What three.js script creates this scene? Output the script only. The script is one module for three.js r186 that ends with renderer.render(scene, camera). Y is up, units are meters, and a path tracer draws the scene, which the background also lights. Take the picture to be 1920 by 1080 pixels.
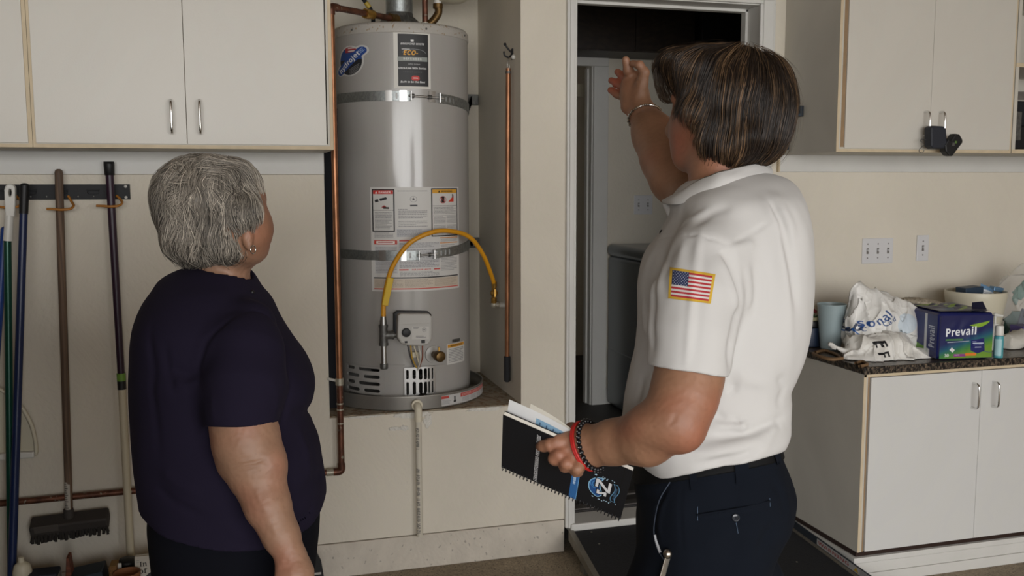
import * as THREE from 'three';
import { RoundedBoxGeometry } from 'three/addons/geometries/RoundedBoxGeometry.js';
import { mergeGeometries } from 'three/addons/utils/BufferGeometryUtils.js';
import { RectAreaLightUniformsLib } from 'three/addons/lights/RectAreaLightUniformsLib.js';
import { TessellateModifier } from 'three/addons/modifiers/TessellateModifier.js';
import { createNoise3D } from 'simplex-noise';

RectAreaLightUniformsLib.init();
const scene = new THREE.Scene();
const renderer = new THREE.WebGLRenderer({ antialias: true });
renderer.toneMapping = THREE.LinearToneMapping;
renderer.toneMappingExposure = 1.45;
renderer.shadowMap.enabled = true;

// ---- camera: 1.47 m up, 3.45 m in front of the back wall, turned 16 degrees to the right and 6.3 down
const FOCAL = 1762, EYE = new THREE.Vector3(0, 1.47, 3.45);
const camera = new THREE.PerspectiveCamera(2 * Math.atan(540 / FOCAL) * 180 / Math.PI, 1920 / 1080, 0.05, 60);
camera.position.copy(EYE);
camera.rotation.set(THREE.MathUtils.degToRad(-6.30), THREE.MathUtils.degToRad(-16.01), THREE.MathUtils.degToRad(-0.129), 'YXZ');
camera.focus = 2.1;
camera.userData.fStop = 7.5;
scene.add(camera);
camera.updateMatrixWorld(true);

// ---- daylight: an overcast sky that enters through the open garage door behind the camera
const SKY = new THREE.Color(0.965, 0.97, 0.985);
scene.background = SKY;
scene.backgroundIntensity = 2.2;
const DOOR = { x0: -2.5, x1: 3.5, top: 2.45, z: 6.4 };
const daylight = new THREE.RectAreaLight(new THREE.Color(1.0, 0.985, 0.96), 3.9, DOOR.x1 - DOOR.x0, DOOR.top - 0.95);
daylight.name = 'daylight_in_garage_door';
daylight.position.set((DOOR.x0 + DOOR.x1) / 2, 0.95 + (DOOR.top - 0.95) / 2, DOOR.z + 0.12);
daylight.lookAt((DOOR.x0 + DOOR.x1) / 2, 0.95 + (DOOR.top - 0.95) / 2, -10);
scene.add(daylight);

// ======================================================================= helpers
function rng(seed) { let s = seed >>> 0; return () => { s = (s + 0x6d2b79f5) | 0; let t = Math.imul(s ^ (s >>> 15), 1 | s); t = (t + Math.imul(t ^ (t >>> 7), 61 | t)) ^ t; return ((t ^ (t >>> 14)) >>> 0) / 4294967296; }; }
const noise3 = createNoise3D(rng(7));
const V = (x, y, z) => new THREE.Vector3(x, y, z);
const AX = new THREE.Vector3(), AY = new THREE.Vector3(), AZ = new THREE.Vector3();
camera.matrixWorld.extractBasis(AX, AY, AZ);
const FWD = AZ.clone().negate();
function ray(px, py) { return FWD.clone().addScaledVector(AX, (px - 960) / FOCAL).addScaledVector(AY, -(py - 540) / FOCAL); }
const at = (px, py, depth) => EYE.clone().addScaledVector(ray(px, py), depth);              // a point read off the photograph at a known distance
const onZ = (px, py, z) => { const d = ray(px, py); return EYE.clone().addScaledVector(d, (z - EYE.z) / d.z); };
const onX = (px, py, x) => { const d = ray(px, py); return EYE.clone().addScaledVector(d, (x - EYE.x) / d.x); };
const onY = (px, py, y) => { const d = ray(px, py); return EYE.clone().addScaledVector(d, (y - EYE.y) / d.y); };

const used = new Map();
function numbered(name) { const n = used.get(name) || 0; used.set(name, n + 1); return n ? name + '_' + String(n).padStart(3, '0') : name; }
function shadows(o) { o.castShadow = true; o.receiveShadow = true; return o; }
function plain(g) {
  const n = g.index ? g.toNonIndexed() : g;
  for (const k of Object.keys(n.attributes)) if (!['position', 'normal', 'uv'].includes(k)) n.deleteAttribute(k);
  if (!n.attributes.normal) n.computeVertexNormals();
  if (!n.attributes.uv) n.setAttribute('uv', new THREE.BufferAttribute(new Float32Array(n.attributes.position.count * 2), 2));
  n.morphAttributes = {}; n.clearGroups?.();
  return n;
}
const join = (list) => list.length === 1 ? plain(list[0]) : mergeGeometries(list.map(plain));
function metreUV(g) {                                   // texture coordinates in metres, each triangle by the way it faces
  const p = g.attributes.position, uv = new Float32Array(p.count * 2), e1 = new THREE.Vector3(), e2 = new THREE.Vector3(), P = [0, 1, 2].map(() => new THREE.Vector3());
  if (g.index) { for (let i = 0; i < p.count; i++) { uv[2 * i] = p.getX(i) * 0.8 + p.getZ(i) * 0.6; uv[2 * i + 1] = p.getY(i); } } else for (let i = 0; i < p.count; i += 3) {
    P.forEach((q, k) => q.fromBufferAttribute(p, i + k)); e1.subVectors(P[1], P[0]).cross(e2.subVectors(P[2], P[0]));
    const ax = Math.abs(e1.x), ay = Math.abs(e1.y), az = Math.abs(e1.z), m = ax > ay && ax > az ? 0 : ay > az ? 1 : 2;
    P.forEach((q, k) => { uv[2 * (i + k)] = m === 0 ? q.z : q.x; uv[2 * (i + k) + 1] = m === 1 ? q.z : q.y; });
  }
  g.setAttribute('uv', new THREE.BufferAttribute(uv, 2));
  return g;
}
// a Thing: a Group at `base`; parts are given in world coordinates and moved to the group's own
class Thing {
  constructor(name, label, category, base, group) {
    this.o = new THREE.Group(); this.o.name = numbered(name); this.o.position.copy(base);
    this.o.userData = { label, category }; if (group) this.o.userData.group = group;
    this.base = base.clone(); scene.add(this.o);
  }
  part(name, geos, mat, parent, opt = {}) {
    const g = join(Array.isArray(geos) ? geos : [geos]);
    if (!opt.uv) metreUV(g);
    g.translate(-this.base.x, -this.base.y, -this.base.z);
    const m = shadows(new THREE.Mesh(g, mat)); m.name = name;
    if (opt.label) m.userData.label = opt.label;
    if (opt.kind) m.userData.kind = opt.kind;
    (parent || this.o).add(m);
    return m;
  }
  turn(y) { this.o.rotation.y = y; return this; }
}
function single(name, label, category, base, geos, mat, group, opt = {}) {       // a thing that is one mesh
  const g = join(Array.isArray(geos) ? geos : [geos]);
  if (!opt.uv) metreUV(g);
  g.translate(-base.x, -base.y, -base.z);
  const m = shadows(new THREE.Mesh(g, mat)); m.name = numbered(name); m.position.copy(base);
  m.userData = { label, category }; if (group) m.userData.group = group; if (opt.kind) m.userData.kind = opt.kind;
  scene.add(m);
  return m;
}
function struct(name, geos, mat, opt = {}) {
  const g = join(Array.isArray(geos) ? geos : [geos]);
  if (!opt.uv) metreUV(g);
  const m = shadows(new THREE.Mesh(g, mat)); m.name = name; m.userData.kind = 'structure';
  if (opt.label) m.userData.label = opt.label;
  (opt.parent || scene).add(m);
  return m;
}
// box by its limits, edges rounded by r
function bx(x0, x1, y0, y1, z0, z1, r = 0, seg = 2) {
  const w = x1 - x0, h = y1 - y0, d = z1 - z0;
  const g = r > 0 ? new RoundedBoxGeometry(w, h, d, seg, Math.min(r, w / 2.01, h / 2.01, d / 2.01)) : new THREE.BoxGeometry(w, h, d);
  return g.translate((x0 + x1) / 2, (y0 + y1) / 2, (z0 + z1) / 2);
}
function rod(a, b, ra, rb = ra, seg = 20, open = false) {
  const d = b.clone().sub(a), g = new THREE.CylinderGeometry(rb, ra, d.length(), seg, 1, open);
  g.applyQuaternion(new THREE.Quaternion().setFromUnitVectors(V(0, 1, 0), d.normalize()));
  return g.translate((a.x + b.x) / 2, (a.y + b.y) / 2, (a.z + b.z) / 2);
}
function hose(points, r, n = 64, seg = 12, closed = false, tension = 0.5) { return new THREE.TubeGeometry(new THREE.CatmullRomCurve3(points, closed, 'catmullrom', tension), n, r, seg, closed); }
function ball(c, r, sy = 1, seg = 20) { return new THREE.SphereGeometry(r, seg, Math.round(seg * 0.7)).scale(1, sy, 1).translate(c.x, c.y, c.z); }
function lathe(profile, c, seg = 48) { return new THREE.LatheGeometry(profile.map(([r, y]) => new THREE.Vector2(Math.max(r, 1e-4), y)), seg).translate(c.x, c.y, c.z); }
function along(g, a, b) {                               // stands a shape made along +y from the origin onto the line from a to b
  g.applyQuaternion(new THREE.Quaternion().setFromUnitVectors(V(0, 1, 0), b.clone().sub(a).normalize()));
  return g.translate(a.x, a.y, a.z);
}
function latheAlong(profile, a, b, seg = 24) { return along(new THREE.LatheGeometry(profile.map(([r, y]) => new THREE.Vector2(Math.max(r, 1e-4), y)), seg), a, b); }
function extrude(pts, depth, bevel = 0, holes = [], curve = 8) {
  const s = pts instanceof THREE.Shape ? pts : new THREE.Shape(pts.map(([x, y]) => new THREE.Vector2(x, y)));
  for (const h of holes) s.holes.push(h instanceof THREE.Path ? h : new THREE.Path(h.map(([x, y]) => new THREE.Vector2(x, y))));
  return new THREE.ExtrudeGeometry(s, { depth, bevelEnabled: bevel > 0, bevelThickness: bevel, bevelSize: bevel, bevelOffset: -bevel, bevelSegments: 2, curveSegments: curve });
}
function slotPath(x0, x1, y0, y1) { const r = Math.min(x1 - x0, y1 - y0) / 2, p = new THREE.Path(); if (x1 - x0 > y1 - y0) { p.absarc(x1 - r, y0 + r, r, -Math.PI / 2, Math.PI / 2); p.absarc(x0 + r, y0 + r, r, Math.PI / 2, Math.PI * 1.5); } else { p.absarc(x0 + r, y1 - r, r, 0, Math.PI); p.absarc(x0 + r, y0 + r, r, Math.PI, Math.PI * 2); } p.closePath(); return p; }
// a curved sheet on an upright cylinder: u runs along the arc from angle a0 to a1 (0 faces +z, positive to +x)
function arcSheet(cx, cz, r, a0, a1, y0, y1, thick = 0.0006, seg = 24) {
  const pos = [], uv = [], idx = [], nor = [];
  const ring = (rr, flip) => { const b = pos.length / 3; for (let j = 0; j < 2; j++) for (let i = 0; i <= seg; i++) { const a = a0 + (a1 - a0) * i / seg; pos.push(cx + rr * Math.sin(a), j ? y1 : y0, cz + rr * Math.cos(a)); nor.push(flip * Math.sin(a), 0, flip * Math.cos(a)); uv.push(i / seg, j); }
    for (let i = 0; i < seg; i++) { const q = [b + i, b + i + 1, b + seg + 1 + i + 1, b + seg + 1 + i]; if (flip > 0) idx.push(q[0], q[1], q[2], q[0], q[2], q[3]); else idx.push(q[0], q[2], q[1], q[0], q[3], q[2]); } };
  ring(r + thick, 1); ring(r, -1);
  const g = new THREE.BufferGeometry(); g.setAttribute('position', new THREE.Float32BufferAttribute(pos, 3)); g.setAttribute('normal', new THREE.Float32BufferAttribute(nor, 3)); g.setAttribute('uv', new THREE.Float32BufferAttribute(uv, 2)); g.setIndex(idx);
  return g;
}
// a plate bent round an upright cylinder, cut from a flat shape (x along the arc, y up)
function wrapGeo(g, cx, cz, r, a0 = 0) {
  const p = g.attributes.position, n = g.attributes.normal;
  for (let i = 0; i < p.count; i++) {
    const a = a0 + p.getX(i) / r, rr = r + p.getZ(i);
    p.setXYZ(i, cx + rr * Math.sin(a), p.getY(i), cz + rr * Math.cos(a));
    if (n) { const nx = n.getX(i), nz = n.getZ(i); n.setXYZ(i, nx * Math.cos(a) + nz * Math.sin(a), n.getY(i), nz * Math.cos(a) - nx * Math.sin(a)); }
  }
  return g;
}
function quadSheet(a, b, c, d, nx = 1, ny = 1, f) {     // a=lower left, b=lower right, c=upper right, d=upper left
  const g = new THREE.PlaneGeometry(1, 1, nx, ny), p = g.attributes.position, uv = g.attributes.uv;
  for (let i = 0; i < p.count; i++) {
    const u = uv.getX(i), v = uv.getY(i), q = a.clone().multiplyScalar((1 - u) * (1 - v)).addScaledVector(b, u * (1 - v)).addScaledVector(c, u * v).addScaledVector(d, (1 - u) * v);
    if (f) f(q, u, v);
    p.setXYZ(i, q.x, q.y, q.z);
  }
  g.computeVertexNormals();
  return g;
}

// ---- textures
function dataTex(n, m, f, srgb = true, rx = 1, ry = rx) {   // f(u, v) -> [r, g, b] 0..1 ; tiled by 1/rx metres
  const d = new Uint8Array(n * m * 4);
  for (let y = 0; y < m; y++) for (let x = 0; x < n; x++) { const c = f(x / n, y / m, x, y), o = (y * n + x) * 4; for (let k = 0; k < 3; k++) d[o + k] = Math.max(0, Math.min(255, Math.round((Array.isArray(c) ? c[k] : c) * 255))); d[o + 3] = 255; }
  const t = new THREE.DataTexture(d, n, m, THREE.RGBAFormat);
  t.wrapS = t.wrapT = THREE.RepeatWrapping; t.magFilter = THREE.LinearFilter; t.minFilter = THREE.LinearMipmapLinearFilter; t.generateMipmaps = true; t.repeat.set(rx, ry);
  if (srgb) t.colorSpace = THREE.SRGBColorSpace;
  t.needsUpdate = true;
  return t;
}
// noise that tiles over u, v in 0..1 (two circles on a torus folded into 3-D noise)
function tile(u, v, fu, fv = fu, s = 0) { const a = u * 2 * Math.PI, b = v * 2 * Math.PI, R = fu / (2 * Math.PI), Q = fv / (2 * Math.PI); return noise3(Math.cos(a) * R + s + Math.cos(b) * Q * 0.7, Math.sin(a) * R - s + Math.sin(b) * Q * 0.7, (Math.cos(b + 1.3) + Math.sin(a + 0.4)) * Q * 0.5 + s * 1.7); }
function fractal(u, v, f, oct = 4, s = 0) { let t = 0, a = 0.5; for (let i = 0; i < oct; i++) { t += a * tile(u, v, f, f, s + i * 13.1); f *= 2.03; a *= 0.5; } return t; }
function canvasTex(w, h, draw) {
  const c = document.createElement('canvas'); c.width = w; c.height = h; draw(c.getContext('2d'), w, h);
  const t = new THREE.CanvasTexture(c); t.colorSpace = THREE.SRGBColorSpace; t.magFilter = THREE.LinearFilter; return t;
}
const std = (o) => new THREE.MeshStandardMaterial(o), phys = (o) => new THREE.MeshPhysicalMaterial(o);
const lin = (r, g, b) => new THREE.Color().setRGB(r, g, b);
const mottled = (base, amp, f, seed, rep, n = 256) => dataTex(n, n, (u, v) => { const k = 1 + amp * fractal(u, v, f, 4, seed); return base.map((c) => c * k); }, true, rep);
const bumpy = (f, seed, rep, n = 256, oct = 4) => dataTex(n, n, (u, v) => 0.5 + 0.5 * fractal(u, v, f, oct, seed), false, rep);
// ======================================================================= solid shapes from distance fields
const smin = (a, b, k) => { const h = Math.max(k - Math.abs(a - b), 0) / k; return Math.min(a, b) - h * h * k * 0.25; };
const smax = (a, b, k) => -smin(-a, -b, k);
const clamp = (x, a, b) => x < a ? a : x > b ? b : x, mix = (a, b, t) => a + (b - a) * t, sstep = (a, b, x) => { const t = clamp((x - a) / (b - a), 0, 1); return t * t * (3 - 2 * t); };
// tapered capsule between points a and b
function capsule(a, b, ra, rb) { const ax = a.x, ay = a.y, az = a.z, dx = b.x - ax, dy = b.y - ay, dz = b.z - az, il = 1 / Math.max(1e-9, dx * dx + dy * dy + dz * dz); return (x, y, z) => { const px = x - ax, py = y - ay, pz = z - az, t = clamp((px * dx + py * dy + pz * dz) * il, 0, 1), qx = px - t * dx, qy = py - t * dy, qz = pz - t * dz; return Math.sqrt(qx * qx + qy * qy + qz * qz) - (ra + (rb - ra) * t); }; }
// ellipsoid with its own axes
function ellipsoid(c, rx, ry, rz, X = AX, Y = AY, Z = AZ) { const cx = c.x, cy = c.y, cz = c.z; return (x, y, z) => { const px = x - cx, py = y - cy, pz = z - cz, u = (px * X.x + py * X.y + pz * X.z), v = (px * Y.x + py * Y.y + pz * Y.z), w = (px * Z.x + py * Z.y + pz * Z.z); const k0 = Math.sqrt((u / rx) ** 2 + (v / ry) ** 2 + (w / rz) ** 2), k1 = Math.sqrt((u / rx / rx) ** 2 + (v / ry / ry) ** 2 + (w / rz / rz) ** 2); return k1 < 1e-9 ? -Math.min(rx, ry, rz) : k0 * (k0 - 1) / k1; }; }
// skips a group of masses where it is far away
function near(f, c, R, pad = 0.07) { const cx = c.x, cy = c.y, cz = c.z, far = R + pad, far2 = far * far; return (x, y, z) => { const q = (x - cx) ** 2 + (y - cy) ** 2 + (z - cz) ** 2; return q > far2 ? Math.sqrt(q) - R : f(x, y, z); }; }
// surface nets over the blocks the surface passes through
function surfaceNets(f, lo, hi, h, opt = {}) {
  const B = 8, nb = [0, 1, 2].map((k) => Math.ceil((hi.getComponent(k) - lo.getComponent(k)) / h / B) + 1), [bx_, by_, bz_] = nb, blocks = new Array(bx_ * by_ * bz_), reach = h * B * 0.87 * (opt.safety || 1.6) + h * 3;
  for (let k = 0; k < bz_; k++) for (let j = 0; j < by_; j++) for (let i = 0; i < bx_; i++) {
    const d = f(lo.x + (i + 0.5) * B * h, lo.y + (j + 0.5) * B * h, lo.z + (k + 0.5) * B * h), id = (k * by_ + j) * bx_ + i;
    if (Math.abs(d) > reach) { blocks[id] = d > 0 ? 1 : -1; continue; }
    const a = new Float32Array(512); let n = 0;
    for (let z = 0; z < B; z++) for (let y = 0; y < B; y++) for (let x = 0; x < B; x++) a[n++] = f(lo.x + (i * B + x) * h, lo.y + (j * B + y) * h, lo.z + (k * B + z) * h);
    blocks[id] = a;
  }
  const S = (x, y, z) => { const b = blocks[((z >> 3) * by_ + (y >> 3)) * bx_ + (x >> 3)]; return typeof b === 'number' ? b : b[((z & 7) * 8 + (y & 7)) * 8 + (x & 7)]; };
  const NX = bx_ * B, NY = by_ * B, NZ = bz_ * B, vid = new Map(), pos = [], idx = [];
  const cell = (x, y, z) => {
    const key = (z * NY + y) * NX + x; let v = vid.get(key); if (v !== undefined) return v;
    let sx = 0, sy = 0, sz = 0, n = 0; const c = [S(x, y, z), S(x + 1, y, z), S(x, y + 1, z), S(x + 1, y + 1, z), S(x, y, z + 1), S(x + 1, y, z + 1), S(x, y + 1, z + 1), S(x + 1, y + 1, z + 1)];
    for (let a = 0; a < 8; a++) for (const b of [1, 2, 4]) if (!(a & b)) { const p = c[a], q = c[a | b]; if ((p < 0) !== (q < 0)) { const t = p / (p - q); sx += (a & 1) + (b === 1 ? t : 0); sy += (a >> 1 & 1) + (b === 2 ? t : 0); sz += (a >> 2 & 1) + (b === 4 ? t : 0); n++; } }
    if (!n) { sx = sy = sz = 0.5; n = 1; }
    v = pos.length / 3; pos.push(lo.x + (x + sx / n) * h, lo.y + (y + sy / n) * h, lo.z + (z + sz / n) * h); vid.set(key, v); return v;
  };
  const quad = (a, b, c, d, flip) => { if (flip) idx.push(a, c, b, a, d, c); else idx.push(a, b, c, a, c, d); };
  for (let k = 0; k < bz_; k++) for (let j = 0; j < by_; j++) for (let i = 0; i < bx_; i++) {
    if (typeof blocks[(k * by_ + j) * bx_ + i] === 'number') continue;
    for (let z = k * B; z < k * B + B; z++) for (let y = j * B; y < j * B + B; y++) for (let x = i * B; x < i * B + B; x++) {
      if (!x || !y || !z || x >= NX - 2 || y >= NY - 2 || z >= NZ - 2) continue;
      const s = S(x, y, z) < 0;
      if (s !== (S(x + 1, y, z) < 0)) quad(cell(x, y - 1, z - 1), cell(x, y, z - 1), cell(x, y, z), cell(x, y - 1, z), !s);
      if (s !== (S(x, y + 1, z) < 0)) quad(cell(x - 1, y, z - 1), cell(x - 1, y, z), cell(x, y, z), cell(x, y, z - 1), !s);
      if (s !== (S(x, y, z + 1) < 0)) quad(cell(x - 1, y - 1, z), cell(x, y - 1, z), cell(x, y, z), cell(x - 1, y, z), !s);
    }
  }
  const g = new THREE.BufferGeometry(), P = new Float32Array(pos), N = new Float32Array(pos.length), e = h * 0.7;
  for (let i = 0; i < P.length; i += 3) {
    const x = P[i], y = P[i + 1], z = P[i + 2]; let nx = f(x + e, y, z) - f(x - e, y, z), ny = f(x, y + e, z) - f(x, y - e, z), nz = f(x, y, z + e) - f(x, y, z - e); const l = Math.hypot(nx, ny, nz) || 1; nx /= l; ny /= l; nz /= l;
    N[i] = nx; N[i + 1] = ny; N[i + 2] = nz;
    const d = clamp(f(x, y, z), -h, h) * (opt.snap ?? 0.8); P[i] -= nx * d; P[i + 1] -= ny * d; P[i + 2] -= nz * d;
  }
  g.setAttribute('position', new THREE.BufferAttribute(P, 3)); g.setAttribute('normal', new THREE.BufferAttribute(N, 3)); g.setIndex(idx);
  return g;
}
function gradOf(f, x, y, z, e = 0.002) { const nx = f(x + e, y, z) - f(x - e, y, z), ny = f(x, y + e, z) - f(x, y - e, z), nz = f(x, y, z + e) - f(x, y, z - e), l = Math.hypot(nx, ny, nz) || 1; return V(nx / l, ny / l, nz / l); }
// where a line of sight first meets a field: reads a spot off the photograph onto the solid itself
function touch(f, px, py, from = 1.0, to = 4) { const d = ray(px, py), p = EYE.clone().addScaledVector(d, from), L = d.length(); let t = from; for (let i = 0; i < 400; i++) { p.copy(EYE).addScaledVector(d, t); const s = f(p.x, p.y, p.z); if (s < 0.0004) break; t += Math.max(s, 0.0006) * 0.6 / L; if (t > to) break; } return p.clone(); }
function tint(g, f) { const p = g.attributes.position, n = g.attributes.normal, c = new Float32Array(p.count * 3); for (let i = 0; i < p.count; i++) { const q = f(p.getX(i), p.getY(i), p.getZ(i), n.getX(i), n.getY(i), n.getZ(i)); c[3 * i] = q[0]; c[3 * i + 1] = q[1]; c[3 * i + 2] = q[2]; } g.setAttribute('color', new THREE.BufferAttribute(c, 3)); return g; }
// adds an indexed, tinted geometry as a part, in the thing's own coordinates
Thing.prototype.solid = function (name, g, mat, parent, opt = {}) {
  if (!opt.uv) metreUV(g);
  g.translate(-this.base.x, -this.base.y, -this.base.z);
  const m = shadows(new THREE.Mesh(g, mat)); m.name = name; if (opt.label) m.userData.label = opt.label; if (opt.kind) m.userData.kind = opt.kind;
  (parent || this.o).add(m); return m;
};
// ======================================================================= materials
const M = {};
M.wall = std({ map: mottled([0.855, 0.828, 0.772], 0.02, 5, 3, 0.6, 512), roughness: 0.88, bumpMap: bumpy(34, 5, 1.4, 512), bumpScale: 0.0012 });
M.wallSide = M.wall;
M.ceiling = std({ map: mottled([0.80, 0.78, 0.73], 0.03, 6, 9, 0.5), roughness: 0.92 });
M.plywood = std({ map: dataTex(256, 256, (u, v) => { const k = 1 + 0.12 * tile(u, v, 3, 24, 15) + 0.06 * tile(u, v, 12, 60, 19); return [0.56 * k, 0.49 * k, 0.40 * k]; }, true, 0.7), roughness: 0.85 });
M.curb = std({ map: dataTex(512, 512, (u, v) => { const a = fractal(u, v, 9, 5, 21), b = fractal(u, v, 30, 3, 33), k = 1 + 0.05 * a; const chip = b > 0.52 ? 0.8 : 1; return [0.80 * k * chip, 0.77 * k * chip, 0.72 * k * chip]; }, true, 1.1), roughness: 0.8, bumpMap: bumpy(30, 8, 1.6), bumpScale: 0.003 });
M.concrete = std({ map: dataTex(1024, 1024, (u, v) => { const a = fractal(u, v, 7, 5, 2), b = fractal(u, v, 60, 3, 12), c = tile(u, v, 130, 130, 5); let k = 1 + 0.13 * a + 0.10 * b; if (c > 0.62) k *= 0.66; if (c < -0.68) k *= 1.18; return [0.56 * k, 0.51 * k, 0.435 * k]; }, true, 0.8), roughness: 0.86, bumpMap: bumpy(50, 14, 1), bumpScale: 0.002 });
M.ledge = std({ map: dataTex(512, 512, (u, v) => { const a = fractal(u, v, 6, 5, 42), b = fractal(u, v, 22, 4, 48); let k = 1 + 0.18 * a; const rust = b > 0.18; return rust ? [0.52 * k, 0.43 * k, 0.34 * k] : [0.60 * k, 0.56 * k, 0.49 * k]; }, true, 1.5), roughness: 0.9, bumpMap: bumpy(30, 18, 2), bumpScale: 0.003 });
M.brokenPlaster = std({ map: mottled([0.86, 0.85, 0.82], 0.08, 12, 61, 4), roughness: 0.95, bumpMap: bumpy(30, 28, 5), bumpScale: 0.004 });
M.trimWhite = std({ map: mottled([0.825, 0.822, 0.805], 0.02, 6, 17, 0.9), roughness: 0.5 });
M.laminate = std({ map: mottled([0.815, 0.800, 0.765], 0.012, 4, 23, 0.7), roughness: 0.38, bumpMap: bumpy(90, 19, 2), bumpScale: 0.0002 });
M.laminateCool = std({ map: mottled([0.825, 0.825, 0.815], 0.012, 4, 23, 0.7), roughness: 0.36 });
M.laminateShaded = std({ map: mottled([0.775, 0.76, 0.72], 0.03, 5, 29, 0.8), roughness: 0.55 });  // darker laminate copy: the shade on side faces is put into its colour
M.edgeTan = std({ map: mottled([0.80, 0.735, 0.62], 0.05, 14, 31, 1.3), roughness: 0.6 });
M.edgeBrown = std({ map: mottled([0.58, 0.48, 0.36], 0.08, 14, 31, 1.3), roughness: 0.65 });
M.toeBrown = std({ color: 0x2b1a14, roughness: 0.5 });
M.chrome = std({ color: lin(0.72, 0.72, 0.71), metalness: 1, roughness: 0.16 });
M.steel = std({ color: lin(0.55, 0.55, 0.54), metalness: 1, roughness: 0.34 });
M.galv = std({ map: mottled([0.62, 0.64, 0.64], 0.16, 18, 37, 5), metalness: 0.85, roughness: 0.42 });
M.galvDark = std({ map: mottled([0.42, 0.42, 0.41], 0.25, 14, 39, 4), metalness: 0.7, roughness: 0.5 });
M.copper = std({ map: dataTex(256, 256, (u, v) => { const a = fractal(u, v, 6, 5, 51), k = 1 + 0.25 * a; return [0.60 * k, 0.415 * k, 0.295 * k]; }, true, 2.2), metalness: 0.7, roughness: 0.36 });
M.copperOld = std({ map: dataTex(256, 256, (u, v) => { const a = fractal(u, v, 8, 5, 53), b = fractal(u, v, 20, 3, 57), k = 1 + 0.35 * a; return b > 0.45 ? [0.55 * k, 0.53 * k, 0.47 * k] : [0.40 * k, 0.26 * k, 0.20 * k]; }, true, 3), metalness: 0.6, roughness: 0.45 });
M.solder = std({ map: mottled([0.68, 0.66, 0.6], 0.15, 20, 58, 8), metalness: 0.5, roughness: 0.5 });
M.brass = std({ map: mottled([0.74, 0.58, 0.30], 0.2, 18, 59, 8), metalness: 0.9, roughness: 0.32 });
M.bronze = std({ map: mottled([0.42, 0.33, 0.20], 0.25, 18, 60, 8), metalness: 0.8, roughness: 0.4 });
M.heater = phys({ map: mottled([0.655, 0.645, 0.63], 0.012, 5, 63, 0.9), roughness: 0.34, clearcoat: 0.7, clearcoatRoughness: 0.12, bumpMap: dataTex(256, 256, (u, v) => 0.5 + 0.35 * tile(u, v, 18, 2, 71) + 0.08 * tile(u, v, 70, 70, 5), false, 2, 0.5), bumpScale: 0.0007 });
M.heaterCap = std({ map: dataTex(256, 256, (u, v) => { const a = fractal(u, v, 20, 4, 65), k = 1 + 0.03 * a; return a > 0.42 ? [0.58, 0.50, 0.40] : [0.70 * k, 0.685 * k, 0.66 * k]; }, true, 3), roughness: 0.45 });
M.panAlu = std({ map: mottled([0.66, 0.65, 0.63], 0.05, 6, 67, 2), metalness: 0.75, roughness: 0.36 });
M.black = std({ color: 0x111215, roughness: 0.5 });
M.blackMatte = std({ color: 0x15161a, roughness: 0.85 });
M.hole = std({ color: 0x060607, roughness: 0.9 });
M.railBlack = std({ color: 0x0b0d13, roughness: 0.62 });
M.rubber = std({ color: 0x1d1e22, roughness: 0.7, bumpMap: bumpy(60, 73, 12), bumpScale: 0.0006 });
M.yellowHose = std({ color: 0xd8981c, roughness: 0.42 });
M.yellowTag = std({ color: 0xd6b21e, roughness: 0.5 });
M.hookTan = std({ color: 0xa9702c, roughness: 0.5 });
M.pvc = std({ map: mottled([0.84, 0.81, 0.73], 0.04, 8, 75, 3), roughness: 0.42 });
M.plasticWhite = std({ color: 0xd9d8d2, roughness: 0.35 });
M.plasticCream = std({ color: 0xcfc9b4, roughness: 0.4 });
M.plasticGrey = std({ color: 0xb9b7b2, roughness: 0.38 });
M.plate = std({ color: 0xd4d4d6, roughness: 0.32 });
M.plateSlot = std({ color: 0x6f6c68, roughness: 0.5 });
M.granite = std({ map: dataTex(512, 512, (u, v) => { const a = fractal(u, v, 22, 4, 81), b = fractal(u, v, 44, 3, 87); let c = [0.17, 0.155, 0.145]; if (a > 0.10) c = [0.33, 0.29, 0.25]; if (b > 0.25) c = [0.50, 0.44, 0.37]; if (a < -0.22) c = [0.07, 0.07, 0.08]; return c; }, true, 3.2), roughness: 0.3 });
M.woodHandle = std({ map: dataTex(128, 512, (u, v) => { const a = tile(u, v, 14, 3, 91), b = tile(u, v, 40, 6, 95); const k = 1 + 0.2 * a + 0.1 * b; return [0.40 * k, 0.325 * k, 0.265 * k]; }, true, 6, 1.2), roughness: 0.7 });
M.polePurple = std({ color: 0x2e1a2c, roughness: 0.38 });
M.poleBlue = std({ color: 0x16264f, roughness: 0.35 });
M.poleGreen = std({ color: 0x164a3c, roughness: 0.3, metalness: 0.3 });
M.poleCream = std({ color: 0xc9c0a8, roughness: 0.4 });
M.tagGreen = std({ color: 0x6f9a3c, roughness: 0.5 });
M.bristle = std({ color: 0x2b2825, roughness: 0.9 });
M.laundryWall = M.wall;
M.laundryTrim = M.trimWhite;
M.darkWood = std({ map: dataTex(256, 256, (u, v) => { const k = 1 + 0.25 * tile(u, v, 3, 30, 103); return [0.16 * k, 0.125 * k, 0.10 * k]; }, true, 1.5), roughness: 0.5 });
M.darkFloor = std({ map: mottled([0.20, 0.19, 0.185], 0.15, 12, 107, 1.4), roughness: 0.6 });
M.appliance = phys({ color: 0x62686c, roughness: 0.3, metalness: 0.5, clearcoat: 0.4, clearcoatRoughness: 0.2 });
M.rampTop = std({ map: dataTex(512, 512, (u, v) => { const a = tile(u, v, 220, 220, 111), k = 1 + 0.3 * a; return [0.085 * k, 0.09 * k, 0.11 * k]; }, true, 1), roughness: 0.85, bumpMap: bumpy(110, 113, 2), bumpScale: 0.002 });
M.rampAlu = std({ map: mottled([0.50, 0.48, 0.44], 0.1, 8, 115, 2), metalness: 0.45, roughness: 0.5 });
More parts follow.
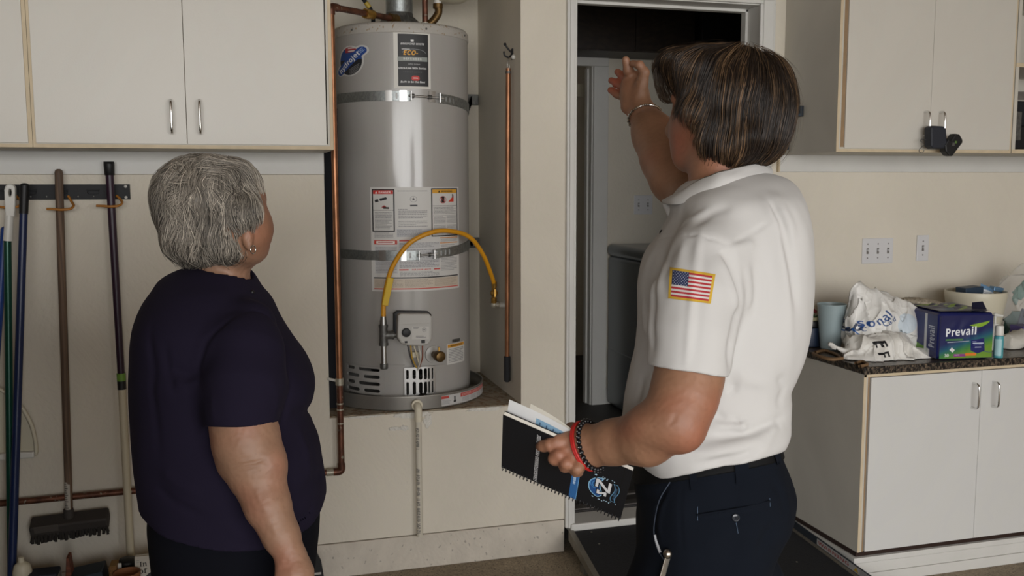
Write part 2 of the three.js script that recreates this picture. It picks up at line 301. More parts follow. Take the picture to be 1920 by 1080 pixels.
// ======================================================================= the setting
// measurements (metres): alcove 0.289..1.026 wide, its ledge 0.616 up; doorway 1.24..2.028; curb 0.135 high
const ALC = { x0: 0.289, x1: 1.026, y: 0.616, z: -0.66 }, DW = { x0: 1.243, x1: 2.028, head: 2.182, sill: 0.1 }, CEIL = 2.62, XL = -2.7, XR = 4.3;
struct('floor', [bx(XL - 0.15, XR + 0.15, -0.2, 0, -0.12, DOOR.z + 0.3)], M.concrete);
struct('ceiling', [bx(XL - 0.15, XR + 0.15, CEIL, CEIL + 0.15, -3.6, DOOR.z + 0.3)], M.plywood);
struct('wall_back', [
  bx(XL, ALC.x0, 0.135, CEIL, -0.11, 0),                      // left of the alcove
  bx(ALC.x0, ALC.x1, 0.135, ALC.y - 0.004, -0.11, 0),         // below the heater's ledge
  bx(ALC.x1, DW.x0 - 0.02, 0.135, CEIL, -0.11, 0),            // pier between alcove and door
  bx(DW.x0 - 0.02, DW.x1 + 0.02, DW.head + 0.02, CEIL, -0.11, 0),
  bx(DW.x1 + 0.02, XR, 0, CEIL, -0.11, 0),
], M.wall);
struct('wall_alcove', [
  bx(ALC.x0 - 0.1, ALC.x0, 0.135, CEIL, ALC.z - 0.1, -0.11),
  bx(ALC.x1, ALC.x1 + 0.1, 0.135, CEIL, ALC.z - 0.1, -0.11),
  bx(ALC.x0, ALC.x1, 0.135, CEIL, ALC.z - 0.1, ALC.z),
], M.wall);
// the ledge: a slab with a ragged front where the plaster has broken away
{
  const p = [[ALC.x0, -ALC.z]];
  for (let i = 0; i <= 70; i++) p.push([ALC.x0 + (ALC.x1 - ALC.x0) * i / 70, -(-0.006 + 0.014 * fractal(i / 70, 0.3, 9, 4, 4))]);
  p.push([ALC.x1, -ALC.z]);
  struct('trim_ledge', [extrude(p.reverse(), 0.010).rotateX(-Math.PI / 2).translate(0, ALC.y - 0.010, 0)], M.ledge, { label: 'rough concrete ledge under the water heater' });
}
{   // broken plaster along the ledge's edge
  const patch = (cx, cy, w, h, seed) => { const r = rng(seed), p = []; for (let i = 0; i < 26; i++) { const a = i / 26 * 2 * Math.PI, k = 0.65 + 0.35 * r(); p.push([cx + Math.cos(a) * w * k, Math.min(cy + Math.sin(a) * h * k, ALC.y - 0.002)]); } return extrude(p, 0.0035, 0.0012).translate(0, 0, 0); };
  struct('trim_plaster', [patch(0.60, 0.607, 0.085, 0.018, 3), patch(0.53, 0.556, 0.03, 0.009, 5), patch(0.565, 0.556, 0.02, 0.012, 6), patch(0.88, 0.61, 0.09, 0.014, 8), patch(0.42, 0.612, 0.08, 0.008, 9), patch(0.655, 0.575, 0.02, 0.03, 19)], M.brokenPlaster, { label: 'chipped white plaster under the ledge' });
}
{   // concrete curb the walls stand on
  const r = rng(77), top = [];
  struct('baseboard_back', [bx(XL, 1.205, 0, 0.132, -0.11, 0.006, 0.004)], M.curb, { label: 'rough painted concrete curb under the wall' });
}
// paint seam under the wall: a real 3 mm gap
struct('wall_left', [bx(XL - 0.15, XL, 0, CEIL, -0.11, DOOR.z + 0.3)], M.plywood);
struct('wall_right', [bx(XR, XR + 0.15, 0, CEIL, -0.11, DOOR.z + 0.3)], M.plywood);
struct('wall_front', [
  bx(XL, DOOR.x0, 0, CEIL, DOOR.z, DOOR.z + 0.15), bx(DOOR.x1, XR, 0, CEIL, DOOR.z, DOOR.z + 0.15), bx(DOOR.x0, DOOR.x1, DOOR.top, CEIL, DOOR.z, DOOR.z + 0.15),
], M.plywood);
struct('driveway', [bx(-14, 14, -0.25, -0.02, DOOR.z + 0.3, 22)], std({ color: 0x8f8b84, roughness: 0.9 }));

{ // added light blocker, unseen at the left; keeps daylight off the low left wall
  const t = new Thing('added_light_blocker', 'unseen stack of dark shelves and boxes added at the left to block daylight', 'shelf', V(-1.5, 0, 2.85)), X0 = -2.6, X1 = -0.38, Z0 = 2.35, Z1 = 3.3;
  t.part('shelf', [0.02, 0.74, 1.44].map((y) => bx(X0, X1, y, y + 0.04, Z0, Z1)), M.darkWood);
  for (const [x, z] of [[X0 + 0.04, Z0 + 0.03], [X1 - 0.03, Z0 + 0.03], [X0 + 0.04, Z1 - 0.03], [X1 - 0.03, Z1 - 0.03]]) t.part('upright', bx(x - 0.03, x + 0.03, 0, 1.5, z - 0.03, z + 0.03), M.darkWood);
  for (let i = 0; i < 3; i++) for (const y of [0.06, 0.78]) t.part('box', bx(X0 + 0.08 + i * 0.70, X0 + 0.08 + i * 0.70 + 0.68, y + 0.002, y + 0.64, Z0 + 0.08, Z1 - 0.08, 0.01), std({ color: 0x4a4038, roughness: 0.9 }));
}
// doorway: jamb, stop and casing
struct('trim_1', [
  bx(DW.x0 - 0.02, DW.x0, DW.sill, DW.head + 0.02, -0.12, 0.002), bx(DW.x1, DW.x1 + 0.02, DW.sill, DW.head + 0.02, -0.12, 0.002), bx(DW.x0, DW.x1, DW.head, DW.head + 0.02, -0.12, 0.002),
  bx(DW.x0, DW.x0 + 0.012, DW.sill, DW.head, -0.125, -0.088, 0.002), bx(DW.x1 - 0.012, DW.x1, DW.sill, DW.head, -0.125, -0.088, 0.002), bx(DW.x0, DW.x1, DW.head - 0.012, DW.head, -0.125, -0.088, 0.002),
], M.trimWhite, { label: 'white door jamb' });
{
  const casing = (x0, x1, y0, y1) => [bx(x0, x1, y0, y1, 0, 0.016, 0.004)];
  struct('trim_2', [...casing(1.206, 1.246, 0.1, 2.186), ...casing(2.024, 2.094, 0.1, 2.186), ...casing(1.206, 2.094, 2.186, 2.252), bx(2.036, 2.083, 0.1, 2.199, 0.014, 0.021, 0.003), bx(1.216, 1.236, 0.1, 2.199, 0.014, 0.021, 0.003), bx(1.216, 2.083, 2.199, 2.24, 0.014, 0.021, 0.003)], M.trimWhite, { label: 'white door casing' });
}
struct('trim_3', [bx(1.225, 2.06, 0.078, 0.118, -0.1, 0.03, 0.006)], M.trimWhite, { label: 'white door sill' });
// floor edge strips seen past the sill
struct('trim_4', [bx(1.25, 2.02, 0.118, 0.126, -0.17, -0.12, 0.003), bx(1.25, 2.02, 0.12, 0.128, -0.27, -0.235, 0.003)], std({ color: 0x5a5654, roughness: 0.45, metalness: 0.4 }), { label: 'dark metal threshold strips' });

// ---- laundry room beyond the door
const LZ = -1.87;
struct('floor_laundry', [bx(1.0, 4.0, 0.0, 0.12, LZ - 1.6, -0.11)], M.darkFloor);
{
  const fx1 = onZ(1111, 450, LZ).x, fx0 = fx1 - 0.76, head = onZ(1100, 123, LZ).y, fo = onZ(1137, 450, LZ).x - fx1;                              // a second doorway in the far wall
  struct('wall_laundry', [bx(1.13, fx0, 0.12, 2.5, LZ - 0.1, LZ), bx(fx1, 4.0, 0.12, 2.5, LZ - 0.1, LZ), bx(fx0, fx1, head, 2.5, LZ - 0.1, LZ), bx(1.13, 1.222, 0.12, 2.5, LZ, -0.11), bx(3.95, 4.05, 0.12, 2.5, LZ, -0.11)], M.laundryWall);
  struct('ceiling_laundry', [bx(0.9, 4.05, 2.5, 2.6, LZ - 1.7, -0.11)], M.ceiling);
  struct('wall_hallway', [bx(0.9, 1.0, 0.12, 2.5, LZ - 1.6, LZ - 0.1), bx(3.0, 3.1, 0.12, 2.5, LZ - 1.6, LZ - 0.1), bx(0.9, 3.1, 0.12, 2.5, LZ - 1.7, LZ - 1.6)], M.laundryWall);
  struct('trim_5', [bx(fx1 - 0.004, fx1 + fo, 0.12, head - 0.004, LZ, LZ + 0.018, 0.004), bx(fx0 - 0.08, fx1 + fo, head - 0.004, head + 0.07, LZ, LZ + 0.018, 0.004), bx(fx0 - 0.08, fx0 + 0.004, 0.12, head - 0.004, LZ, LZ + 0.018, 0.004), bx(fx1 - 0.012, fx1, 0.12, head, LZ - 0.1, LZ), bx(fx1 - 0.022, fx1 - 0.012, 0.12, head - 0.012, LZ - 0.09, LZ - 0.05)], M.laundryTrim, { label: 'white casing of the far doorway' });
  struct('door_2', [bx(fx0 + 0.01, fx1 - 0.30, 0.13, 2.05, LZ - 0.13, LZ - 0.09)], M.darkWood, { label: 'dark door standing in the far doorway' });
  struct('trim_6', [bx(fx0 - 0.1, fx1 + 0.1, 2.02, 2.10, LZ - 0.42, LZ - 0.38)], M.plasticCream, { label: 'pale lintel beyond the far doorway' });
  struct('baseboard_laundry', [bx(fx1 + fo + 0.001, 3.95, 0.12, 0.22, LZ, LZ + 0.012, 0.003)], M.laundryTrim);
}
// ======================================================================= the water heater and what stands round it
const HC = { x: 0.627, z: -0.325, r: 0.265 };
function onCyl(px, py, r = HC.r) {                       // where a line of sight meets the tank: { a: angle from +z, y }
  const d = ray(px, py), ox = EYE.x - HC.x, oz = EYE.z - HC.z, A = d.x * d.x + d.z * d.z, B = ox * d.x + oz * d.z, C = ox * ox + oz * oz - r * r, D = Math.max(0, B * B - A * C), t = (-B - Math.sqrt(D)) / A;
  return { a: Math.atan2(ox + d.x * t, oz + d.z * t), y: EYE.y + d.y * t, p: V(EYE.x + d.x * t, EYE.y + d.y * t, EYE.z + d.z * t) };
}
function fineWrap(g, r, a0) { return wrapGeo(new TessellateModifier(0.014, 9).modify(plain(g)), HC.x, HC.z, r, a0); }
function grid(x0, x1, n) { return Array.from({ length: n + 1 }, (_, i) => x0 + (x1 - x0) * i / n); }
function bandShape(w, h, n = 16) { const p = []; for (const x of grid(0, w, n)) p.push([x, 0]); for (const x of grid(w, 0, n)) p.push([x, h]); return p; }

// --- printed labels
const tPerf = (c, x, y, w, h, rows, col, r, jag = 0.3) => { c.fillStyle = col; const lh = h / rows; for (let i = 0; i < rows; i++) { let xx = x; const end = x + w * (1 - (r() < 0.25 ? jag * r() : 0)); while (xx < end) { const ww = Math.min(end - xx, w * (0.02 + 0.07 * r())); c.fillRect(xx, y + i * lh + lh * 0.25, ww, lh * 0.42); xx += ww + w * 0.014; } } };
const labelEco = canvasTex(420, 660, (c, w, h) => {
  c.fillStyle = '#d9d7d0'; c.fillRect(0, 0, w, h);
  c.fillStyle = '#17181b'; c.fillRect(48, 34, w - 76, h - 60);
  c.textAlign = 'center';
  c.fillStyle = '#d6d6d6'; c.fillRect(192, 98, 34, 24); c.font = 'bold italic 31px sans-serif'; c.fillText('BRADFORD WHITE', w / 2, 158);
  c.strokeStyle = '#8a8c8e'; c.lineWidth = 5; c.beginPath(); c.ellipse(230, 252, 130, 46, 0, Math.PI * 1.02, Math.PI * 2); c.stroke();
  c.fillStyle = '#e7a72b'; c.font = 'bold italic 74px sans-serif'; c.fillText('ECO-', 185, 275); c.fillStyle = '#ddd'; c.fillRect(90, 205, 90, 7);
  c.fillStyle = '#8d938f'; c.fillRect(44, 296, w - 84, 50); c.fillStyle = '#e4e5e2'; c.font = 'bold 30px sans-serif'; c.fillText('D E F E N D E R', w / 2, 331);
  c.fillStyle = '#c9c9c9'; c.font = 'italic 22px sans-serif'; c.fillText('Safety System', w / 2 + 14, 386);
  c.fillStyle = '#ededed'; c.font = 'bold 31px sans-serif'; c.fillText('Ultra-Low NOx Series', w / 2, 436);
  c.fillStyle = '#5a5b5e'; c.font = '22px sans-serif'; c.fillText('E N E R G Y   S A V E R', w / 2, 478);
  c.fillStyle = '#c8352f'; c.beginPath(); c.roundRect(196, 512, 92, 56, 26); c.fill(); c.fillStyle = '#f0d9d4'; c.fillRect(216, 534, 52, 10);
  c.fillStyle = '#ededed'; c.font = 'bold italic 30px sans-serif'; c.fillText('Built to be the Best', w / 2, 594);
});
const labelBadge = canvasTex(512, 600, (c, w, h) => {
  c.fillStyle = '#a3a19c'; c.fillRect(0, 0, w, h);
  c.save(); c.translate(w / 2, h / 2 + 6); c.fillStyle = '#c9c9c6'; c.beginPath(); c.ellipse(0, 0, 168, 236, 0, 0, 7); c.fill();
  c.rotate(-0.80); c.beginPath(); c.roundRect(-285, -84, 570, 168, 84); c.fill(); c.rotate(0.80);
  c.save(); c.beginPath(); c.ellipse(0, 0, 148, 214, 0, 0, 7); c.clip();
  c.fillStyle = '#232428'; c.fillRect(-200, -260, 400, 520);
  c.fillStyle = '#2c4a86'; c.fillRect(-200, -260, 400, 240); c.fillStyle = '#a23a3e'; c.fillRect(-60, -260, 260, 130); c.fillStyle = '#d8d4d0'; for (const y of [-205, -160]) c.fillRect(-20, y, 240, 18);
  c.fillStyle = '#8c8d8c'; for (let i = 0; i < 5; i++) { c.save(); c.translate(50, 90 + i * 24); c.rotate(-0.6); c.fillRect(-70, 0, 150, 7); c.restore(); }
  c.restore();
  c.rotate(-0.80); c.fillStyle = '#26498f'; c.beginPath(); c.roundRect(-262, -58, 524, 116, 58); c.fill();
  c.fillStyle = '#e8e8e8'; c.font = 'bold italic 96px sans-serif'; c.textAlign = 'center'; c.fillText('hydrojet', -34, 30); c.fillStyle = '#9db3d8'; c.fillRect(170, -26, 74, 9); c.fillRect(170, -6, 60, 9); c.fillRect(170, 14, 66, 9);
  c.restore();
});
const labelWarn = canvasTex(1024, 1230, (c, w, h) => {
  const r = rng(5);
  c.fillStyle = '#d3d2cf'; c.fillRect(0, 0, w, h);
  const frame = (x, y, ww, hh, head, title, tcol) => { c.strokeStyle = '#15161a'; c.lineWidth = 13; c.strokeRect(x, y, ww, hh); c.fillStyle = head; c.fillRect(x + 8, y + 8, ww - 16, 44); c.fillStyle = tcol; c.font = 'bold 32px sans-serif'; c.textAlign = 'center'; c.fillText(title, x + ww / 2 + 18, y + 42); c.beginPath(); const tx = x + ww / 2 - c.measureText(title).width / 2 - 20; c.moveTo(tx, y + 44); c.lineTo(tx + 26, y + 44); c.lineTo(tx + 13, y + 16); c.fill(); };
  frame(24, 28, 228, 488, '#c8322c', 'DANGER', '#f4e9e4');
  c.fillStyle = '#26262a'; c.save(); c.translate(70, 160); c.rotate(-0.25); c.fillRect(-20, -16, 40, 30); for (let i = 0; i < 3; i++) { c.beginPath(); c.arc(50 + i * 24, -4, 16, 0, 7); c.fill(); } c.restore();
  c.fillStyle = '#9c2c2c'; c.beginPath(); c.moveTo(120, 236); c.lineTo(200, 256); c.lineTo(150, 210); c.fill(); c.fillStyle = '#222'; c.fillRect(140, 232, 60, 20); c.fillRect(26, 266, 226, 4);
  tPerf(c, 48, 286, 180, 210, 13, '#77787a', r);
  c.textAlign = 'center'; c.strokeStyle = '#6d6e70'; c.lineWidth = 3; c.beginPath(); c.arc(452, 140, 34, 0, 7); c.stroke(); c.fillStyle = '#35363a'; c.beginPath(); for (let i = 0; i < 10; i++) { const q = i % 2 ? 8 : 20, a = i * Math.PI / 5 - Math.PI / 2; c.lineTo(452 + q * Math.cos(a), 140 + q * Math.sin(a)); } c.fill(); c.fillRect(416, 206, 76, 18);
  tPerf(c, 290, 36, 310, 18, 1, '#8b8c8e', r); tPerf(c, 296, 250, 300, 120, 6, '#8a8b8d', r, 0.7); tPerf(c, 296, 390, 300, 80, 4, '#8a8b8d', r, 0.7);
  c.fillStyle = '#c2c3c6'; c.fillRect(276, 490, 350, 96); tPerf(c, 282, 496, 336, 84, 6, '#7d7f84', r);
  tPerf(c, 40, 530, 200, 70, 5, '#85868a', r);
  frame(648, 20, 346, 560, '#d9a23a', 'WARNING', '#2b2414');
  c.strokeStyle = '#b8302c'; c.lineWidth = 6; c.beginPath(); c.arc(784, 150, 40, 0, 7); c.stroke(); c.fillStyle = '#2a2222'; c.fillRect(764, 112, 40, 72); c.strokeStyle = '#b8302c'; c.beginPath(); c.moveTo(758, 122); c.lineTo(812, 178); c.stroke();
  c.fillStyle = '#d1402c'; c.beginPath(); c.moveTo(856, 176); c.lineTo(936, 176); c.lineTo(936, 100); c.fill(); c.fillStyle = '#222'; c.fillRect(914, 84, 16, 44); c.fillStyle = '#35363a'; c.fillRect(656, 220, 330, 4);
  tPerf(c, 668, 234, 306, 90, 6, '#75767a', r); c.fillRect(656, 336, 330, 3); tPerf(c, 668, 346, 150, 90, 6, '#808186', r); tPerf(c, 832, 346, 150, 90, 6, '#808186', r); tPerf(c, 668, 448, 150, 120, 8, '#808186', r); tPerf(c, 832, 448, 150, 120, 8, '#808186', r);
  c.fillStyle = '#c2453c'; c.fillRect(34, 622, 246, 50); c.fillStyle = '#ece6e0'; c.fillRect(58, 632, 198, 30); c.fillStyle = '#a33'; c.fillRect(78, 642, 158, 9); c.fillStyle = '#c2453c'; c.fillRect(300, 618, 110, 18);
  c.fillStyle = '#d08a3e'; c.fillRect(740, 600, 254, 10); c.fillRect(740, 660, 254, 10); c.fillStyle = '#c8c8c9'; c.fillRect(40, 690, 240, 330); c.fillRect(292, 650, 444, 300);
  tPerf(c, 750, 616, 234, 36, 3, '#8b8c90', r); tPerf(c, 48, 700, 224, 310, 18, '#8f9094', r); tPerf(c, 302, 652, 424, 60, 4, '#8b8c90', r); tPerf(c, 750, 684, 234, 320, 18, '#8f9094', r);
  tPerf(c, 302, 730, 424, 220, 12, '#8b8c90', r);
  c.fillStyle = '#c8362f'; c.fillRect(296, 966, 96, 14); c.fillRect(664, 966, 76, 14); c.font = 'bold 24px sans-serif'; c.fillText('FOR YOUR SAFETY', 528, 982); tPerf(c, 302, 994, 424, 60, 4, '#8b8c90', r);
  c.fillStyle = '#1a1b20'; c.fillRect(24, 1062, 976, 14); c.fillStyle = '#cfc4b4'; c.fillRect(24, 1080, 976, 112); tPerf(c, 34, 1086, 300, 96, 7, '#a7988a', r); tPerf(c, 352, 1086, 300, 96, 7, '#a7988a', r); tPerf(c, 672, 1086, 300, 96, 7, '#a7988a', r);
  c.fillStyle = '#cf4a3a'; c.fillRect(24, 1194, 976, 12);
});
const labelSmall = canvasTex(256, 330, (c, w, h) => { const r = rng(6); c.fillStyle = '#d6d5d1'; c.fillRect(0, 0, w, h); c.fillStyle = '#d89a35'; c.fillRect(8, 8, w - 16, 52); c.fillStyle = '#2b2414'; c.font = 'bold 36px sans-serif'; c.textAlign = 'center'; c.fillText('WARNING', w / 2, 47); tPerf(c, 20, 76, w - 40, h - 100, 9, '#6f7074', r); });
const labelPan = canvasTex(1024, 150, (c, w, h) => { const r = rng(9); c.fillStyle = '#c3c2c1'; c.fillRect(0, 0, w, h); c.fillStyle = '#b9463f'; c.fillRect(0, 8, 110, 40); c.fillRect(300, 6, w - 300, 56); c.fillStyle = '#d9b7b0'; c.font = 'bold 44px sans-serif'; c.fillText('CAUTION  WATER HEATER PAN', 326, 50); tPerf(c, 10, 62, 130, 70, 4, '#88888a', r); c.fillStyle = '#2a2a2c'; c.fillRect(190, 30, 22, 90); c.fillRect(180, 90, 44, 24); for (let i = 0; i < 4; i++) tPerf(c, 330 + i * 170, 74, 140, 60, 4, '#8a8a8c', r); });
const decal = (t, rough = 0.5) => std({ map: t, roughness: rough });

{
  const t = new Thing('water_heater', 'tall grey tank water heater with warning labels standing in the wall alcove', 'water heater', V(HC.x, 0.63, HC.z));
  const c = V(HC.x, 0, HC.z), R = HC.r;
  const tank = t.part('tank', lathe([[0.02, 0.766], [R - 0.002, 0.766], [R, 0.768], [R, 2.028], [R - 0.004, 2.034], [0.02, 2.034]], c, 96), M.heater);
  t.part('top_cap', lathe([[R - 0.003, 2.026], [R + 0.002, 2.026], [R + 0.003, 2.03], [R + 0.002, 2.055], [R - 0.006, 2.066], [R - 0.03, 2.069], [0.001, 2.071]], c, 96), M.heaterCap);
  for (const a of [-0.9, 0.2, 1.0]) t.part('screw', ball(V(HC.x + (R + 0.003) * Math.sin(a), 2.043, HC.z + (R + 0.003) * Math.cos(a)), 0.004), M.galvDark);
  for (let i = 0; i < 3; i++) { const a = i * 2.094 + 0.5; t.part('foot', rod(V(HC.x + 0.2 * Math.sin(a), 0.628, HC.z + 0.2 * Math.cos(a)), V(HC.x + 0.2 * Math.sin(a), 0.647, HC.z + 0.2 * Math.cos(a)), 0.02), M.galvDark); }
  const stick = (name, tex, x0, x1, y0, y1, yref, label) => { const A = onCyl(x0, yref), B = onCyl(x1, yref), m = (x0 + x1) / 2; return t.part(name, arcSheet(HC.x, HC.z, R, A.a, B.a, onCyl(m, y1).y, onCyl(m, y0).y, 0.0008), decal(tex), tank, { uv: true, label }); };
  stick('warning_label', labelWarn, 696, 860, 351, 546, 450, 'white sheet of warnings and instructions');
  stick('brand_label', labelEco, 738, 807, 58, 166, 112, 'black brand label with orange lettering');
  { // badge: its outline is a disc crossed by a slanting bar
    const A = onCyl(630, 113), B = onCyl(699, 113), y0 = onCyl(664, 150).y, y1 = onCyl(664, 76).y, W = (B.a - A.a) * R, H = y1 - y0, s = [], n = 72;
    const inside = (x, y) => { const u = (x - 0.5) * 512, v = (0.5 - y) * 600 - 0, e = (u / 172) ** 2 + (v / 240) ** 2, cu = Math.cos(0.80), su = Math.sin(0.80), bu = u * cu - v * su, bv = u * su + v * cu; const qx = Math.max(Math.abs(bu) - 200, 0); return Math.min(Math.sqrt(e) * 172 - 172, Math.hypot(qx, bv) - 84) < 0; };
    for (let i = 0; i < n; i++) { const a = i / n * 2 * Math.PI; let k = 0.75; while (k > 0.02 && !inside(0.5 + Math.cos(a) * k, 0.5 + Math.sin(a) * k)) k -= 0.006; s.push([(0.5 + Math.cos(a) * k) * W, (0.5 + Math.sin(a) * k) * H]); }
    // fan of rings so that the bend is smooth
    const pos = [], uvs = [], idx = []; const rings = 6; for (let k = 0; k <= rings; k++) for (let i = 0; i < n; i++) { const x = W / 2 + (s[i][0] - W / 2) * k / rings, y = H / 2 + (s[i][1] - H / 2) * k / rings; pos.push(x, y, 0.0008); uvs.push(x / W, y / H); }
    for (let k = 0; k < rings; k++) for (let i = 0; i < n; i++) { const j = (i + 1) % n, a = k * n + i, b = k * n + j, e = a + n, f = b + n; idx.push(a, e, f, a, f, b); }
    const q = new THREE.BufferGeometry(); q.setAttribute('position', new THREE.Float32BufferAttribute(pos, 3)); q.setAttribute('uv', new THREE.Float32BufferAttribute(uvs, 2)); q.setIndex(idx); q.computeVertexNormals();
    q.translate(0, y0, 0); wrapGeo(q, HC.x, HC.z, R, A.a);
    t.part('badge_label', q, decal(labelBadge), tank, { uv: true, label: 'round badge crossed by a slanting blue bar' });
  }
  stick('caution_label', labelSmall, 838, 870, 643, 681, 660, 'small white label with an orange heading');
  { const A = onCyl(848, 637), B = onCyl(862, 637); t.part('small_plate', arcSheet(HC.x, HC.z, R, A.a, B.a, onCyl(855, 641).y, onCyl(855, 635).y, 0.001), M.galvDark, tank); }
  // burner skirt: three bent plates, their slots cut through, dark behind
  const plate = (x0, x1, y0, y1, yref, lift, holes, mat, name, hole) => {
    const A = onCyl(x0, yref, R + lift), B = onCyl(x1, yref, R + lift), m = (x0 + x1) / 2, Y1 = onCyl(m, y0, R + lift).y, Y0 = onCyl(m, y1, R + lift).y, W = (B.a - A.a) * (R + lift);
    const g = extrude(bandShape(W, Y1 - Y0), 0.0016, 0.0005, holes.map(([u0, u1, v0, v1]) => slotPath(u0 * W, u1 * W, v0 * (Y1 - Y0), v1 * (Y1 - Y0))), 6);
    g.translate(0, Y0, 0);
    const p = t.part(name, fineWrap(g, R + lift, A.a), mat, t.o);
    return p;
  };
  const rows = [0.83, 0.58, 0.335, 0.09], hl = [];
  rows.forEach((v, i) => { const k = i % 2; hl.push(k ? [0.10, 0.45, v, v + 0.115] : [0.10, 0.33, v, v + 0.115], k ? [0.56, 0.90, v, v + 0.115] : [0.44, 0.90, v, v + 0.115]); });
  plate(648, 722, 686, 739, 712, 0.004, hl, M.heater, 'vent_grille', true);
  // the skirt round the burner chamber is hollow; the plates close its openings
  const aG0 = onCyl(654, 712).a, aG1 = onCyl(718, 712).a, aL0 = onCyl(762, 712).a, aL1 = onCyl(812, 712).a, ring = (a0, a1, n) => arcSheet(HC.x, HC.z, R - 0.0012, a0, a1, 0.646, 0.768, 0.0012, n);
  t.part('skirt', [ring(aG1, aL0, 16), ring(aL1, aG0 + 2 * Math.PI, 72), lathe([[0.001, 0.646], [R - 0.002, 0.646], [R - 0.002, 0.648], [0.001, 0.648]], c, 48)], M.heater);
  t.part('burner', lathe([[0.001, 0.70], [0.10, 0.70], [0.14, 0.71], [0.14, 0.722], [0.04, 0.73], [0.001, 0.73]], c, 40), M.galvDark);
  plate(722, 760, 684, 746, 712, 0.003, [], M.heater, 'burner_cover'); plate(814, 834, 684, 746, 712, 0.003, [], M.heater, 'burner_cover');
  const vs = []; for (const [u, w] of [[0.05, 0.09], [0.26, 0.1]]) vs.push([u, u + w, 0.62, 0.92], [u, u + w, 0.10, 0.52]);
  for (const [u, w] of [[0.46, 0.11], [0.62, 0.1], [0.76, 0.05], [0.88, 0.05]]) vs.push([u, u + w, 0.58, 0.94], [u, u + w, 0.12, 0.50]);
  plate(758, 816, 688, 745, 716, 0.012, vs, M.steel, 'louvred_panel', true);
  t.part('grommet', ball(onCyl(793, 741, R + 0.016).p, 0.018, 0.5), M.black);
  // gas control valve
  {
    const z0 = HC.z + R - 0.004, P = (x, y) => onZ(x, y, 0.0), s = [[746, 592], [751, 588], [804, 588], [810, 594], [810, 636], [803, 646], [790, 649], [766, 648], [751, 643], [745, 632]].map(([x, y]) => { const p = P(x, y); return [p.x, p.y]; }).reverse();
    const body = t.part('gas_valve', extrude(s, 0.062, 0.006).translate(0, 0, z0), M.plasticGrey);
    const s2 = [[741, 590], [748, 585], [806, 586], [812, 592], [812, 634], [806, 640], [747, 636], [741, 628]].map(([x, y]) => { const p = P(x, y); return [p.x, p.y]; }).reverse();
    t.part('valve_bracket', extrude(s2, 0.02, 0.003).translate(0, 0, z0 + 0.012), M.black, body);
    const k = P(761, 623); t.part('knob', latheAlong([[0.001, 0], [0.0165, 0], [0.0165, 0.010], [0.0145, 0.014], [0.001, 0.014]], V(k.x, k.y, z0 + 0.068), V(k.x, k.y, z0 + 0.1), 28), M.black, body);
    const ridge = P(776, 607); t.part('valve_lip', bx(P(748, 607).x, P(807, 607).x, ridge.y - 0.003, ridge.y + 0.001, z0 + 0.066, z0 + 0.0695, 0.001), M.plasticGrey, body);
    for (const [x, y, w, h] of [[761, 641, 5, 4], [793, 640, 7, 6]]) { const a = P(x - w / 2, y + h / 2), b = P(x + w / 2, y - h / 2); t.part('port', bx(a.x, b.x, a.y, b.y, z0 + 0.062, z0 + 0.0705, 0.001), M.black, body); }
    t.part('valve_print', quadSheet(V(P(772, 636).x, P(772, 636).y, z0 + 0.0684), V(P(804, 636).x, P(804, 636).y, z0 + 0.0684), V(P(804, 612).x, P(804, 612).y, z0 + 0.0684), V(P(772, 612).x, P(772, 612).y, z0 + 0.0684)), decal(canvasTex(256, 192, (c) => { c.fillStyle = '#c9c7c2'; c.fillRect(0, 0, 256, 192); c.fillStyle = '#6b6b6c'; c.fillRect(20, 14, 90, 8); c.fillRect(20, 28, 70, 6); c.font = 'bold 40px sans-serif'; c.fillText('W', 166, 60); c.strokeStyle = '#777'; c.lineWidth = 4; c.beginPath(); c.arc(184, 46, 30, 0, 7); c.stroke(); c.fillRect(60, 140, 120, 8); c.fillRect(60, 156, 150, 7); })), body, { uv: true });
    // wires down to the burner
    const cols = [0xcfa53a, 0xd8cdb0, 0xc9c6bd, 0x8a4a30, 0x4a4a4c];
    [[770, 652, 781, 690, 0], [764, 650, 776, 688, 4], [776, 652, 787, 690, 1], [792, 652, 786, 690, 3], [784, 650, 783, 694, 2]].forEach(([xa, ya, xb, yb, c], i) => {
      const a = onZ(xa, ya - 4, z0 + 0.05), b = onCyl(xb, yb, R + 0.012).p, m = a.clone().lerp(b, 0.5).add(V(i * 0.004 - 0.008, 0, 0.012));
      t.part('wire', hose([a, m, b], i === 4 ? 0.004 : 0.0026, 16, 8), std({ color: cols[c], roughness: 0.5 }));
    });
    const cn = onCyl(779, 665, R + 0.02).p; t.part('wire_connector', bx(cn.x - 0.014, cn.x + 0.012, cn.y - 0.01, cn.y + 0.012, cn.z - 0.004, cn.z + 0.01, 0.003), M.plasticCream);
  }
  { // drain valve with its white rose
    const p = onCyl(812, 664).p, n = V(Math.sin(onCyl(812, 664).a), 0, Math.cos(onCyl(812, 664).a)), q = p.clone().addScaledVector(n, 0.075);
    const d = t.part('drain_valve', latheAlong([[0.001, 0], [0.012, 0], [0.012, 0.03], [0.018, 0.034], [0.021, 0.045], [0.021, 0.066], [0.018, 0.072], [0.001, 0.072]], p, q), M.bronze);
    t.part('valve_rose', latheAlong([[0.001, -0.002], [0.034, -0.002], [0.032, 0.004], [0.001, 0.008]], p, q), M.plasticGrey, d);
    const k = p.clone().addScaledVector(n, 0.05); t.part('valve_key', bx(k.x - 0.003, k.x + 0.004, k.y + 0.016, k.y + 0.036, k.z - 0.006, k.z + 0.006, 0.002), M.brass, d);
  }
  // flue: hood and vent pipe
  const hc = V(HC.x + 0.0, 0, HC.z - 0.02);
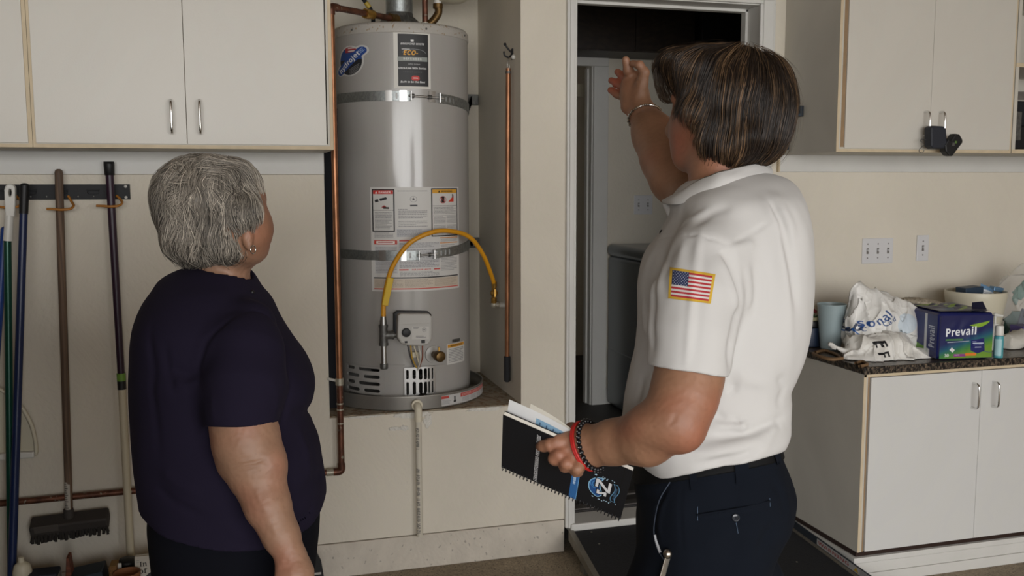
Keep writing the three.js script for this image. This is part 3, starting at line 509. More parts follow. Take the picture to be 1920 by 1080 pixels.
  t.part('draft_hood', lathe([[0.1, 2.072], [0.102, 2.078], [0.088, 2.10], [0.062, 2.125], [0.055, 2.13], [0.052, 2.15]], hc, 40), M.galvDark);
  t.part('vent_pipe', [lathe([[0.053, 2.125], [0.053, 2.22], [0.056, 2.222], [0.056, 2.232], [0.053, 2.234], [0.053, 2.62]], hc, 40)], M.galv);
  for (let i = 0; i < 4; i++) { const a = i * 1.57 + 0.4; t.part('hood_leg', rod(V(hc.x + 0.1 * Math.sin(a), 2.07, hc.z + 0.1 * Math.cos(a)), V(hc.x + 0.056 * Math.sin(a), 2.135, hc.z + 0.056 * Math.cos(a)), 0.004), M.galvDark); }
}
// drain pan
{
  const t = new Thing('drain_pan', 'round aluminium drain pan under the water heater with a red caution sticker', 'drain pan', V(HC.x, ALC.y, HC.z));
  const c = V(HC.x, 0, HC.z);
  const p = t.part('pan', lathe([[0.001, 0.6175], [0.312, 0.6175], [0.316, 0.621], [0.316, 0.668], [0.319, 0.671], [0.316, 0.674], [0.312, 0.671], [0.312, 0.622], [0.001, 0.622]], c, 96), M.panAlu);
  const A = onCyl(828, 750, 0.317), B = onCyl(905, 735, 0.317);
  t.part('caution_sticker', arcSheet(HC.x, HC.z, 0.3162, A.a, B.a, 0.624, 0.664, 0.0006), decal(labelPan), p, { uv: true });
}
// restraint straps
function strap(label, yc, pxL, pxR, seedY, ends) {
  const R = HC.r + 0.0015, h = 0.036;
  const t = new Thing('tank_strap', label, 'metal strap', V(HC.x, yc, HC.z), 'steel straps that hold the tank');
  const L = onCyl(pxL, seedY, R).a, Rr = onCyl(pxR, seedY, R).a;
  const tiltY = (g, k) => { const p = g.attributes.position; for (let i = 0; i < p.count; i++) p.setY(i, p.getY(i) + k(Math.atan2(p.getX(i) - HC.x, p.getZ(i) - HC.z))); return g; };
  const lift = (a) => ends.tilt * Math.max(0, a) ** 1.5 * 0.06;
  const slots = (W, n, from) => Array.from({ length: n }, (_, i) => slotPath(from + i * 0.02, from + 0.006 + i * 0.02, h * 0.22, h * 0.78));
  const seg = (a0, a1, holes) => { const W = (a1 - a0) * R, g = extrude(bandShape(W, h, 40), 0.0018, 0.0004, holes(W), 5); g.translate(0, yc - h / 2, 0); return tiltY(fineWrap(g, R, a0), lift); };
  t.part('strap', seg(-1.75, L, (W) => slots(W, 3, W - 0.075)), M.galv);
  t.part('strap', seg(Rr, 1.62, (W) => slots(W, 4, 0.012)), M.galv);
  const tab = (a, s) => { const p = V(HC.x + R * Math.sin(a), yc + lift(a), HC.z + R * Math.cos(a)); return [bx(p.x - (s > 0 ? 0.004 : 0), p.x + (s > 0 ? 0 : 0.004), p.y - h / 2, p.y + h / 2, p.z - 0.004, p.z + 0.026, 0.001)]; };
  t.part('strap_tab', tab(L, 1), M.steel); t.part('strap_tab', tab(Rr, -1), M.steel);
  for (const [xa, xb] of ends.clips) { const A = onCyl(xa, seedY, R).a, B = onCyl(xb, seedY, R).a; t.part('clip', arcSheet(HC.x, HC.z, R + 0.0024, A, B, yc - h / 2 - 0.002, yc + h / 2 + 0.002, 0.0016, 6), M.steel); }
  const pt = (a) => V(HC.x + (R + 0.014) * Math.sin(a), yc + lift(a), HC.z + (R + 0.014) * Math.cos(a)), b0 = pt(L - 0.03), b1 = pt(Rr + 0.05), b = t.part('bolt', rod(b0, b1, 0.0042), M.steel);
  for (const k of [0.05, 0.55]) { const q0 = b0.clone().lerp(b1, k), q1 = b0.clone().lerp(b1, k + 0.1); t.part('nut', rod(q0, q1, 0.0085, 0.0085, 6), M.galvDark, b); }
  // the straight run back to the wall, with its lag screw
  const e0 = V(HC.x + R * Math.sin(1.6), yc + lift(1.6), HC.z + R * Math.cos(1.6)), e1 = V(0.992, ends.y, -0.645), g = quadSheet(e0.clone().add(V(0, -h / 2, 0)), e1.clone().add(V(0, -h / 2, 0)), e1.clone().add(V(0, h / 2, 0)), e0.clone().add(V(0, h / 2, 0)), 8, 1);
  const g2 = g.clone().translate(0.0018, 0, 0); g2.index.array.reverse();
  t.part('wall_strap', [g, g2], M.galvDark);
  t.part('wall_bracket', bx(0.968, 1.022, ends.y - 0.024, ends.y + 0.022, -0.658, -0.640, 0.002), M.galvDark);
}
strap('upper galvanised strap round the grey tank below the black brand label', onCyl(772, 180, HC.r).y, 770, 822, 180, { tilt: -0.3, clips: [[723, 735], [749, 763], [804, 816]], y: onZ(900, 186, -0.62).y });
strap('lower galvanised strap round the grey tank across the warning sheet', onCyl(772, 479, HC.r).y, 785, 812, 479, { tilt: 0.35, clips: [[712, 724], [752, 762]], y: onZ(902, 455, -0.62).y });

// gas line: drip leg and tee, flexible yellow connector, wall valve
{
  const x = onZ(719, 620, -0.03).x, yAt = (py) => onZ(719, py, -0.03).y, z = -0.03, P = (py) => V(x, yAt(py), z);
  const t = new Thing('gas_tee', 'galvanised gas pipe tee with a capped drip leg beside the heater control', 'pipe', P(628));
  t.part('drip_leg', rod(P(688), P(640), 0.0105), M.steel);
  t.part('cap', latheAlong([[0.001, 0], [0.012, 0], [0.0148, 0.003], [0.0148, 0.02], [0.011, 0.021]], P(692), P(640)), M.galvDark);
  t.part('tee', [rod(P(645), P(612), 0.0155), rod(P(648), P(643), 0.0175), rod(P(614), P(609), 0.0175), rod(V(x, yAt(629), z), V(x + 0.035, yAt(629), z), 0.0145), rod(V(x + 0.032, yAt(629), z), V(x + 0.038, yAt(629), z), 0.0168)], M.galvDark);
  t.part('nipple', rod(V(x + 0.03, yAt(629), z), V(x + 0.078, yAt(629), z - 0.002), 0.0105), M.galvDark);
  t.part('union', rod(V(x + 0.052, yAt(629), z), V(x + 0.062, yAt(629), z), 0.0155, 0.0155, 8), M.galvDark);
  t.part('nut', [rod(P(612), P(600), 0.0125, 0.0125, 8), rod(P(602), P(593), 0.0105)], M.steel);
}
{
  const pts = [[719, 596, -0.03], [719.5, 570, -0.03], [725, 535, -0.024], [738, 496, -0.012], [768, 456, 0.004], [812, 435, -0.004], [850, 434, -0.03], [882, 446, -0.075], [906, 478, -0.13], [921, 515, -0.185], [926, 530, -0.205]].map(([x, y, z]) => onZ(x, y, z));
  const t = new Thing('gas_hose', 'yellow flexible gas hose arching across the front of the grey tank', 'hose', pts[0]);
  const h = t.part('hose', hose(pts, 0.0088, 120, 16), M.yellowHose);
  const d = pts[2].clone().sub(pts[1]).normalize(), a = onZ(733, 521, -0.012), b = onZ(722, 573, -0.016);
  t.part('tag', [along(new RoundedBoxGeometry(0.022, a.distanceTo(b), 0.004, 2, 0.0018).translate(0, a.distanceTo(b) / 2, 0), b, a), along(new RoundedBoxGeometry(0.016, a.distanceTo(b) * 0.95, 0.003, 2, 0.0014).rotateY(1.1).translate(-0.008, a.distanceTo(b) / 2, -0.004), b, a)], M.yellowTag, h, { label: 'yellow paper tag' });
}
{
  const v0 = onZ(926.5, 528, -0.207), v1 = onZ(926, 571, -0.225), w = V(ALC.x1, onX(945, 571, ALC.x1).y, v1.z);
  const t = new Thing('gas_shutoff', 'brass gas shutoff valve on a white pipe stub in the alcove side wall', 'valve', V(w.x, w.y, w.z));
  t.part('valve_body', [rod(v0, v0.clone().lerp(v1, 0.22), 0.0115, 0.0115, 8), rod(v0.clone().lerp(v1, 0.2), v0.clone().lerp(v1, 0.75), 0.0095), ball(v0.clone().lerp(v1, 0.5), 0.0155), rod(v0.clone().lerp(v1, 0.72), v1, 0.0125, 0.0125, 8)], M.brass);
  const hk = v0.clone().lerp(v1, 0.5); t.part('handle', [bx(hk.x - 0.006, hk.x + 0.004, hk.y - 0.016, hk.y + 0.02, hk.z + 0.012, hk.z + 0.024, 0.003)], M.brass);
  t.part('elbow', [ball(v1, 0.0145), rod(v1, v1.clone().lerp(w, 0.45), 0.0135)], M.solder);
  t.part('pipe_stub', rod(v1.clone().lerp(w, 0.3), w, 0.0105), M.plasticWhite);
  t.part('escutcheon', rod(w.clone().add(V(-0.004, 0, 0)), w, 0.02), M.plasticWhite);
}
// copper water line: over the tank top, down the front of the alcove and off along the wall
{
  const x = onZ(630, 420, 0.035).x, z = 0.035, yE = onZ(637, 884, z).y, yT = onZ(624, 13, z).y, r = 0.0112;
  const T = V(x, yT, z), mid = onZ(688, 23, -0.10), end = V(onZ(742, 36, -0.2).x, onZ(742, 36, -0.2).y, -0.2), yMid = onZ(636, 716, z).y, L = V(-1.3, onZ(100, 938, z).y, z), E = V(x, yE, z);
  const t = new Thing('copper_pipe', 'copper water pipe running down beside the tank and along the left wall', 'pipe', V(x, 1.2, z));
  t.part('riser', rod(V(x, yMid, z), T, r), M.copper, null, { label: 'bright copper upper length' });
  t.part('lower_riser', rod(E, V(x, yMid, z), r * 1.04), M.copperOld, null, { label: 'dull brown lower length' });
  t.part('elbow', [hose([T.clone().add(V(0, -0.026, 0)), T.clone().add(V(0, -0.006, 0)), T.clone().lerp(mid, 0.05), T.clone().lerp(mid, 0.17)], 0.0142, 16, 16)], M.copperOld);
  t.part('top_run', rod(T, end, r), M.copperOld);
  t.part('union', [rod(T.clone().lerp(end, 0.50), T.clone().lerp(end, 0.57), 0.0185, 0.0185, 8), rod(T.clone().lerp(end, 0.57), T.clone().lerp(end, 0.63), 0.0165)], M.brass);
  t.part('union', [rod(T.clone().lerp(end, 0.90), T.clone().lerp(end, 1.0), 0.0185, 0.0185, 8)], M.bronze);
  t.part('dropper', [rod(end, V(end.x + 0.02, 2.065, end.z - 0.01), 0.0155), ball(end, 0.019)], M.bronze);
  t.part('solder_ring', rod(V(x, yMid - 0.012, z), V(x, yMid + 0.014, z), 0.0145), M.solder);
  t.part('pipe_clip', [rod(V(ALC.x0 - 0.004, yMid + 0.008, 0.006), V(x, yMid + 0.002, z), 0.005)], M.plasticWhite);
  for (const py of [757, 768, 794]) { const y = onZ(636, py, z).y; t.part('solder_ring', rod(V(x, y - 0.002, z), V(x, y + 0.003, z), 0.0128), M.solder); }
  t.part('elbow', [hose([V(x, yE + 0.03, z), V(x, yE + 0.008, z), V(x - 0.008, yE, z), V(x - 0.03, yE, z)], 0.0138, 16, 16)], M.copperOld);
  t.part('coupling', rod(V(x - 0.03, yE, z), V(x - 0.055, yE, z), 0.0135), M.solder);
  t.part('wall_run', rod(V(x - 0.02, yE, z), L, r), M.copperOld);
  for (const xx of [-0.35, -0.95]) t.part('pipe_clip', bx(xx - 0.008, xx + 0.008, yE - 0.03, yE - 0.002, 0.001, z, 0.002), M.galvDark);
}
// white plastic drain pipe
{
  const x = onZ(786, 900, 0.032).x, y0 = 0.137, yT = onZ(786, 775, 0.032).y, z = 0.032, r = 0.0112;
  const t = new Thing('drain_pipe', 'white plastic drain pipe with printed lettering running down from the pan', 'pipe', V(x, y0, z));
  const g = new THREE.CylinderGeometry(r, r, yT - y0, 24, 1).translate(x, (yT + y0) / 2, z);
  const print = canvasTex(128, 2048, (c, w, h) => { c.fillStyle = '#cdc7b8'; c.fillRect(0, 0, w, h); c.save(); c.translate(0, h); c.rotate(-Math.PI / 2); c.fillStyle = '#3c3c40'; c.font = 'bold 40px sans-serif'; c.fillText('1/2  CPVC  ASTM D2846   SDR 11    NSF-pw   100 PSI @ 180F', 60, 18 + 46); c.fillText('1  Made in the USA', 1460, 18 + 46); c.restore(); });
  print.wrapS = THREE.RepeatWrapping; print.offset.x = 0.5 - 0.0;
  t.part('pipe', g, std({ map: print, roughness: 0.42 }), null, { uv: true });
  t.part('elbow', [hose([V(x, yT - 0.02, z), V(x, yT + 0.01, z), V(x, yT + 0.024, z - 0.012), V(x, yT + 0.026, -0.012)], 0.0145, 20, 20), rod(V(x, yT - 0.03, z), V(x, yT - 0.012, z), 0.0152)], M.pvc);
  t.part('collar', [rod(V(x, yT + 0.026, 0.012), V(x, yT + 0.026, -0.002), 0.021)], M.pvc);
}
// copper rod on a hook on the alcove's side wall
{
  const x = ALC.x1 - 0.018, a = onX(951, 716, x), b = onX(953, 128, x), g0 = onX(951, 668, x);
  const t = new Thing('copper_rod', 'straight copper rod with a black grip hanging on the alcove side wall', 'rod', b);
  t.part('shaft', rod(g0, b, 0.0098), M.copper);
  t.part('grip', latheAlong([[0.001, 0], [0.009, 0], [0.0135, 0.006], [0.0135, 0.1], [0.0125, g0.y - a.y], [0.001, g0.y - a.y + 0.001]], a, g0), M.rubber);
  t.part('collar', rod(b.clone().add(V(0, -0.02, 0)), b.clone().add(V(0, -0.012, 0)), 0.0118), M.galvDark);
  const k = b.clone().add(V(0, 0.045, 0)); t.part('wire_loop', hose([b.clone().add(V(0, -0.014, -0.011)), b.clone().add(V(0, 0.02, -0.012)), k.clone().add(V(0.002, 0, 0)), b.clone().add(V(0, 0.02, 0.012)), b.clone().add(V(0, -0.014, 0.011))], 0.0012, 32, 6), M.steel);
  const h = new Thing('wall_hook', 'small black double hook screwed to the alcove wall above the rod', 'hook', V(ALC.x1, k.y, k.z));
  h.part('hook', [hose([V(ALC.x1 - 0.002, k.y + 0.01, k.z), V(ALC.x1 - 0.016, k.y - 0.003, k.z), V(ALC.x1 - 0.032, k.y + 0.003, k.z), V(ALC.x1 - 0.036, k.y + 0.018, k.z)], 0.0035, 24, 10), hose([V(ALC.x1 - 0.002, k.y + 0.012, k.z), V(ALC.x1 - 0.02, k.y + 0.03, k.z), V(ALC.x1 - 0.03, k.y + 0.043, k.z)], 0.0035, 16, 10), ball(V(ALC.x1 - 0.031, k.y + 0.045, k.z), 0.006)], M.black);
  h.part('hook_plate', bx(ALC.x1 - 0.005, ALC.x1, k.y - 0.012, k.y + 0.03, k.z - 0.01, k.z + 0.01, 0.002), M.black);
  h.part('screw', ball(V(ALC.x1 - 0.006, k.y - 0.006, k.z + 0.03), 0.009), M.plasticWhite);
}
// near-black strip added to stand in for the shade in the gap
single('gap_shade_strip', 'narrow black strip added for the dark of the gap between the tank and the alcove wall', 'board', V(0.31, ALC.y, -0.1), [bx(0.2905, 0.352, ALC.y + 0.008, 1.75, -0.125, -0.105, 0.003)], std({ color: 0x14171f, roughness: 0.9 }));
// cold side above the tank: copper stub, elbow, expansion tank, power cable
{
  const z = -0.3, q = (x, y) => onZ(x, y, z), a = q(797, 44), b = q(797, 2), c = q(821, 14), d = q(803, 46);
  const t = new Thing('expansion_tank', 'cream expansion tank above the heater with a copper riser and bronze elbow', 'tank', a);
  const C = q(846, 0), r = 0.105, y0 = q(846, 9).y + 0.004;
  t.part('shell', lathe([[0.001, y0], [0.05, y0 + 0.006], [0.085, y0 + 0.026], [r, y0 + 0.064], [r, 2.58], [0.07, 2.61], [0.001, 2.615]], V(C.x, 0, C.z), 48), M.plasticCream);
  t.part('riser', rod(V(a.x, 2.06, z), V(b.x, 2.36, z), 0.0115), M.copperOld);
  t.part('fitting', [rod(V(a.x, 2.08, z), V(a.x, 2.105, z), 0.017), rod(V(a.x, 2.062, z), V(a.x, 2.075, z), 0.015)], M.solder);
  t.part('elbow', [hose([d, d.clone().lerp(c, 0.4).add(V(0.004, -0.012, 0)), c.clone().add(V(0.002, -0.02, 0)), c.clone().add(V(0, 0.012, 0))], 0.0155, 20, 16), rod(c.clone().add(V(0, -0.004, 0)), c.clone().add(V(0, 0.014, 0)), 0.02)], M.bronze);
  t.part('white_nut', rod(c.clone().add(V(0, 0.012, 0)), c.clone().add(V(-0.002, 0.036, 0)), 0.0145, 0.0145, 8), M.plasticWhite);
}
{
  const z = -0.36, pts = [[700, 46], [699, 30], [694, 16], [684, 2], [676, -14], [670, -60]].map(([x, y]) => onZ(x, y, z));
  const t = new Thing('power_cable', 'black cable with a yellow band curving up behind the copper pipe over the tank', 'cable', pts[0]);
  t.part('cable', hose([...pts, pts[5].clone().add(V(0, 0.25, 0))], 0.0085, 48, 12), M.blackMatte);
  t.part('band', rod(pts[2].clone().lerp(pts[3], 0.1), pts[2].clone().lerp(pts[3], 0.8), 0.0094), std({ color: 0xb59a3a, roughness: 0.5 }));
}
// ======================================================================= cabinets
function pull(t, parent, x, y0, y1, z, out = 0.03, mat = M.chrome) {          // bent rod handle
  const r = 0.0042, k = 0.012;
  return t.part('handle', [hose([V(x, y1, z - 0.001), V(x, y1, z + out - k), V(x, y1 - k * 0.35, z + out - k * 0.35), V(x, y1 - k, z + out), V(x, (y0 + y1) / 2, z + out + 0.002), V(x, y0 + k, z + out), V(x, y0 + k * 0.35, z + out - k * 0.35), V(x, y0, z + out - k), V(x, y0, z - 0.001)], r, 64, 12)], mat, parent);
}
function wallCabinet(label, x0, x1, y0, y1, z1, doors, handles, opt = {}) {
  const t = new Thing('wall_cabinet', label, 'cabinet', V((x0 + x1) / 2, y0, 0));
  const w = 0.018, zf = z1 - 0.002;
  t.part('side_panel', bx(x0, x0 + w, y0, y1, 0.002, zf), opt.side || M.laminateShaded); t.part('side_panel', bx(x1 - w, x1, y0, y1, 0.002, zf), M.laminateShaded);
  t.part('bottom_panel', bx(x0 + w, x1 - w, y0, y0 + w, 0.002, zf), M.laminateShaded); t.part('top_panel', bx(x0 + w, x1 - w, y1 - w, y1, 0.002, zf), M.laminateShaded);
  t.part('back_panel', bx(x0 + w, x1 - w, y0 + w, y1 - w, 0.002, 0.008), M.laminateShaded);
  t.part('edge_band', [bx(x0, x0 + w * (opt.lw || 0.6), y0, y1, zf, z1, 0.0006), bx(x1 - w * 0.6, x1, y0, y1, zf, z1, 0.0006), bx(x0, x1, y0, y0 + w * 0.62, zf, z1 + 0.0003, 0.0006)], M.edgeTan);
  const pieces = [];
  for (const [a, b] of doors) pieces.push(t.part('door', bx(a, b, y0 + w * 0.62 + 0.0025, y1 - 0.01, z1 - 0.016, z1 + 0.002, 0.0012), opt.front || M.laminate));
  for (const [i, x, ya, yb] of handles) pull(t, pieces[i], x, ya, yb, z1 + 0.002);
  return t;
}
const yb = 1.5835;
wallCabinet('white laminate wall cabinet at the far left, cut by the picture edge', -1.5, -0.598, yb, 2.5, 0.30, [[-1.482, -1.05], [-1.047, -0.609]], [[0, -1.09, 1.633, 1.733], [1, -1.01, 1.633, 1.733]]);
wallCabinet('white two-door wall cabinet with slim chrome handles, above the woman', -0.597, 0.2975, yb, 2.5, 0.30, [[-0.5885, -0.1568], [-0.1555, 0.2755]], [[0, -0.1985, 1.631, 1.731], [1, -0.1145, 1.631, 1.733]]);
struct('trim_7', [bx(XL, 0.289, 1.506, yb, 0, 0.016, 0.002)], M.trimWhite, { label: 'white ledger board under the left cabinets' });
struct('trim_8', [bx(2.131, XR, 1.518, 1.588, 0, 0.016, 0.002)], M.trimWhite, { label: 'white ledger board under the right cabinets' });
struct('trim_9', [bx(2.124, 2.131, 1.518, 1.595, 0, 0.018, 0.001)], M.edgeTan, { label: 'raw edge of the ledger board' });

const rc = wallCabinet('white two-door wall cabinet with chrome handles, above the counter', 2.147, 2.948, 1.588, 2.5, 0.37, [[2.182, 2.5592], [2.5605, 2.94]], [[0, 2.531, 1.652, 1.742], [1, 2.600, 1.652, 1.742]], { lw: 0.62 });
// brown reveal at the first door
rc.part('filler_strip', bx(2.158, 2.1815, 1.60, 2.49, 0.358, 0.366), M.edgeBrown);
{ // open shelf unit at the right
  const x0 = 2.952, x1 = 3.72, z1 = 0.37, y0 = 1.588, t = new Thing('shelf_unit', 'open white wall shelf unit at the far right beside the wall cabinet', 'shelf', V(3.3, y0, 0));
  t.part('side_panel', bx(x0, x0 + 0.016, y0, 2.5, 0.002, z1), M.laminateShaded); t.part('side_panel', bx(x1 - 0.016, x1, y0, 2.5, 0.002, z1), M.laminateShaded);
  t.part('back_panel', bx(x0 + 0.016, x1 - 0.016, y0 + 0.016, 2.484, 0.002, 0.01), M.laminateShaded);
  for (const y of [y0, 1.925, 2.2, 2.484]) t.part('shelf', [bx(x0 + 0.016, x1 - 0.016, y, y + 0.016, 0.002, z1 - 0.002)], M.laminateShaded);
  t.part('edge_band', [y0, 1.925, 2.2, 2.484].map((y) => bx(x0, x1, y, y + 0.016, z1 - 0.002, z1 + 0.0004, 0.0006)), M.edgeTan);
}
{ // things on the shelf
  const t = new Thing('shelf_device', 'black boxy appliance with a grey front on the open shelf', 'appliance', V(3.1, 1.604, 0.2));
  t.part('body', bx(2.975, 3.3, 1.604, 1.70, 0.06, 0.33, 0.008), M.black); t.part('body', bx(2.985, 3.3, 1.70, 1.80, 0.06, 0.31, 0.008), M.blackMatte);
  t.part('front_panel', bx(2.985, 3.02, 1.64, 1.755, 0.325, 0.345, 0.004), M.galvDark);
  const c = new Thing('folded_cloth', 'grey folded cloth lying on the black appliance on the shelf', 'cloth', V(3.08, 1.80, 0.2));
  c.part('cloth', quadSheet(V(2.975, 1.803, 0.3), V(3.25, 1.803, 0.3), V(3.25, 1.86, 0.12), V(3.0, 1.85, 0.12), 16, 10, (q, u, v) => { q.y += 0.025 * Math.sin(u * 5) * Math.sin(v * 3.1) + 0.002; }), std({ color: 0x8d8782, roughness: 0.9, side: THREE.DoubleSide }));
}
{ // gadget hung from the right-hand wall cabinet's handles
  const p = (x, y) => onZ(x, y, 0.425), t = new Thing('hanging_pouch', 'black hinged gadget hanging from the cabinet handles over the counter', 'gadget', p(1757, 258));
  const poly = (l) => l.map(([x, y]) => { const q = p(x, y); return [q.x, q.y]; }).reverse();
  const b = t.part('body', extrude(poly([[1741, 240], [1745, 236], [1764, 237], [1769, 241], [1771, 268], [1766, 279], [1746, 279], [1741, 274]]), 0.03, 0.005).translate(0, 0, 0.405), std({ color: 0x20242e, roughness: 0.6 }));
  for (let i = 0; i < 5; i++) { const q0 = p(1748, 246.5 + i * 6), q1 = p(1755, 243 + i * 6); t.part('marking', bx(q0.x, q1.x, q0.y, q1.y, 0.435, 0.4368, 0.0006), M.plasticGrey, b); }
  t.part('jaw', extrude(poly([[1766, 272], [1772, 262], [1778, 263], [1786, 251], [1793, 252], [1799, 262], [1799, 268], [1780, 293], [1774, 292], [1767, 284]]), 0.026, 0.005).translate(0, 0, 0.412), M.black);
  const d = p(1786, 267); t.part('button', ball(V(d.x, d.y, 0.441), 0.006), std({ color: 0x5a7a3a, roughness: 0.5 })); const d2 = p(1783, 271); t.part('button', bx(d2.x - 0.008, d2.x + 0.003, d2.y - 0.006, d2.y + 0.006, 0.439, 0.4435, 0.001), M.galvDark);
  const h0 = onZ(1735, 258, 0.41), h = new Thing('s_hook', 'thin bent wire hook hanging from the left cabinet handle', 'hook', h0);
  h.part('wire', hose([[1740, 257], [1737, 262], [1728, 261], [1726, 264], [1729, 267], [1731, 272], [1724, 280], [1724, 285], [1730, 286], [1733, 281]].map(([x, y]) => onZ(x, y, 0.412)), 0.0014, 60, 6), M.galvDark);
}
// two small devices stuck to the cabinet's side
for (const [label, xa, xb, ya, yb2, screw] of [['small dark square sensor on the wall cabinet side, the upper of two', 1478, 1508, 198, 222, 1], ['small black device low on the wall cabinet side, by his hair', 1465, 1481, 244, 282, 0]]) {
  const X = 2.147, a = onX(xa, yb2, X), b = onX(xb, ya, X), t = new Thing('wall_sensor', label, 'sensor', V(X, (a.y + b.y) / 2, (a.z + b.z) / 2), 'small devices on the cabinet side');
  t.part('case', bx(X - 0.016, X - 0.0004, Math.min(a.y, b.y), Math.max(a.y, b.y), Math.min(a.z, b.z), Math.max(a.z, b.z), 0.003), std({ color: 0x23303c, roughness: 0.4 }));
  if (screw) { const q = onX(1490, 207, X); t.part('button', ball(V(X - 0.016, q.y, q.z), 0.008), M.plasticGrey); t.part('lower_strip', bx(X - 0.0175, X - 0.004, a.y + 0.002, a.y + 0.012, Math.min(a.z, b.z) + 0.003, Math.max(a.z, b.z) - 0.003, 0.001), std({ color: 0x4a6478, roughness: 0.5 })); }
}
// ---- base cabinet and counter
const BX = 2.133, BZ = 0.605, BT = 0.786, CT = 0.815;
{
  const t = new Thing('base_cabinet', 'white laminate base cabinet with chrome handles under the granite counter', 'cabinet', V(3.1, 0.104, 0.3));
  const x1 = XR - 0.02, d0 = 2.1615;
  t.part('side_panel', bx(BX, BX + 0.018, 0.122, BT, 0.003, BZ - 0.002), M.laminateShaded);
  t.part('toe_board', [bx(BX - 0.004, x1, 0.106, 0.122, 0.003, BZ - 0.003)], M.toeBrown);
  t.part('carcass', bx(BX + 0.018, x1, 0.123, BT, 0.003, BZ - 0.022), M.laminateShaded);
  t.part('edge_band', [bx(BX, BX + 0.011, 0.122, BT, BZ - 0.002, BZ, 0.0006), bx(BX, x1, BT - 0.010, BT, BZ - 0.002, BZ, 0.0006)], M.edgeTan);
  t.part('filler_strip', [bx(BX + 0.0112, d0 - 0.0015, 0.122, BT - 0.0105, BZ - 0.012, BZ - 0.004)], M.edgeBrown);
  const xs = [d0, 2.6455, 3.135, 3.63, x1];
  for (let i = 0; i < 4; i++) {
    const d = t.part('door', bx(xs[i] + 0.0007, xs[i + 1] - 0.0007, 0.1235, BT - 0.0125, BZ - 0.016, BZ + 0.003, 0.0012), M.laminateCool);
    const hx = i % 2 ? xs[i] + 0.052 : xs[i + 1] - 0.040; pull(t, d, hx, 0.635, 0.728, BZ + 0.003, 0.032);
  }
}
struct('baseboard_right', [bx(2.115, XR, 0, 0.104, 0.002, 0.600), bx(2.115, XR, 0, 0.040, 0.6, 0.612, 0.002), bx(2.115, XR, 0.041, 0.082, 0.6, 0.610, 0.002), bx(2.115, XR, 0.0835, 0.104, 0.6, 0.613, 0.002)], M.trimWhite, { label: 'white plinth under the base cabinet' });
single('counter_top', 'dark speckled granite laminate worktop over the base cabinet', 'worktop', V(3.1, BT, 0.3), [bx(BX - 0.004, XR - 0.01, BT + 0.0005, CT, 0.002, BZ + 0.006, 0.004)], M.granite);
// switch plates
function plateThing(label, pts, n, z = 0, group) {
  const a = onZ(pts[0], pts[3], z), b = onZ(pts[1], pts[2], z), w = b.x - a.x, t = new Thing('switch_plate', label, 'switch', V((a.x + b.x) / 2, (a.y + b.y) / 2, z), group);
  t.part('plate', bx(a.x, b.x, a.y, b.y, z + 0.0005, z + 0.006, 0.003), M.plate);
  for (let i = 0; i < n; i++) { const x = a.x + w * (i + 0.5) / n, y = (a.y + b.y) / 2; t.part('toggle_slot', bx(x - 0.0055, x + 0.0055, y - 0.0125, y + 0.0125, z + 0.0055, z + 0.0066, 0.0004), M.plateSlot); const k = t.part('toggle', bx(x - 0.0042, x + 0.0042, y - 0.001, y + 0.007, z + 0.006, z + 0.016, 0.002), M.plate); for (const s of [-1, 1]) t.part('screw', rod(V(x, y + s * 0.03, z + 0.0055), V(x, y + s * 0.03, z + 0.0068), 0.0032), M.plateSlot); }
}
plateThing('wide white plate with three switches on the wall above the bags', [1614.5, 1674, 446, 494.5], 3);
plateThing('narrow white plate with one switch right of the triple plate', [1716.5, 1741, 440.5, 489.5], 1);
plateThing('grey double switch plate in the dim room beyond the doorway', [1188, 1223, 366, 402], 2, LZ);
// laundry appliance
{
  const x0 = 2.125, x1 = 2.82, z0 = LZ + 0.02, z1 = -1.15, y0 = 0.12, y1 = onZ(1150, 460, -1.7).y, t = new Thing('dryer', 'grey laundry machine with rounded top in the room beyond the doorway', 'dryer', V((x0 + x1) / 2, y0, (z0 + z1) / 2));
  t.part('cabinet', bx(x0, x1, y0 + 0.01, y1 - 0.07, z0, z1, 0.025, 4), M.appliance);
  t.part('top', bx(x0 - 0.008, x1 + 0.008, y1 - 0.075, y1, z0 - 0.005, z1 + 0.02, 0.034, 5), M.appliance);
  t.part('lower_panel', bx(x0 - 0.004, x0 + 0.02, y0 + 0.02, y0 + 0.36, z0 + 0.02, z1 - 0.02, 0.01), M.appliance);
  t.part('door', latheAlong([[0.001, 0], [0.2, 0], [0.21, 0.02], [0.17, 0.035], [0.001, 0.03]], V((x0 + x1) / 2, y0 + 0.55, z1 - 0.005), V((x0 + x1) / 2, y0 + 0.55, z1 + 1), 40), M.black);
  t.part('base', bx(x0 + 0.02, x1 - 0.02, y0, y0 + 0.02, z0 + 0.02, z1 - 0.02), M.black);
}
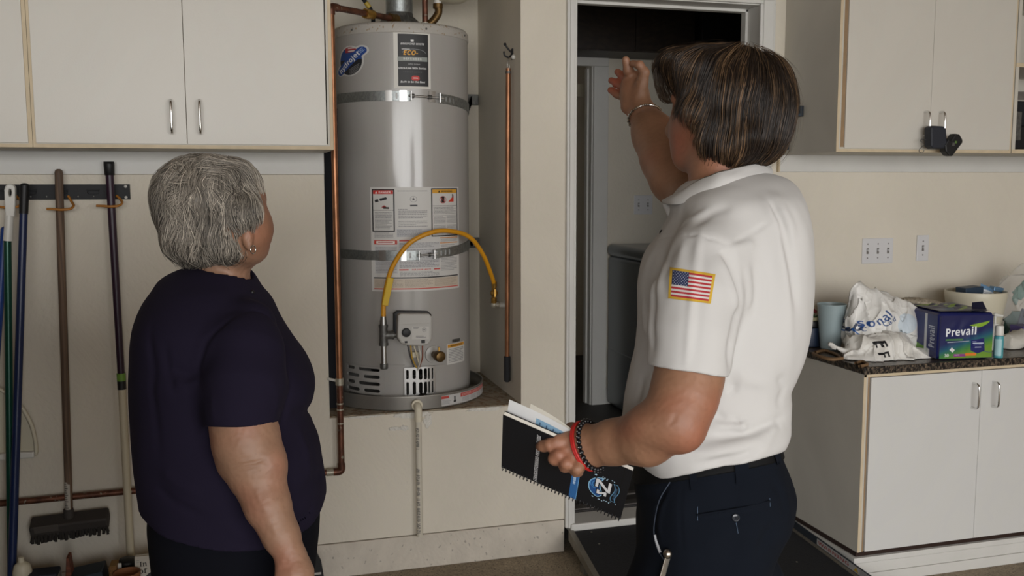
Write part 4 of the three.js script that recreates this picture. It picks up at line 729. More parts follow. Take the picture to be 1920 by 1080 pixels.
{ // brown cabinet high up; black box stands in for the dark recess beside it
  const a = onZ(1076, 92, -1.55), b = onZ(1304, 98, -1.55), t = new Thing('hanging_dark_box', 'dark brown wall cabinet high in the dim room beyond the doorway', 'cabinet', V((a.x + b.x) / 2, a.y, -1.7));
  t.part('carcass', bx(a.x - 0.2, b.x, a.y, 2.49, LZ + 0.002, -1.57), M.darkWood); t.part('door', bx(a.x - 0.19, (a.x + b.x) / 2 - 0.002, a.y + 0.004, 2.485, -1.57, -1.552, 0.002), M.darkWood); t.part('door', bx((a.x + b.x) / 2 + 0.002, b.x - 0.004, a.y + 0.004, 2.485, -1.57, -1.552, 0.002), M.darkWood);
  const c = new Thing('hanging_dark_box', 'tall black box added for the dark recess right of the brown cabinet beyond the doorway', 'cabinet', V(b.x + 0.3, 2.0, -1.6));
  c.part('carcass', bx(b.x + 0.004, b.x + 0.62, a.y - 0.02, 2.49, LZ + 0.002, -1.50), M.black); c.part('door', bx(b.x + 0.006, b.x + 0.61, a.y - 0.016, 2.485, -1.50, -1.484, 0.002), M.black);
}
// ---- ramp over the door step
{
  const s = (z) => 0.094 - 0.055 * z, xl = (z) => 1.238 - 0.11 * z, xr = (z) => 2.108 - 0.01 * z, z1 = 1.55, z0 = 0.034;
  const t = new Thing('threshold_ramp', 'black non-slip ramp with metal side rails rising to the door sill', 'ramp', V(1.67, 0, 0.7));
  const slab = (x0, x1, h0, h1, za, zb) => { const g = new THREE.BoxGeometry(1, 1, 1, 1, 1, 1), p = g.attributes.position; for (let i = 0; i < p.count; i++) { const z = p.getZ(i) > 0 ? zb : za, x = p.getX(i) > 0 ? x1(z) : x0(z); p.setXYZ(i, x, Math.max(0.004, s(z) + (p.getY(i) > 0 ? h1 : h0)), z); } g.computeVertexNormals(); return g; };
  t.part('deck', slab(xl, xr, -0.02, 0, z0, z1), M.rampTop);
  t.part('side_rail', slab((z) => xl(z) - 0.022, xl, -0.035, 0.004, z0, z1), M.rampAlu);
  const rail = t.part('side_rail', slab(xr, (z) => xr(z) + 0.004, -0.03, 0.034, z0, z1), std({ color: 0x39414a, roughness: 0.45, metalness: 0.4 }));
  t.part('rail_foot', slab((z) => xr(z) - 0.014, xr, 0, 0.004, z0, z1), M.rampAlu, rail);
  const za = onX(1530, 1022, 2.1).z, zb = onX(1606, 1075, 2.1).z, q = (z, h) => V(xr(z) - 0.0008, s(z) + h, z), lab = canvasTex(1024, 150, (c, w, h) => { c.fillStyle = '#a9a9a7'; c.fillRect(0, 0, w, h); c.fillStyle = '#8c3a38'; c.font = 'bold 112px sans-serif'; c.fillText('WARNING', 22, 115); c.fillStyle = '#b79a2c'; for (const x of [640, 940]) { c.beginPath(); c.moveTo(x, 130); c.lineTo(x + 40, 20); c.lineTo(x + 80, 130); c.fill(); } c.fillStyle = '#77777a'; for (let i = 0; i < 5; i++) c.fillRect(736, 24 + i * 24, 190, 10); });
  t.part('warning_sticker', quadSheet(q(za, 0.007), q(zb + 0.12, 0.007), q(zb + 0.12, 0.031), q(za, 0.031)), decal(lab, 0.5), rail, { uv: true });
  for (const [z, x] of [[0.06, 1.30], [0.17, 1.29], [0.06, 1.9], [0.17, 1.95], [0.5, 1.5], [0.5, 1.95]]) t.part('rivet', ball(V(x, s(z) + 0.0005, z), 0.004, 0.4, 10), M.rampAlu);
  t.part('foot', bx(1.2, 2.1, 0, 0.03, 0.2, 0.24), M.rampAlu);
}
// ======================================================================= left wall: tool rail, long-handled tools, clutter on the floor
{
  const y0 = 1.4225, y1 = 1.473, x1 = -0.3615, t = new Thing('tool_rail', 'black slotted tool rail screwed to the wall with tan hooks', 'rail', V(-0.9, y0, 0));
  const holes = []; for (let i = 0; i < 9; i++) { const x = x1 - 0.115 - i * 0.096; holes.push(slotPath(x - 0.018, x + 0.018, y0 + 0.018, y0 + 0.030)); }
  const r = t.part('rail', extrude([[-1.45, y0], [x1, y0], [x1, y1], [-1.45, y1]], 0.010, 0.001, holes).translate(0, 0, 0.001), M.railBlack);
  for (let i = 0; i < 9; i++) { const x = x1 - 0.115 - i * 0.096; t.part('slot_lip', bx(x - 0.02, x + 0.02, y0 + 0.0295, y0 + 0.034, 0.010, 0.017, 0.001), M.railBlack, r); }
  t.part('backing', bx(-1.45, x1 - 0.02, y0 + 0.012, y0 + 0.036, 0.0006, 0.003), M.railBlack, r);
  for (const y of [y0 + 0.006, y0 + 0.043]) t.part('screw', ball(V(x1 - 0.013, y, 0.0115), 0.0052, 1, 14), M.trimWhite, r);
  for (let i = 0; i < 10; i++) t.part('rivet', ball(V(x1 - 0.066 - i * 0.048, y0 + 0.010, 0.0112), 0.003, 1, 10), M.steel, r);
  for (const [px, py, s] of [[205, 385, 1], [113, 391, 1], [14, 387, 1]]) {
    const c = onZ(px, py, 0.06), x = c.x, y = c.y - 0.002;
    t.part('hook', hose([V(x + 0.018, y0 + 0.012, 0.012), V(x + 0.030, y + 0.022, 0.022), V(x + 0.038, y + 0.010, 0.042), V(x + 0.030, y + 0.001, 0.060), V(x + 0.006, y - 0.002, 0.067), V(x - 0.018, y, 0.066), V(x - 0.040, y + 0.001, 0.062)], 0.0042, 48, 10), M.hookTan);
  }
}
const Zp = 0.042;
{ // brown wooden pole with a deck brush
  const a = onZ(110, 317, Zp), b = onZ(130, 966, 0.055), t = new Thing('deck_brush', 'worn brown wooden pole with a wide black scrubbing brush at its foot', 'brush', b);
  const L = a.distanceTo(b); t.part('pole', latheAlong([[0.001, 0], [0.0118, 0], [0.0122, 0.2], [0.0128, L - 0.012], [0.0105, L - 0.004], [0.005, L], [0.001, L]], b, a, 28), M.woodHandle);
  const g = new RoundedBoxGeometry(0.245, 0.046, 0.062, 3, 0.008), c = onZ(132, 980, 0.055), tilt = 0.045; g.rotateX(0.42); g.rotateZ(tilt); g.translate(c.x, c.y, c.z);
  const blk = t.part('block', g, std({ color: 0x3c3836, roughness: 0.75 }));
  t.part('socket', rod(V(b.x, c.y, c.z - 0.002), V(b.x - 0.002, c.y + 0.05, c.z), 0.021, 0.0155), std({ color: 0x3c3836, roughness: 0.75 }), blk);
  const lb = new RoundedBoxGeometry(0.075, 0.028, 0.003, 2, 0.001); lb.rotateX(0.42); lb.rotateZ(tilt); lb.translate(c.x - 0.07, c.y - 0.003, c.z + 0.033); t.part('plate', lb, std({ color: 0x55504c, roughness: 0.7 }), blk);
  const tufts = [], r = rng(3);
  for (let i = 0; i < 26; i++) for (let j = 0; j < 4; j++) { const x = -0.115 + 0.23 * i / 25 + 0.004 * (r() - 0.5), z = -0.02 + 0.04 * j / 3; const p = V(c.x + x, c.y - 0.018 + x * tilt, c.z + z + 0.002), q = p.clone().add(V(0.012 * (r() - 0.5), -0.024 - 0.010 * r(), 0.014 * (r() - 0.3))); tufts.push(rod(p, q, 0.0034, 0.0048 + 0.001 * r(), 6)); }
  t.part('bristles', tufts, M.bristle, blk, { kind: 'stuff' });
  const s0 = onZ(123.5, 905, 0.058), s1 = onZ(129, 966, 0.066); t.part('paper_label', along(new THREE.CylinderGeometry(0.0126, 0.0126, s0.distanceTo(s1), 16, 1, true, -1.4, 1.9).translate(0, s0.distanceTo(s1) / 2, 0), onZ(130, 963, 0.056), onZ(128, 903, 0.053)), std({ map: canvasTex(64, 256, (c2, w, h) => { c2.fillStyle = '#b7b2a8'; c2.fillRect(0, 0, w, h); c2.fillStyle = '#55504a'; for (let i = 0; i < 14; i++) c2.fillRect(12, 14 + i * 17, 20 + (i * 7) % 20, 6); }), roughness: 0.7, side: THREE.DoubleSide }), t.o.children[0], { uv: true });
}
{ // purple and cream extension pole
  const a = onZ(204, 303, Zp), m = onZ(228, 718, Zp), b = onZ(249, 1120, Zp), b2 = V(b.x + 0.004, 0.004, 0.075), t = new Thing('extension_pole', 'dark purple and cream extension pole with a black end cap on the tool rail', 'pole', b2);
  t.part('upper_pole', rod(m, a, 0.0118, 0.0132), M.polePurple);
  const d = m.clone().sub(a).normalize(), L = a.distanceTo(m);
  t.part('end_cap', latheAlong([[0.001, 0], [0.0165, 0], [0.0172, 0.01], [0.0158, 0.045], [0.001, 0.046]], a, a.clone().add(d), 24), M.black);
  t.part('collar', rod(a.clone().addScaledVector(d, L - 0.008), a.clone().addScaledVector(d, L + 0.022), 0.0142), M.black);
  t.part('ring', rod(a.clone().addScaledVector(d, L - 0.034), a.clone().addScaledVector(d, L - 0.008), 0.0146), M.tagGreen);
  t.part('lower_pole', rod(b2, m, 0.0128), M.poleCream);
}
{ // blue pole in front, reaching the floor
  const a = onZ(46, 348, 0.07), b0 = onZ(22, 1080, 0.16), d = b0.clone().sub(a), b = a.clone().addScaledVector(d, (a.y - 0.004) / (a.y - b0.y)), t = new Thing('mop_pole', 'dark blue pole with a black top sleeve leaning before the tool rail', 'pole', b);
  t.part('pole', rod(b, a, 0.0136, 0.0122), M.poleBlue); const u = a.clone().lerp(b, 0.062);
  t.part('sleeve', rod(u, a, 0.0138, 0.0142), M.black);
  t.part('cap', ball(a, 0.0142, 0.6, 18), M.black);
}
{ // second blue pole at the picture edge
  const a = onZ(9, 430, 0.03), b0 = onZ(-14, 760, 0.06), d = b0.clone().sub(a), b = a.clone().addScaledVector(d, (a.y - 0.004) / (a.y - b0.y)), t = new Thing('mop_pole', 'bright blue pole at the left picture edge behind the green pole', 'pole', b);
  t.part('pole', rod(b, a, 0.0125), std({ color: 0x1d3f86, roughness: 0.4 })); t.part('cap', ball(a, 0.0125, 0.8, 16), std({ color: 0x1d3f86, roughness: 0.4 }));
}
{ // green pole with white handle
  const a = onZ(20, 345, 0.062), m = onZ(14, 440, 0.062), b0 = onZ(21, 1080, 0.13), dd = b0.clone().sub(m), b = m.clone().addScaledVector(dd, (m.y - 0.004) / (m.y - b0.y)), t = new Thing('broom_pole', 'glossy green pole with a white plastic handle hanging at the left', 'pole', b);
  t.part('pole', rod(b, m, 0.0118), M.poleGreen);
  const x = a.x, hole = new THREE.Path(); hole.absellipse(0, -0.028, 0.0045, 0.012, 0, Math.PI * 2);
  const s = new THREE.Shape(); s.moveTo(-0.013, -0.105); s.lineTo(-0.0155, -0.07); s.lineTo(-0.0155, -0.014); s.absarc(0, -0.0155, 0.0155, Math.PI, 0, true); s.lineTo(0.0155, -0.07); s.lineTo(0.013, -0.105); s.closePath();
  t.part('handle', extrude(s, 0.016, 0.004, [hole]).rotateZ(-0.06).translate(a.x, a.y, 0.054), M.plasticWhite);
  t.part('ferrule', rod(m.clone().add(V(0, -0.02, 0)), V(mix(a.x, m.x, 0.5), a.y - 0.1, 0.062), 0.0142, 0.0128), M.plasticWhite);
}
{ // white dustpan leaning on the wall
  const yb = onZ(30, 862, 0.06).y, xr = onZ(67, 850, 0.06).x, R = 0.215, cx = xr - R, s = new THREE.Shape(); s.moveTo(cx - R, yb); s.lineTo(cx + R - 0.004, yb); s.quadraticCurveTo(cx + R, yb, cx + R, yb + 0.014);
  for (let i = 0; i <= 24; i++) { const a = i / 24 * Math.PI; s.lineTo(cx + R * Math.cos(a), yb + 0.014 + 0.26 * Math.sin(a) ** 0.86); } s.closePath();
  const t = new Thing('dustpan', 'large white plastic dustpan leaning on the wall behind the blue pole', 'dustpan', V(cx, yb, 0.03)), rim = [];
  for (let i = 0; i <= 30; i++) { const a = i / 30 * Math.PI; rim.push(V(cx + R * Math.cos(a), yb + 0.016 + 0.258 * Math.sin(a) ** 0.86, 0.047)); }
  const pan = t.part('pan', extrude(s, 0.014, 0.003).translate(0, 0, 0.02), M.plasticCream);
  t.part('rim', hose(rim, 0.0068, 80, 10), M.plasticCream, pan); t.part('lip', bx(cx - R + 0.004, cx + R - 0.006, yb - 0.001, yb + 0.022, 0.03, 0.056, 0.006), M.plasticWhite, pan);
}
// clutter standing on the floor under the tools
{
  const Z = 0.2, P = (x, y, z = Z) => onZ(x, y, z);
  { const a = P(28, 1060), b = P(52, 1060), x = (a.x + b.x) / 2, top = P(33, 1050).y; const t = new Thing('jug', 'cream plastic jug standing on the floor under the blue pole', 'jug', V(x, 0.002, Z)); t.part('body', lathe([[0.001, 0.002], [0.026, 0.002], [0.029, 0.008], [0.029, top - 0.04], [0.024, top - 0.018], [0.013, top - 0.008], [0.001, top - 0.006]], V(x + 0.002, 0, Z), 32), M.plasticCream); t.part('cap', rod(V(x + 0.0, top - 0.01, Z), V(x, top + 0.008, Z), 0.009), M.plasticCream); }
  { const a = P(56, 1080), b = P(112, 1080), top = P(85, 1069).y; const t = new Thing('binder', 'dark navy ring binder lying on the floor under the tools', 'binder', V((a.x + b.x) / 2, 0.002, Z)); const c = t.part('cover', bx(a.x, b.x, 0.003, top, Z - 0.03, Z + 0.04, 0.006), std({ color: 0x161b2c, roughness: 0.6 })); t.part('pages', bx(a.x + 0.006, b.x + 0.0015, 0.012, top - 0.01, Z - 0.026, Z + 0.03), std({ color: 0x9a958a, roughness: 0.9 }), c); }
  { const a = P(116, 1090), b = P(141, 1082), c = P(126, 1042), d = P(131, 1042); single('wooden_wedge', 'reddish brown wooden wedge standing on the floor beside the dark box', 'wedge', V(c.x, 0.002, Z), [extrude([[a.x, 0.003], [b.x + 0.012, 0.003], [d.x, c.y], [c.x, c.y]], 0.05, 0.003).translate(0, 0, Z - 0.03)], std({ map: dataTex(128, 128, (u, v) => { const k = 1 + 0.2 * tile(u, v, 3, 18, 6); return [0.40 * k, 0.22 * k, 0.15 * k]; }, true, 4), roughness: 0.7 })); }
  { const a = P(137, 1080), b = P(201, 1054), w = b.x - a.x; const t = new Thing('carton', 'dark teal carton with pale lettering tipped on its side on the floor', 'carton', V((a.x + b.x) / 2, 0.002, Z)); const y = b.y, g = new RoundedBoxGeometry(w, 0.14, 0.1, 2, 0.004); g.rotateZ(0.14); g.translate(0, -0.012, 0); g.translate((a.x + b.x) / 2, y - 0.075, Z); const bd = t.part('box', g, std({ color: 0x1a2a36, roughness: 0.5 }));
    const tx = canvasTex(512, 200, (c, ww, h) => { c.fillStyle = '#1b2b38'; c.fillRect(0, 0, ww, h); c.fillStyle = '#7e9bb0'; c.font = 'bold 30px sans-serif'; for (let i = 0; i < 16; i++) c.fillRect(20 + i * 30, 60, 18, 14); c.fillStyle = '#5f7688'; for (let i = 0; i < 6; i++) c.fillRect(150 + i * 36, 110, 24, 9); });
    const q = quadSheet(V(-w / 2 + 0.004, -0.065, 0.0508), V(w / 2 - 0.004, -0.065, 0.0508), V(w / 2 - 0.004, 0.065, 0.0508), V(-w / 2 + 0.004, 0.065, 0.0508)); q.rotateZ(0.14); q.translate(0, -0.012, 0); q.translate((a.x + b.x) / 2, y - 0.075, Z); t.part('print', q, decal(tx, 0.5), bd, { uv: true });
    const e = P(142, 1076); single('white_round_item', 'small round white item lying in front of the dark teal carton', 'cap', V(e.x, 0.002, Z + 0.075), [rod(V(e.x, 0.01, Z + 0.075), V(e.x, e.y - 0.02, Z + 0.075), 0.008), ball(V(e.x, e.y, Z + 0.075), 0.0145)], M.plasticWhite); }  // white round item of no settled kind
  { const a = P(207, 1080), b = P(221, 1056); const t = new Thing('small_box', 'small mustard box standing between the teal carton and the white stick', 'box', V(a.x, 0.002, Z)); t.part('box', bx(a.x, b.x, 0.003, b.y, Z - 0.03, Z + 0.03, 0.003), std({ map: mottled([0.47, 0.33, 0.16], 0.5, 20, 7, 10), roughness: 0.6 })); t.part('flap', bx(a.x + 0.002, b.x - 0.002, b.y, b.y + 0.002, Z - 0.028, Z + 0.028), std({ color: 0x8a6a3a, roughness: 0.7 })); }
  { const a = P(222, 1080), b = P(228, 1055); single('paint_stick', 'upright white paint stick standing on the floor among the clutter', 'stick', V(a.x, 0.002, Z), [bx(a.x, b.x, 0.003, b.y, Z, Z + 0.006, 0.002)], M.plasticWhite); }
  { const a = P(229, 1080), b = P(243, 1053); const t = new Thing('spray_can', 'short dark can with a grey band behind the white stick', 'can', V(a.x, 0.002, Z - 0.05)); const x = (a.x + b.x) / 2; t.part('can', lathe([[0.001, 0.003], [0.03, 0.003], [0.031, 0.008], [0.031, b.y - 0.02], [0.026, b.y - 0.008], [0.001, b.y - 0.006]], V(x, 0, Z - 0.05), 28), M.black); t.part('band', rod(V(x, b.y - 0.05, Z - 0.05), V(x, b.y - 0.032, Z - 0.05), 0.0316), M.galvDark); }
  { const a = P(226, 1100, 0.26), b = P(250, 1071, 0.26); const t = new Thing('clay_pot', 'orange brown clay pot low on the floor beside the white book', 'pot', V((a.x + b.x) / 2, 0.002, 0.26)), x = (a.x + b.x) / 2; t.part('pot', lathe([[0.001, 0.003], [0.03, 0.003], [0.038, b.y - 0.02], [0.036, b.y - 0.02], [0.001, b.y - 0.03]], V(x, 0, 0.26), 28), std({ color: 0x8a5a38, roughness: 0.8 })); t.part('rim', lathe([[0.036, b.y - 0.022], [0.042, b.y - 0.022], [0.043, b.y], [0.037, b.y], [0.036, b.y - 0.022]], V(x, 0, 0.26), 28), std({ color: 0x8a5a38, roughness: 0.8 })); }
  { // white book with a title
    const bl = P(250, 1100, 0.24), tl = P(253, 1043, 0.2), tr = P(318, 1043, 0.2), w = tr.x - tl.x, h = 0.26; const tex = canvasTex(512, 680, (c, ww, hh) => { c.fillStyle = '#c9c4b8'; c.fillRect(0, 0, ww, hh); c.fillStyle = '#26221f'; c.font = 'bold 108px serif'; c.fillText('In the', 66, 160); c.fillText('of', 60, 270); c.fillStyle = '#8a857b'; c.fillRect(16, 60, 50, 6); c.fillRect(16, 90, 44, 6); c.fillStyle = '#2a2a30'; c.beginPath(); c.ellipse(300, 400, 170, 150, 0, 0, 7); c.fill(); c.fillStyle = '#5a6a8c'; c.beginPath(); c.ellipse(330, 265, 90, 26, -0.2, 0, 7); c.fill(); c.fillStyle = '#b9b3a6'; c.beginPath(); c.ellipse(310, 400, 110, 50, 0, 0, 7); c.fill(); c.fillStyle = '#8a3030'; c.fillRect(220, 430, 160, 40); });
    const t = new Thing('book', 'white book with black serif title standing on the floor behind the woman', 'book', V(tl.x + w / 2, 0.002, 0.2)), lean = -0.12, mk = (g) => { g.rotateX(lean); g.translate(tl.x + w / 2, 0.003, 0.236); return g; };
    const hh = tl.y + 0.0; const cv = t.part('cover', [mk(bx(-w / 2, w / 2, 0, hh, 0.0, 0.002)), mk(bx(-w / 2, w / 2, 0, hh, -0.022, -0.02)), mk(bx(-w / 2, -w / 2 + 0.002, 0, hh, -0.022, 0.002))], std({ color: 0xc9c4b8, roughness: 0.6 }));
    t.part('pages', mk(bx(-w / 2 + 0.002, w / 2 - 0.003, 0.003, hh - 0.003, -0.02, 0)), std({ color: 0xd2ccbc, roughness: 0.9 }), cv);
    t.part('print', mk(quadSheet(V(-w / 2, hh - w * 680 / 512, 0.0026), V(w / 2, hh - w * 680 / 512, 0.0026), V(w / 2, hh - 0.0005, 0.0026), V(-w / 2, hh - 0.0005, 0.0026))), decal(tex, 0.55), cv, { uv: true });
  }
  { const a = P(590, 1080, 0.12), b = P(601, 1046, 0.12); const t = new Thing('picture_frame', 'black flat frame with a pale strip standing on the floor beside the woman', 'frame', V(a.x - 0.05, 0.002, 0.12)); const f = t.part('frame', extrude([[b.x - 0.16, 0.003], [b.x + 0.018, 0.003], [b.x + 0.002, 0.12], [b.x - 0.012, b.y + 0.02], [b.x - 0.16, b.y + 0.02]], 0.012, 0.002).translate(0, 0, 0.11), M.black); const s = P(600, 1074, 0.124); t.part('strip', bx(s.x - 0.14, s.x + 0.004, s.y - 0.006, s.y + 0.002, 0.1225, 0.1245, 0.0006), M.plasticGrey, f); }
}
// ======================================================================= things on the counter
const onC = (px, py) => onY(px, py, CT);
{ // tumbler
  const b = onC(1557, 655), H = 0.183, R1 = 0.057, R0 = 0.039;
  const t = new Thing('tumbler', 'tall pale blue plastic tumbler on the counter left of the white bags', 'cup', V(b.x, CT, b.z));
  t.part('cup', lathe([[0.001, CT + 0.001], [R0 - 0.003, CT + 0.001], [R0, CT + 0.006], [R1 - 0.001, CT + H - 0.008], [R1 + 0.001, CT + H - 0.004], [R1, CT + H], [R1 - 0.003, CT + H - 0.001], [R0 - 0.003, CT + 0.01], [0.001, CT + 0.008]], V(b.x, 0, b.z), 48), phys({ color: 0x9fb0b4, roughness: 0.4, transmission: 0.12 }));
}
{ // cream pot with a red flower
  const b = onC(1524, 650), H = 0.12, t = new Thing('flower_pot', 'slim cream square pot with a red flower beside the blue tumbler', 'flower pot', V(b.x, CT, b.z));
  const g = new THREE.CylinderGeometry(0.027, 0.021, H, 4, 1).rotateY(Math.PI / 4 + 0.2).translate(b.x, CT + 0.001 + H / 2, b.z);
  const p = t.part('pot', g.toNonIndexed(), std({ color: 0xbdb893, roughness: 0.6, flatShading: true })); t.part('rim', new THREE.CylinderGeometry(0.0285, 0.0275, 0.012, 4, 1).rotateY(Math.PI / 4 + 0.2).translate(b.x, CT + H - 0.004, b.z).toNonIndexed(), std({ color: 0xbdb893, roughness: 0.6, flatShading: true }), p);
  const f = V(b.x - 0.004, CT + H + 0.026, b.z), pet = []; for (let i = 0; i < 14; i++) { const a = i * 2.4, r = 0.002 + 0.0009 * i; pet.push(new THREE.SphereGeometry(0.0075, 10, 8).scale(1, 0.8, 0.45).rotateY(a).translate(f.x + r * Math.cos(a), f.y + 0.004 - 0.0006 * i, f.z + r * Math.sin(a))); }
  t.part('flower', pet, std({ color: 0x7a1f28, roughness: 0.7 })); t.part('stem', rod(V(b.x, CT + H - 0.01, b.z), f, 0.0022), std({ color: 0x3f5a34, roughness: 0.7 }));
  for (let i = 0; i < 6; i++) { const a = i * 1.05, q = V(b.x + 0.014 * Math.cos(a), CT + H + 0.006, b.z + 0.014 * Math.sin(a)); t.part('leaf', new THREE.SphereGeometry(0.012, 12, 8).scale(1, 0.18, 0.5).rotateZ(0.4).rotateY(-a).translate(q.x, q.y, q.z), std({ color: 0x35502f, roughness: 0.65 })); }
}
{ const a = onC(1500, 640), t = new Thing('navy_canister', 'small dark blue canister on the counter behind the man, left of the pot', 'canister', V(2.19, CT, 0.12)); t.part('body', lathe([[0.001, CT + 0.001], [0.045, CT + 0.001], [0.048, CT + 0.006], [0.048, CT + 0.075], [0.044, CT + 0.08], [0.001, CT + 0.08]], V(2.20, 0, 0.16), 36), std({ color: 0x26344c, roughness: 0.45 })); t.part('lid', lathe([[0.001, CT + 0.08], [0.049, CT + 0.08], [0.05, CT + 0.086], [0.05, CT + 0.104], [0.046, CT + 0.108], [0.001, CT + 0.109]], V(2.20, 0, 0.16), 36), M.black); }
// crumpled plastic bags: a lump of soft masses with creases where the film folds
function crease(x, y, z, s, seed) { return 1 - Math.abs(noise3(x * s + seed, y * s * 0.7, z * s)); }
function bagField(parts, k, seed, amp, extra) { return (x, y, z) => { let d = 9; for (const p of parts) d = smin(d, p(x, y, z), k); if (d < 0.05) { const c1 = crease(x, y * 0.6, z, 11, seed), c2 = crease(x, y, z, 30, seed + 9); d -= amp * ((c1 ** 5) * 1.0 + 0.18 * c2 ** 6 - 0.3); } if (extra) d = extra(d, x, y, z); return smax(d, CT + 0.002 - y, 0.004); }; }
const bagMat = (o) => phys({ roughness: 0.42, sheen: 0.0, ...o });
const W3 = (px, py, z) => onZ(px, py, z);
{
  const z = 0.36, c = (x, y, zz = z) => W3(x, y, zz);
  const parts = [ellipsoid(c(1640, 600), 0.095, 0.085, 0.085, V(1, 0, 0), V(0, 1, 0), V(0, 0, 1)), ellipsoid(c(1690, 605), 0.085, 0.075, 0.08, V(1, 0, 0), V(0, 1, 0), V(0, 0, 1)), ellipsoid(c(1620, 630), 0.07, 0.07, 0.09, V(1, 0, 0), V(0, 1, 0), V(0, 0, 1)), ellipsoid(c(1685, 645), 0.085, 0.06, 0.08, V(1, 0, 0), V(0, 1, 0), V(0, 0, 1)), capsule(c(1630, 585), c(1610, 540), 0.055, 0.012), capsule(c(1660, 580), c(1616, 540), 0.035, 0.008), capsule(c(1605, 600), c(1604, 548), 0.030, 0.008), capsule(c(1700, 590), c(1640, 560), 0.035, 0.028)];
  const f = bagField(parts, 0.04, 3, 0.012), g = surfaceNets(f, c(1560, 700).add(V(-0.02, -0.06, -0.17)), c(1750, 525).add(V(0.02, 0.02, 0.17)), 0.0042);
  const A = c(1572, 660, 0.42), Bq = c(1740, 540, 0.42), uv = new Float32Array(g.attributes.position.count * 2), p = g.attributes.position; for (let i = 0; i < p.count; i++) { uv[2 * i] = (p.getX(i) - A.x) / (Bq.x - A.x); uv[2 * i + 1] = (p.getY(i) - A.y) / (Bq.y - A.y); } g.setAttribute('uv', new THREE.BufferAttribute(uv, 2));
  const tex = canvasTex(1024, 730, (k, w, h) => { k.fillStyle = '#e2e1dd'; k.fillRect(0, 0, w, h);
    const T = (s, x, y, a, f2, col) => { k.save(); k.translate(x, y); k.rotate(a); k.fillStyle = col; k.font = f2; k.fillText(s, 0, 0); k.restore(); };
    T('U', 20, 560, -0.35, 'bold 190px sans-serif', '#274a86'); T('p', 190, 470, 0.5, 'bold 150px sans-serif', '#1d2c4c'); T('a', 120, 420, 0.6, 'bold 110px sans-serif', '#22262e'); T('so', 250, 450, -0.12, 'bold 128px sans-serif', '#2a4f8c'); T('nal', 420, 430, -0.62, 'bold 128px sans-serif', '#2a4a80'); T('Card', 470, 440, -0.42, 'bold 76px sans-serif', '#2b4b7e'); T('c', 270, 500, -0.2, 'italic 90px serif', '#2b4b7e');
    k.strokeStyle = '#2f62a8'; k.lineWidth = 14; k.beginPath(); k.moveTo(210, 470); k.quadraticCurveTo(260, 590, 400, 560); k.stroke(); k.fillStyle = '#b9cfe2'; k.globalAlpha = 0.5; k.beginPath(); k.ellipse(760, 420, 110, 120, 0.4, 0, 7); k.fill(); k.globalAlpha = 1; });
  tex.wrapS = tex.wrapT = THREE.ClampToEdgeWrapping;
  const base = onC(1650, 660), t = new Thing('shopping_bag', 'upright white plastic shopping bag with blue lettering on the counter', 'bag', V(base.x, CT, z));
  t.solid('bag', g, bagMat({ map: tex }), null, { uv: true });
}
{
  const z = 0.47, c = (x, y, zz = z) => W3(x, y, zz), E = (p, a, b, d) => ellipsoid(p, a, b, d, V(1, 0, 0), V(0, 1, 0), V(0, 0, 1));
  const parts = [E(c(1690, 668), 0.11, 0.042, 0.07), E(c(1640, 668), 0.085, 0.048, 0.07), E(c(1665, 645), 0.09, 0.045, 0.06), E(c(1735, 672), 0.075, 0.028, 0.055), capsule(c(1620, 676), c(1557, 646, 0.42), 0.028, 0.004), capsule(c(1640, 682, 0.52), c(1590, 672, 0.48), 0.018, 0.012), capsule(c(1620, 645), c(1590, 640, 0.4), 0.03, 0.02), E(c(1700, 684, 0.53), 0.10, 0.02, 0.05)];
  const f = bagField(parts, 0.03, 31, 0.010), g = surfaceNets(f, V(c(1548, 700).x - 0.03, CT - 0.02, 0.30), V(c(1775, 620).x + 0.02, c(1650, 605).y, 0.635), 0.004);
  const A = c(1580, 695), Bq = c(1770, 610), p = g.attributes.position, uv = new Float32Array(p.count * 2); for (let i = 0; i < p.count; i++) { uv[2 * i] = (p.getX(i) - A.x) / (Bq.x - A.x); uv[2 * i + 1] = (p.getY(i) - A.y) / (Bq.y - A.y); } g.setAttribute('uv', new THREE.BufferAttribute(uv, 2));
  const tex = canvasTex(1024, 460, (k, w, h) => { k.fillStyle = '#dcdad4'; k.fillRect(0, 0, w, h); k.fillStyle = '#17181c'; k.save(); k.translate(236, 120); k.rotate(1.42); k.font = 'bold 150px sans-serif'; k.fillText('E', 0, 0); k.fillText('F', 112, 10); k.restore(); k.fillStyle = '#8d8c88'; k.fillRect(505, 300, 60, 8); k.fillStyle = '#9a3636'; k.fillRect(20, 160, 60, 10); });
  tex.wrapS = tex.wrapT = THREE.ClampToEdgeWrapping;
  const t = new Thing('shopping_bag', 'flattened white plastic bag with black letters spilling over the counter front', 'bag', V(c(1670, 670).x, CT, z)); t.solid('bag', g, bagMat({ map: tex }), null, { uv: true });
}
{ // tan straps under the bags
  const l = (q, r) => hose(q.map(([x, y]) => onC(x, y).add(V(0, 0.006 + (r || 0), 0))), 0.006, 50, 8);
  const t = new Thing('tan_strap', 'coiled tan leather strap on the counter edge in front of the tumbler', 'strap', onC(1545, 668)), m = std({ color: 0x7a5f42, roughness: 0.7 });
  t.part('strap', [l([[1528, 664], [1545, 660], [1565, 666], [1576, 674], [1560, 676], [1540, 672], [1527, 668]]), l([[1524, 668], [1540, 676], [1560, 680], [1580, 678]], 0.006), l([[1604, 684], [1616, 681], [1626, 686], [1612, 690]])], m);
}
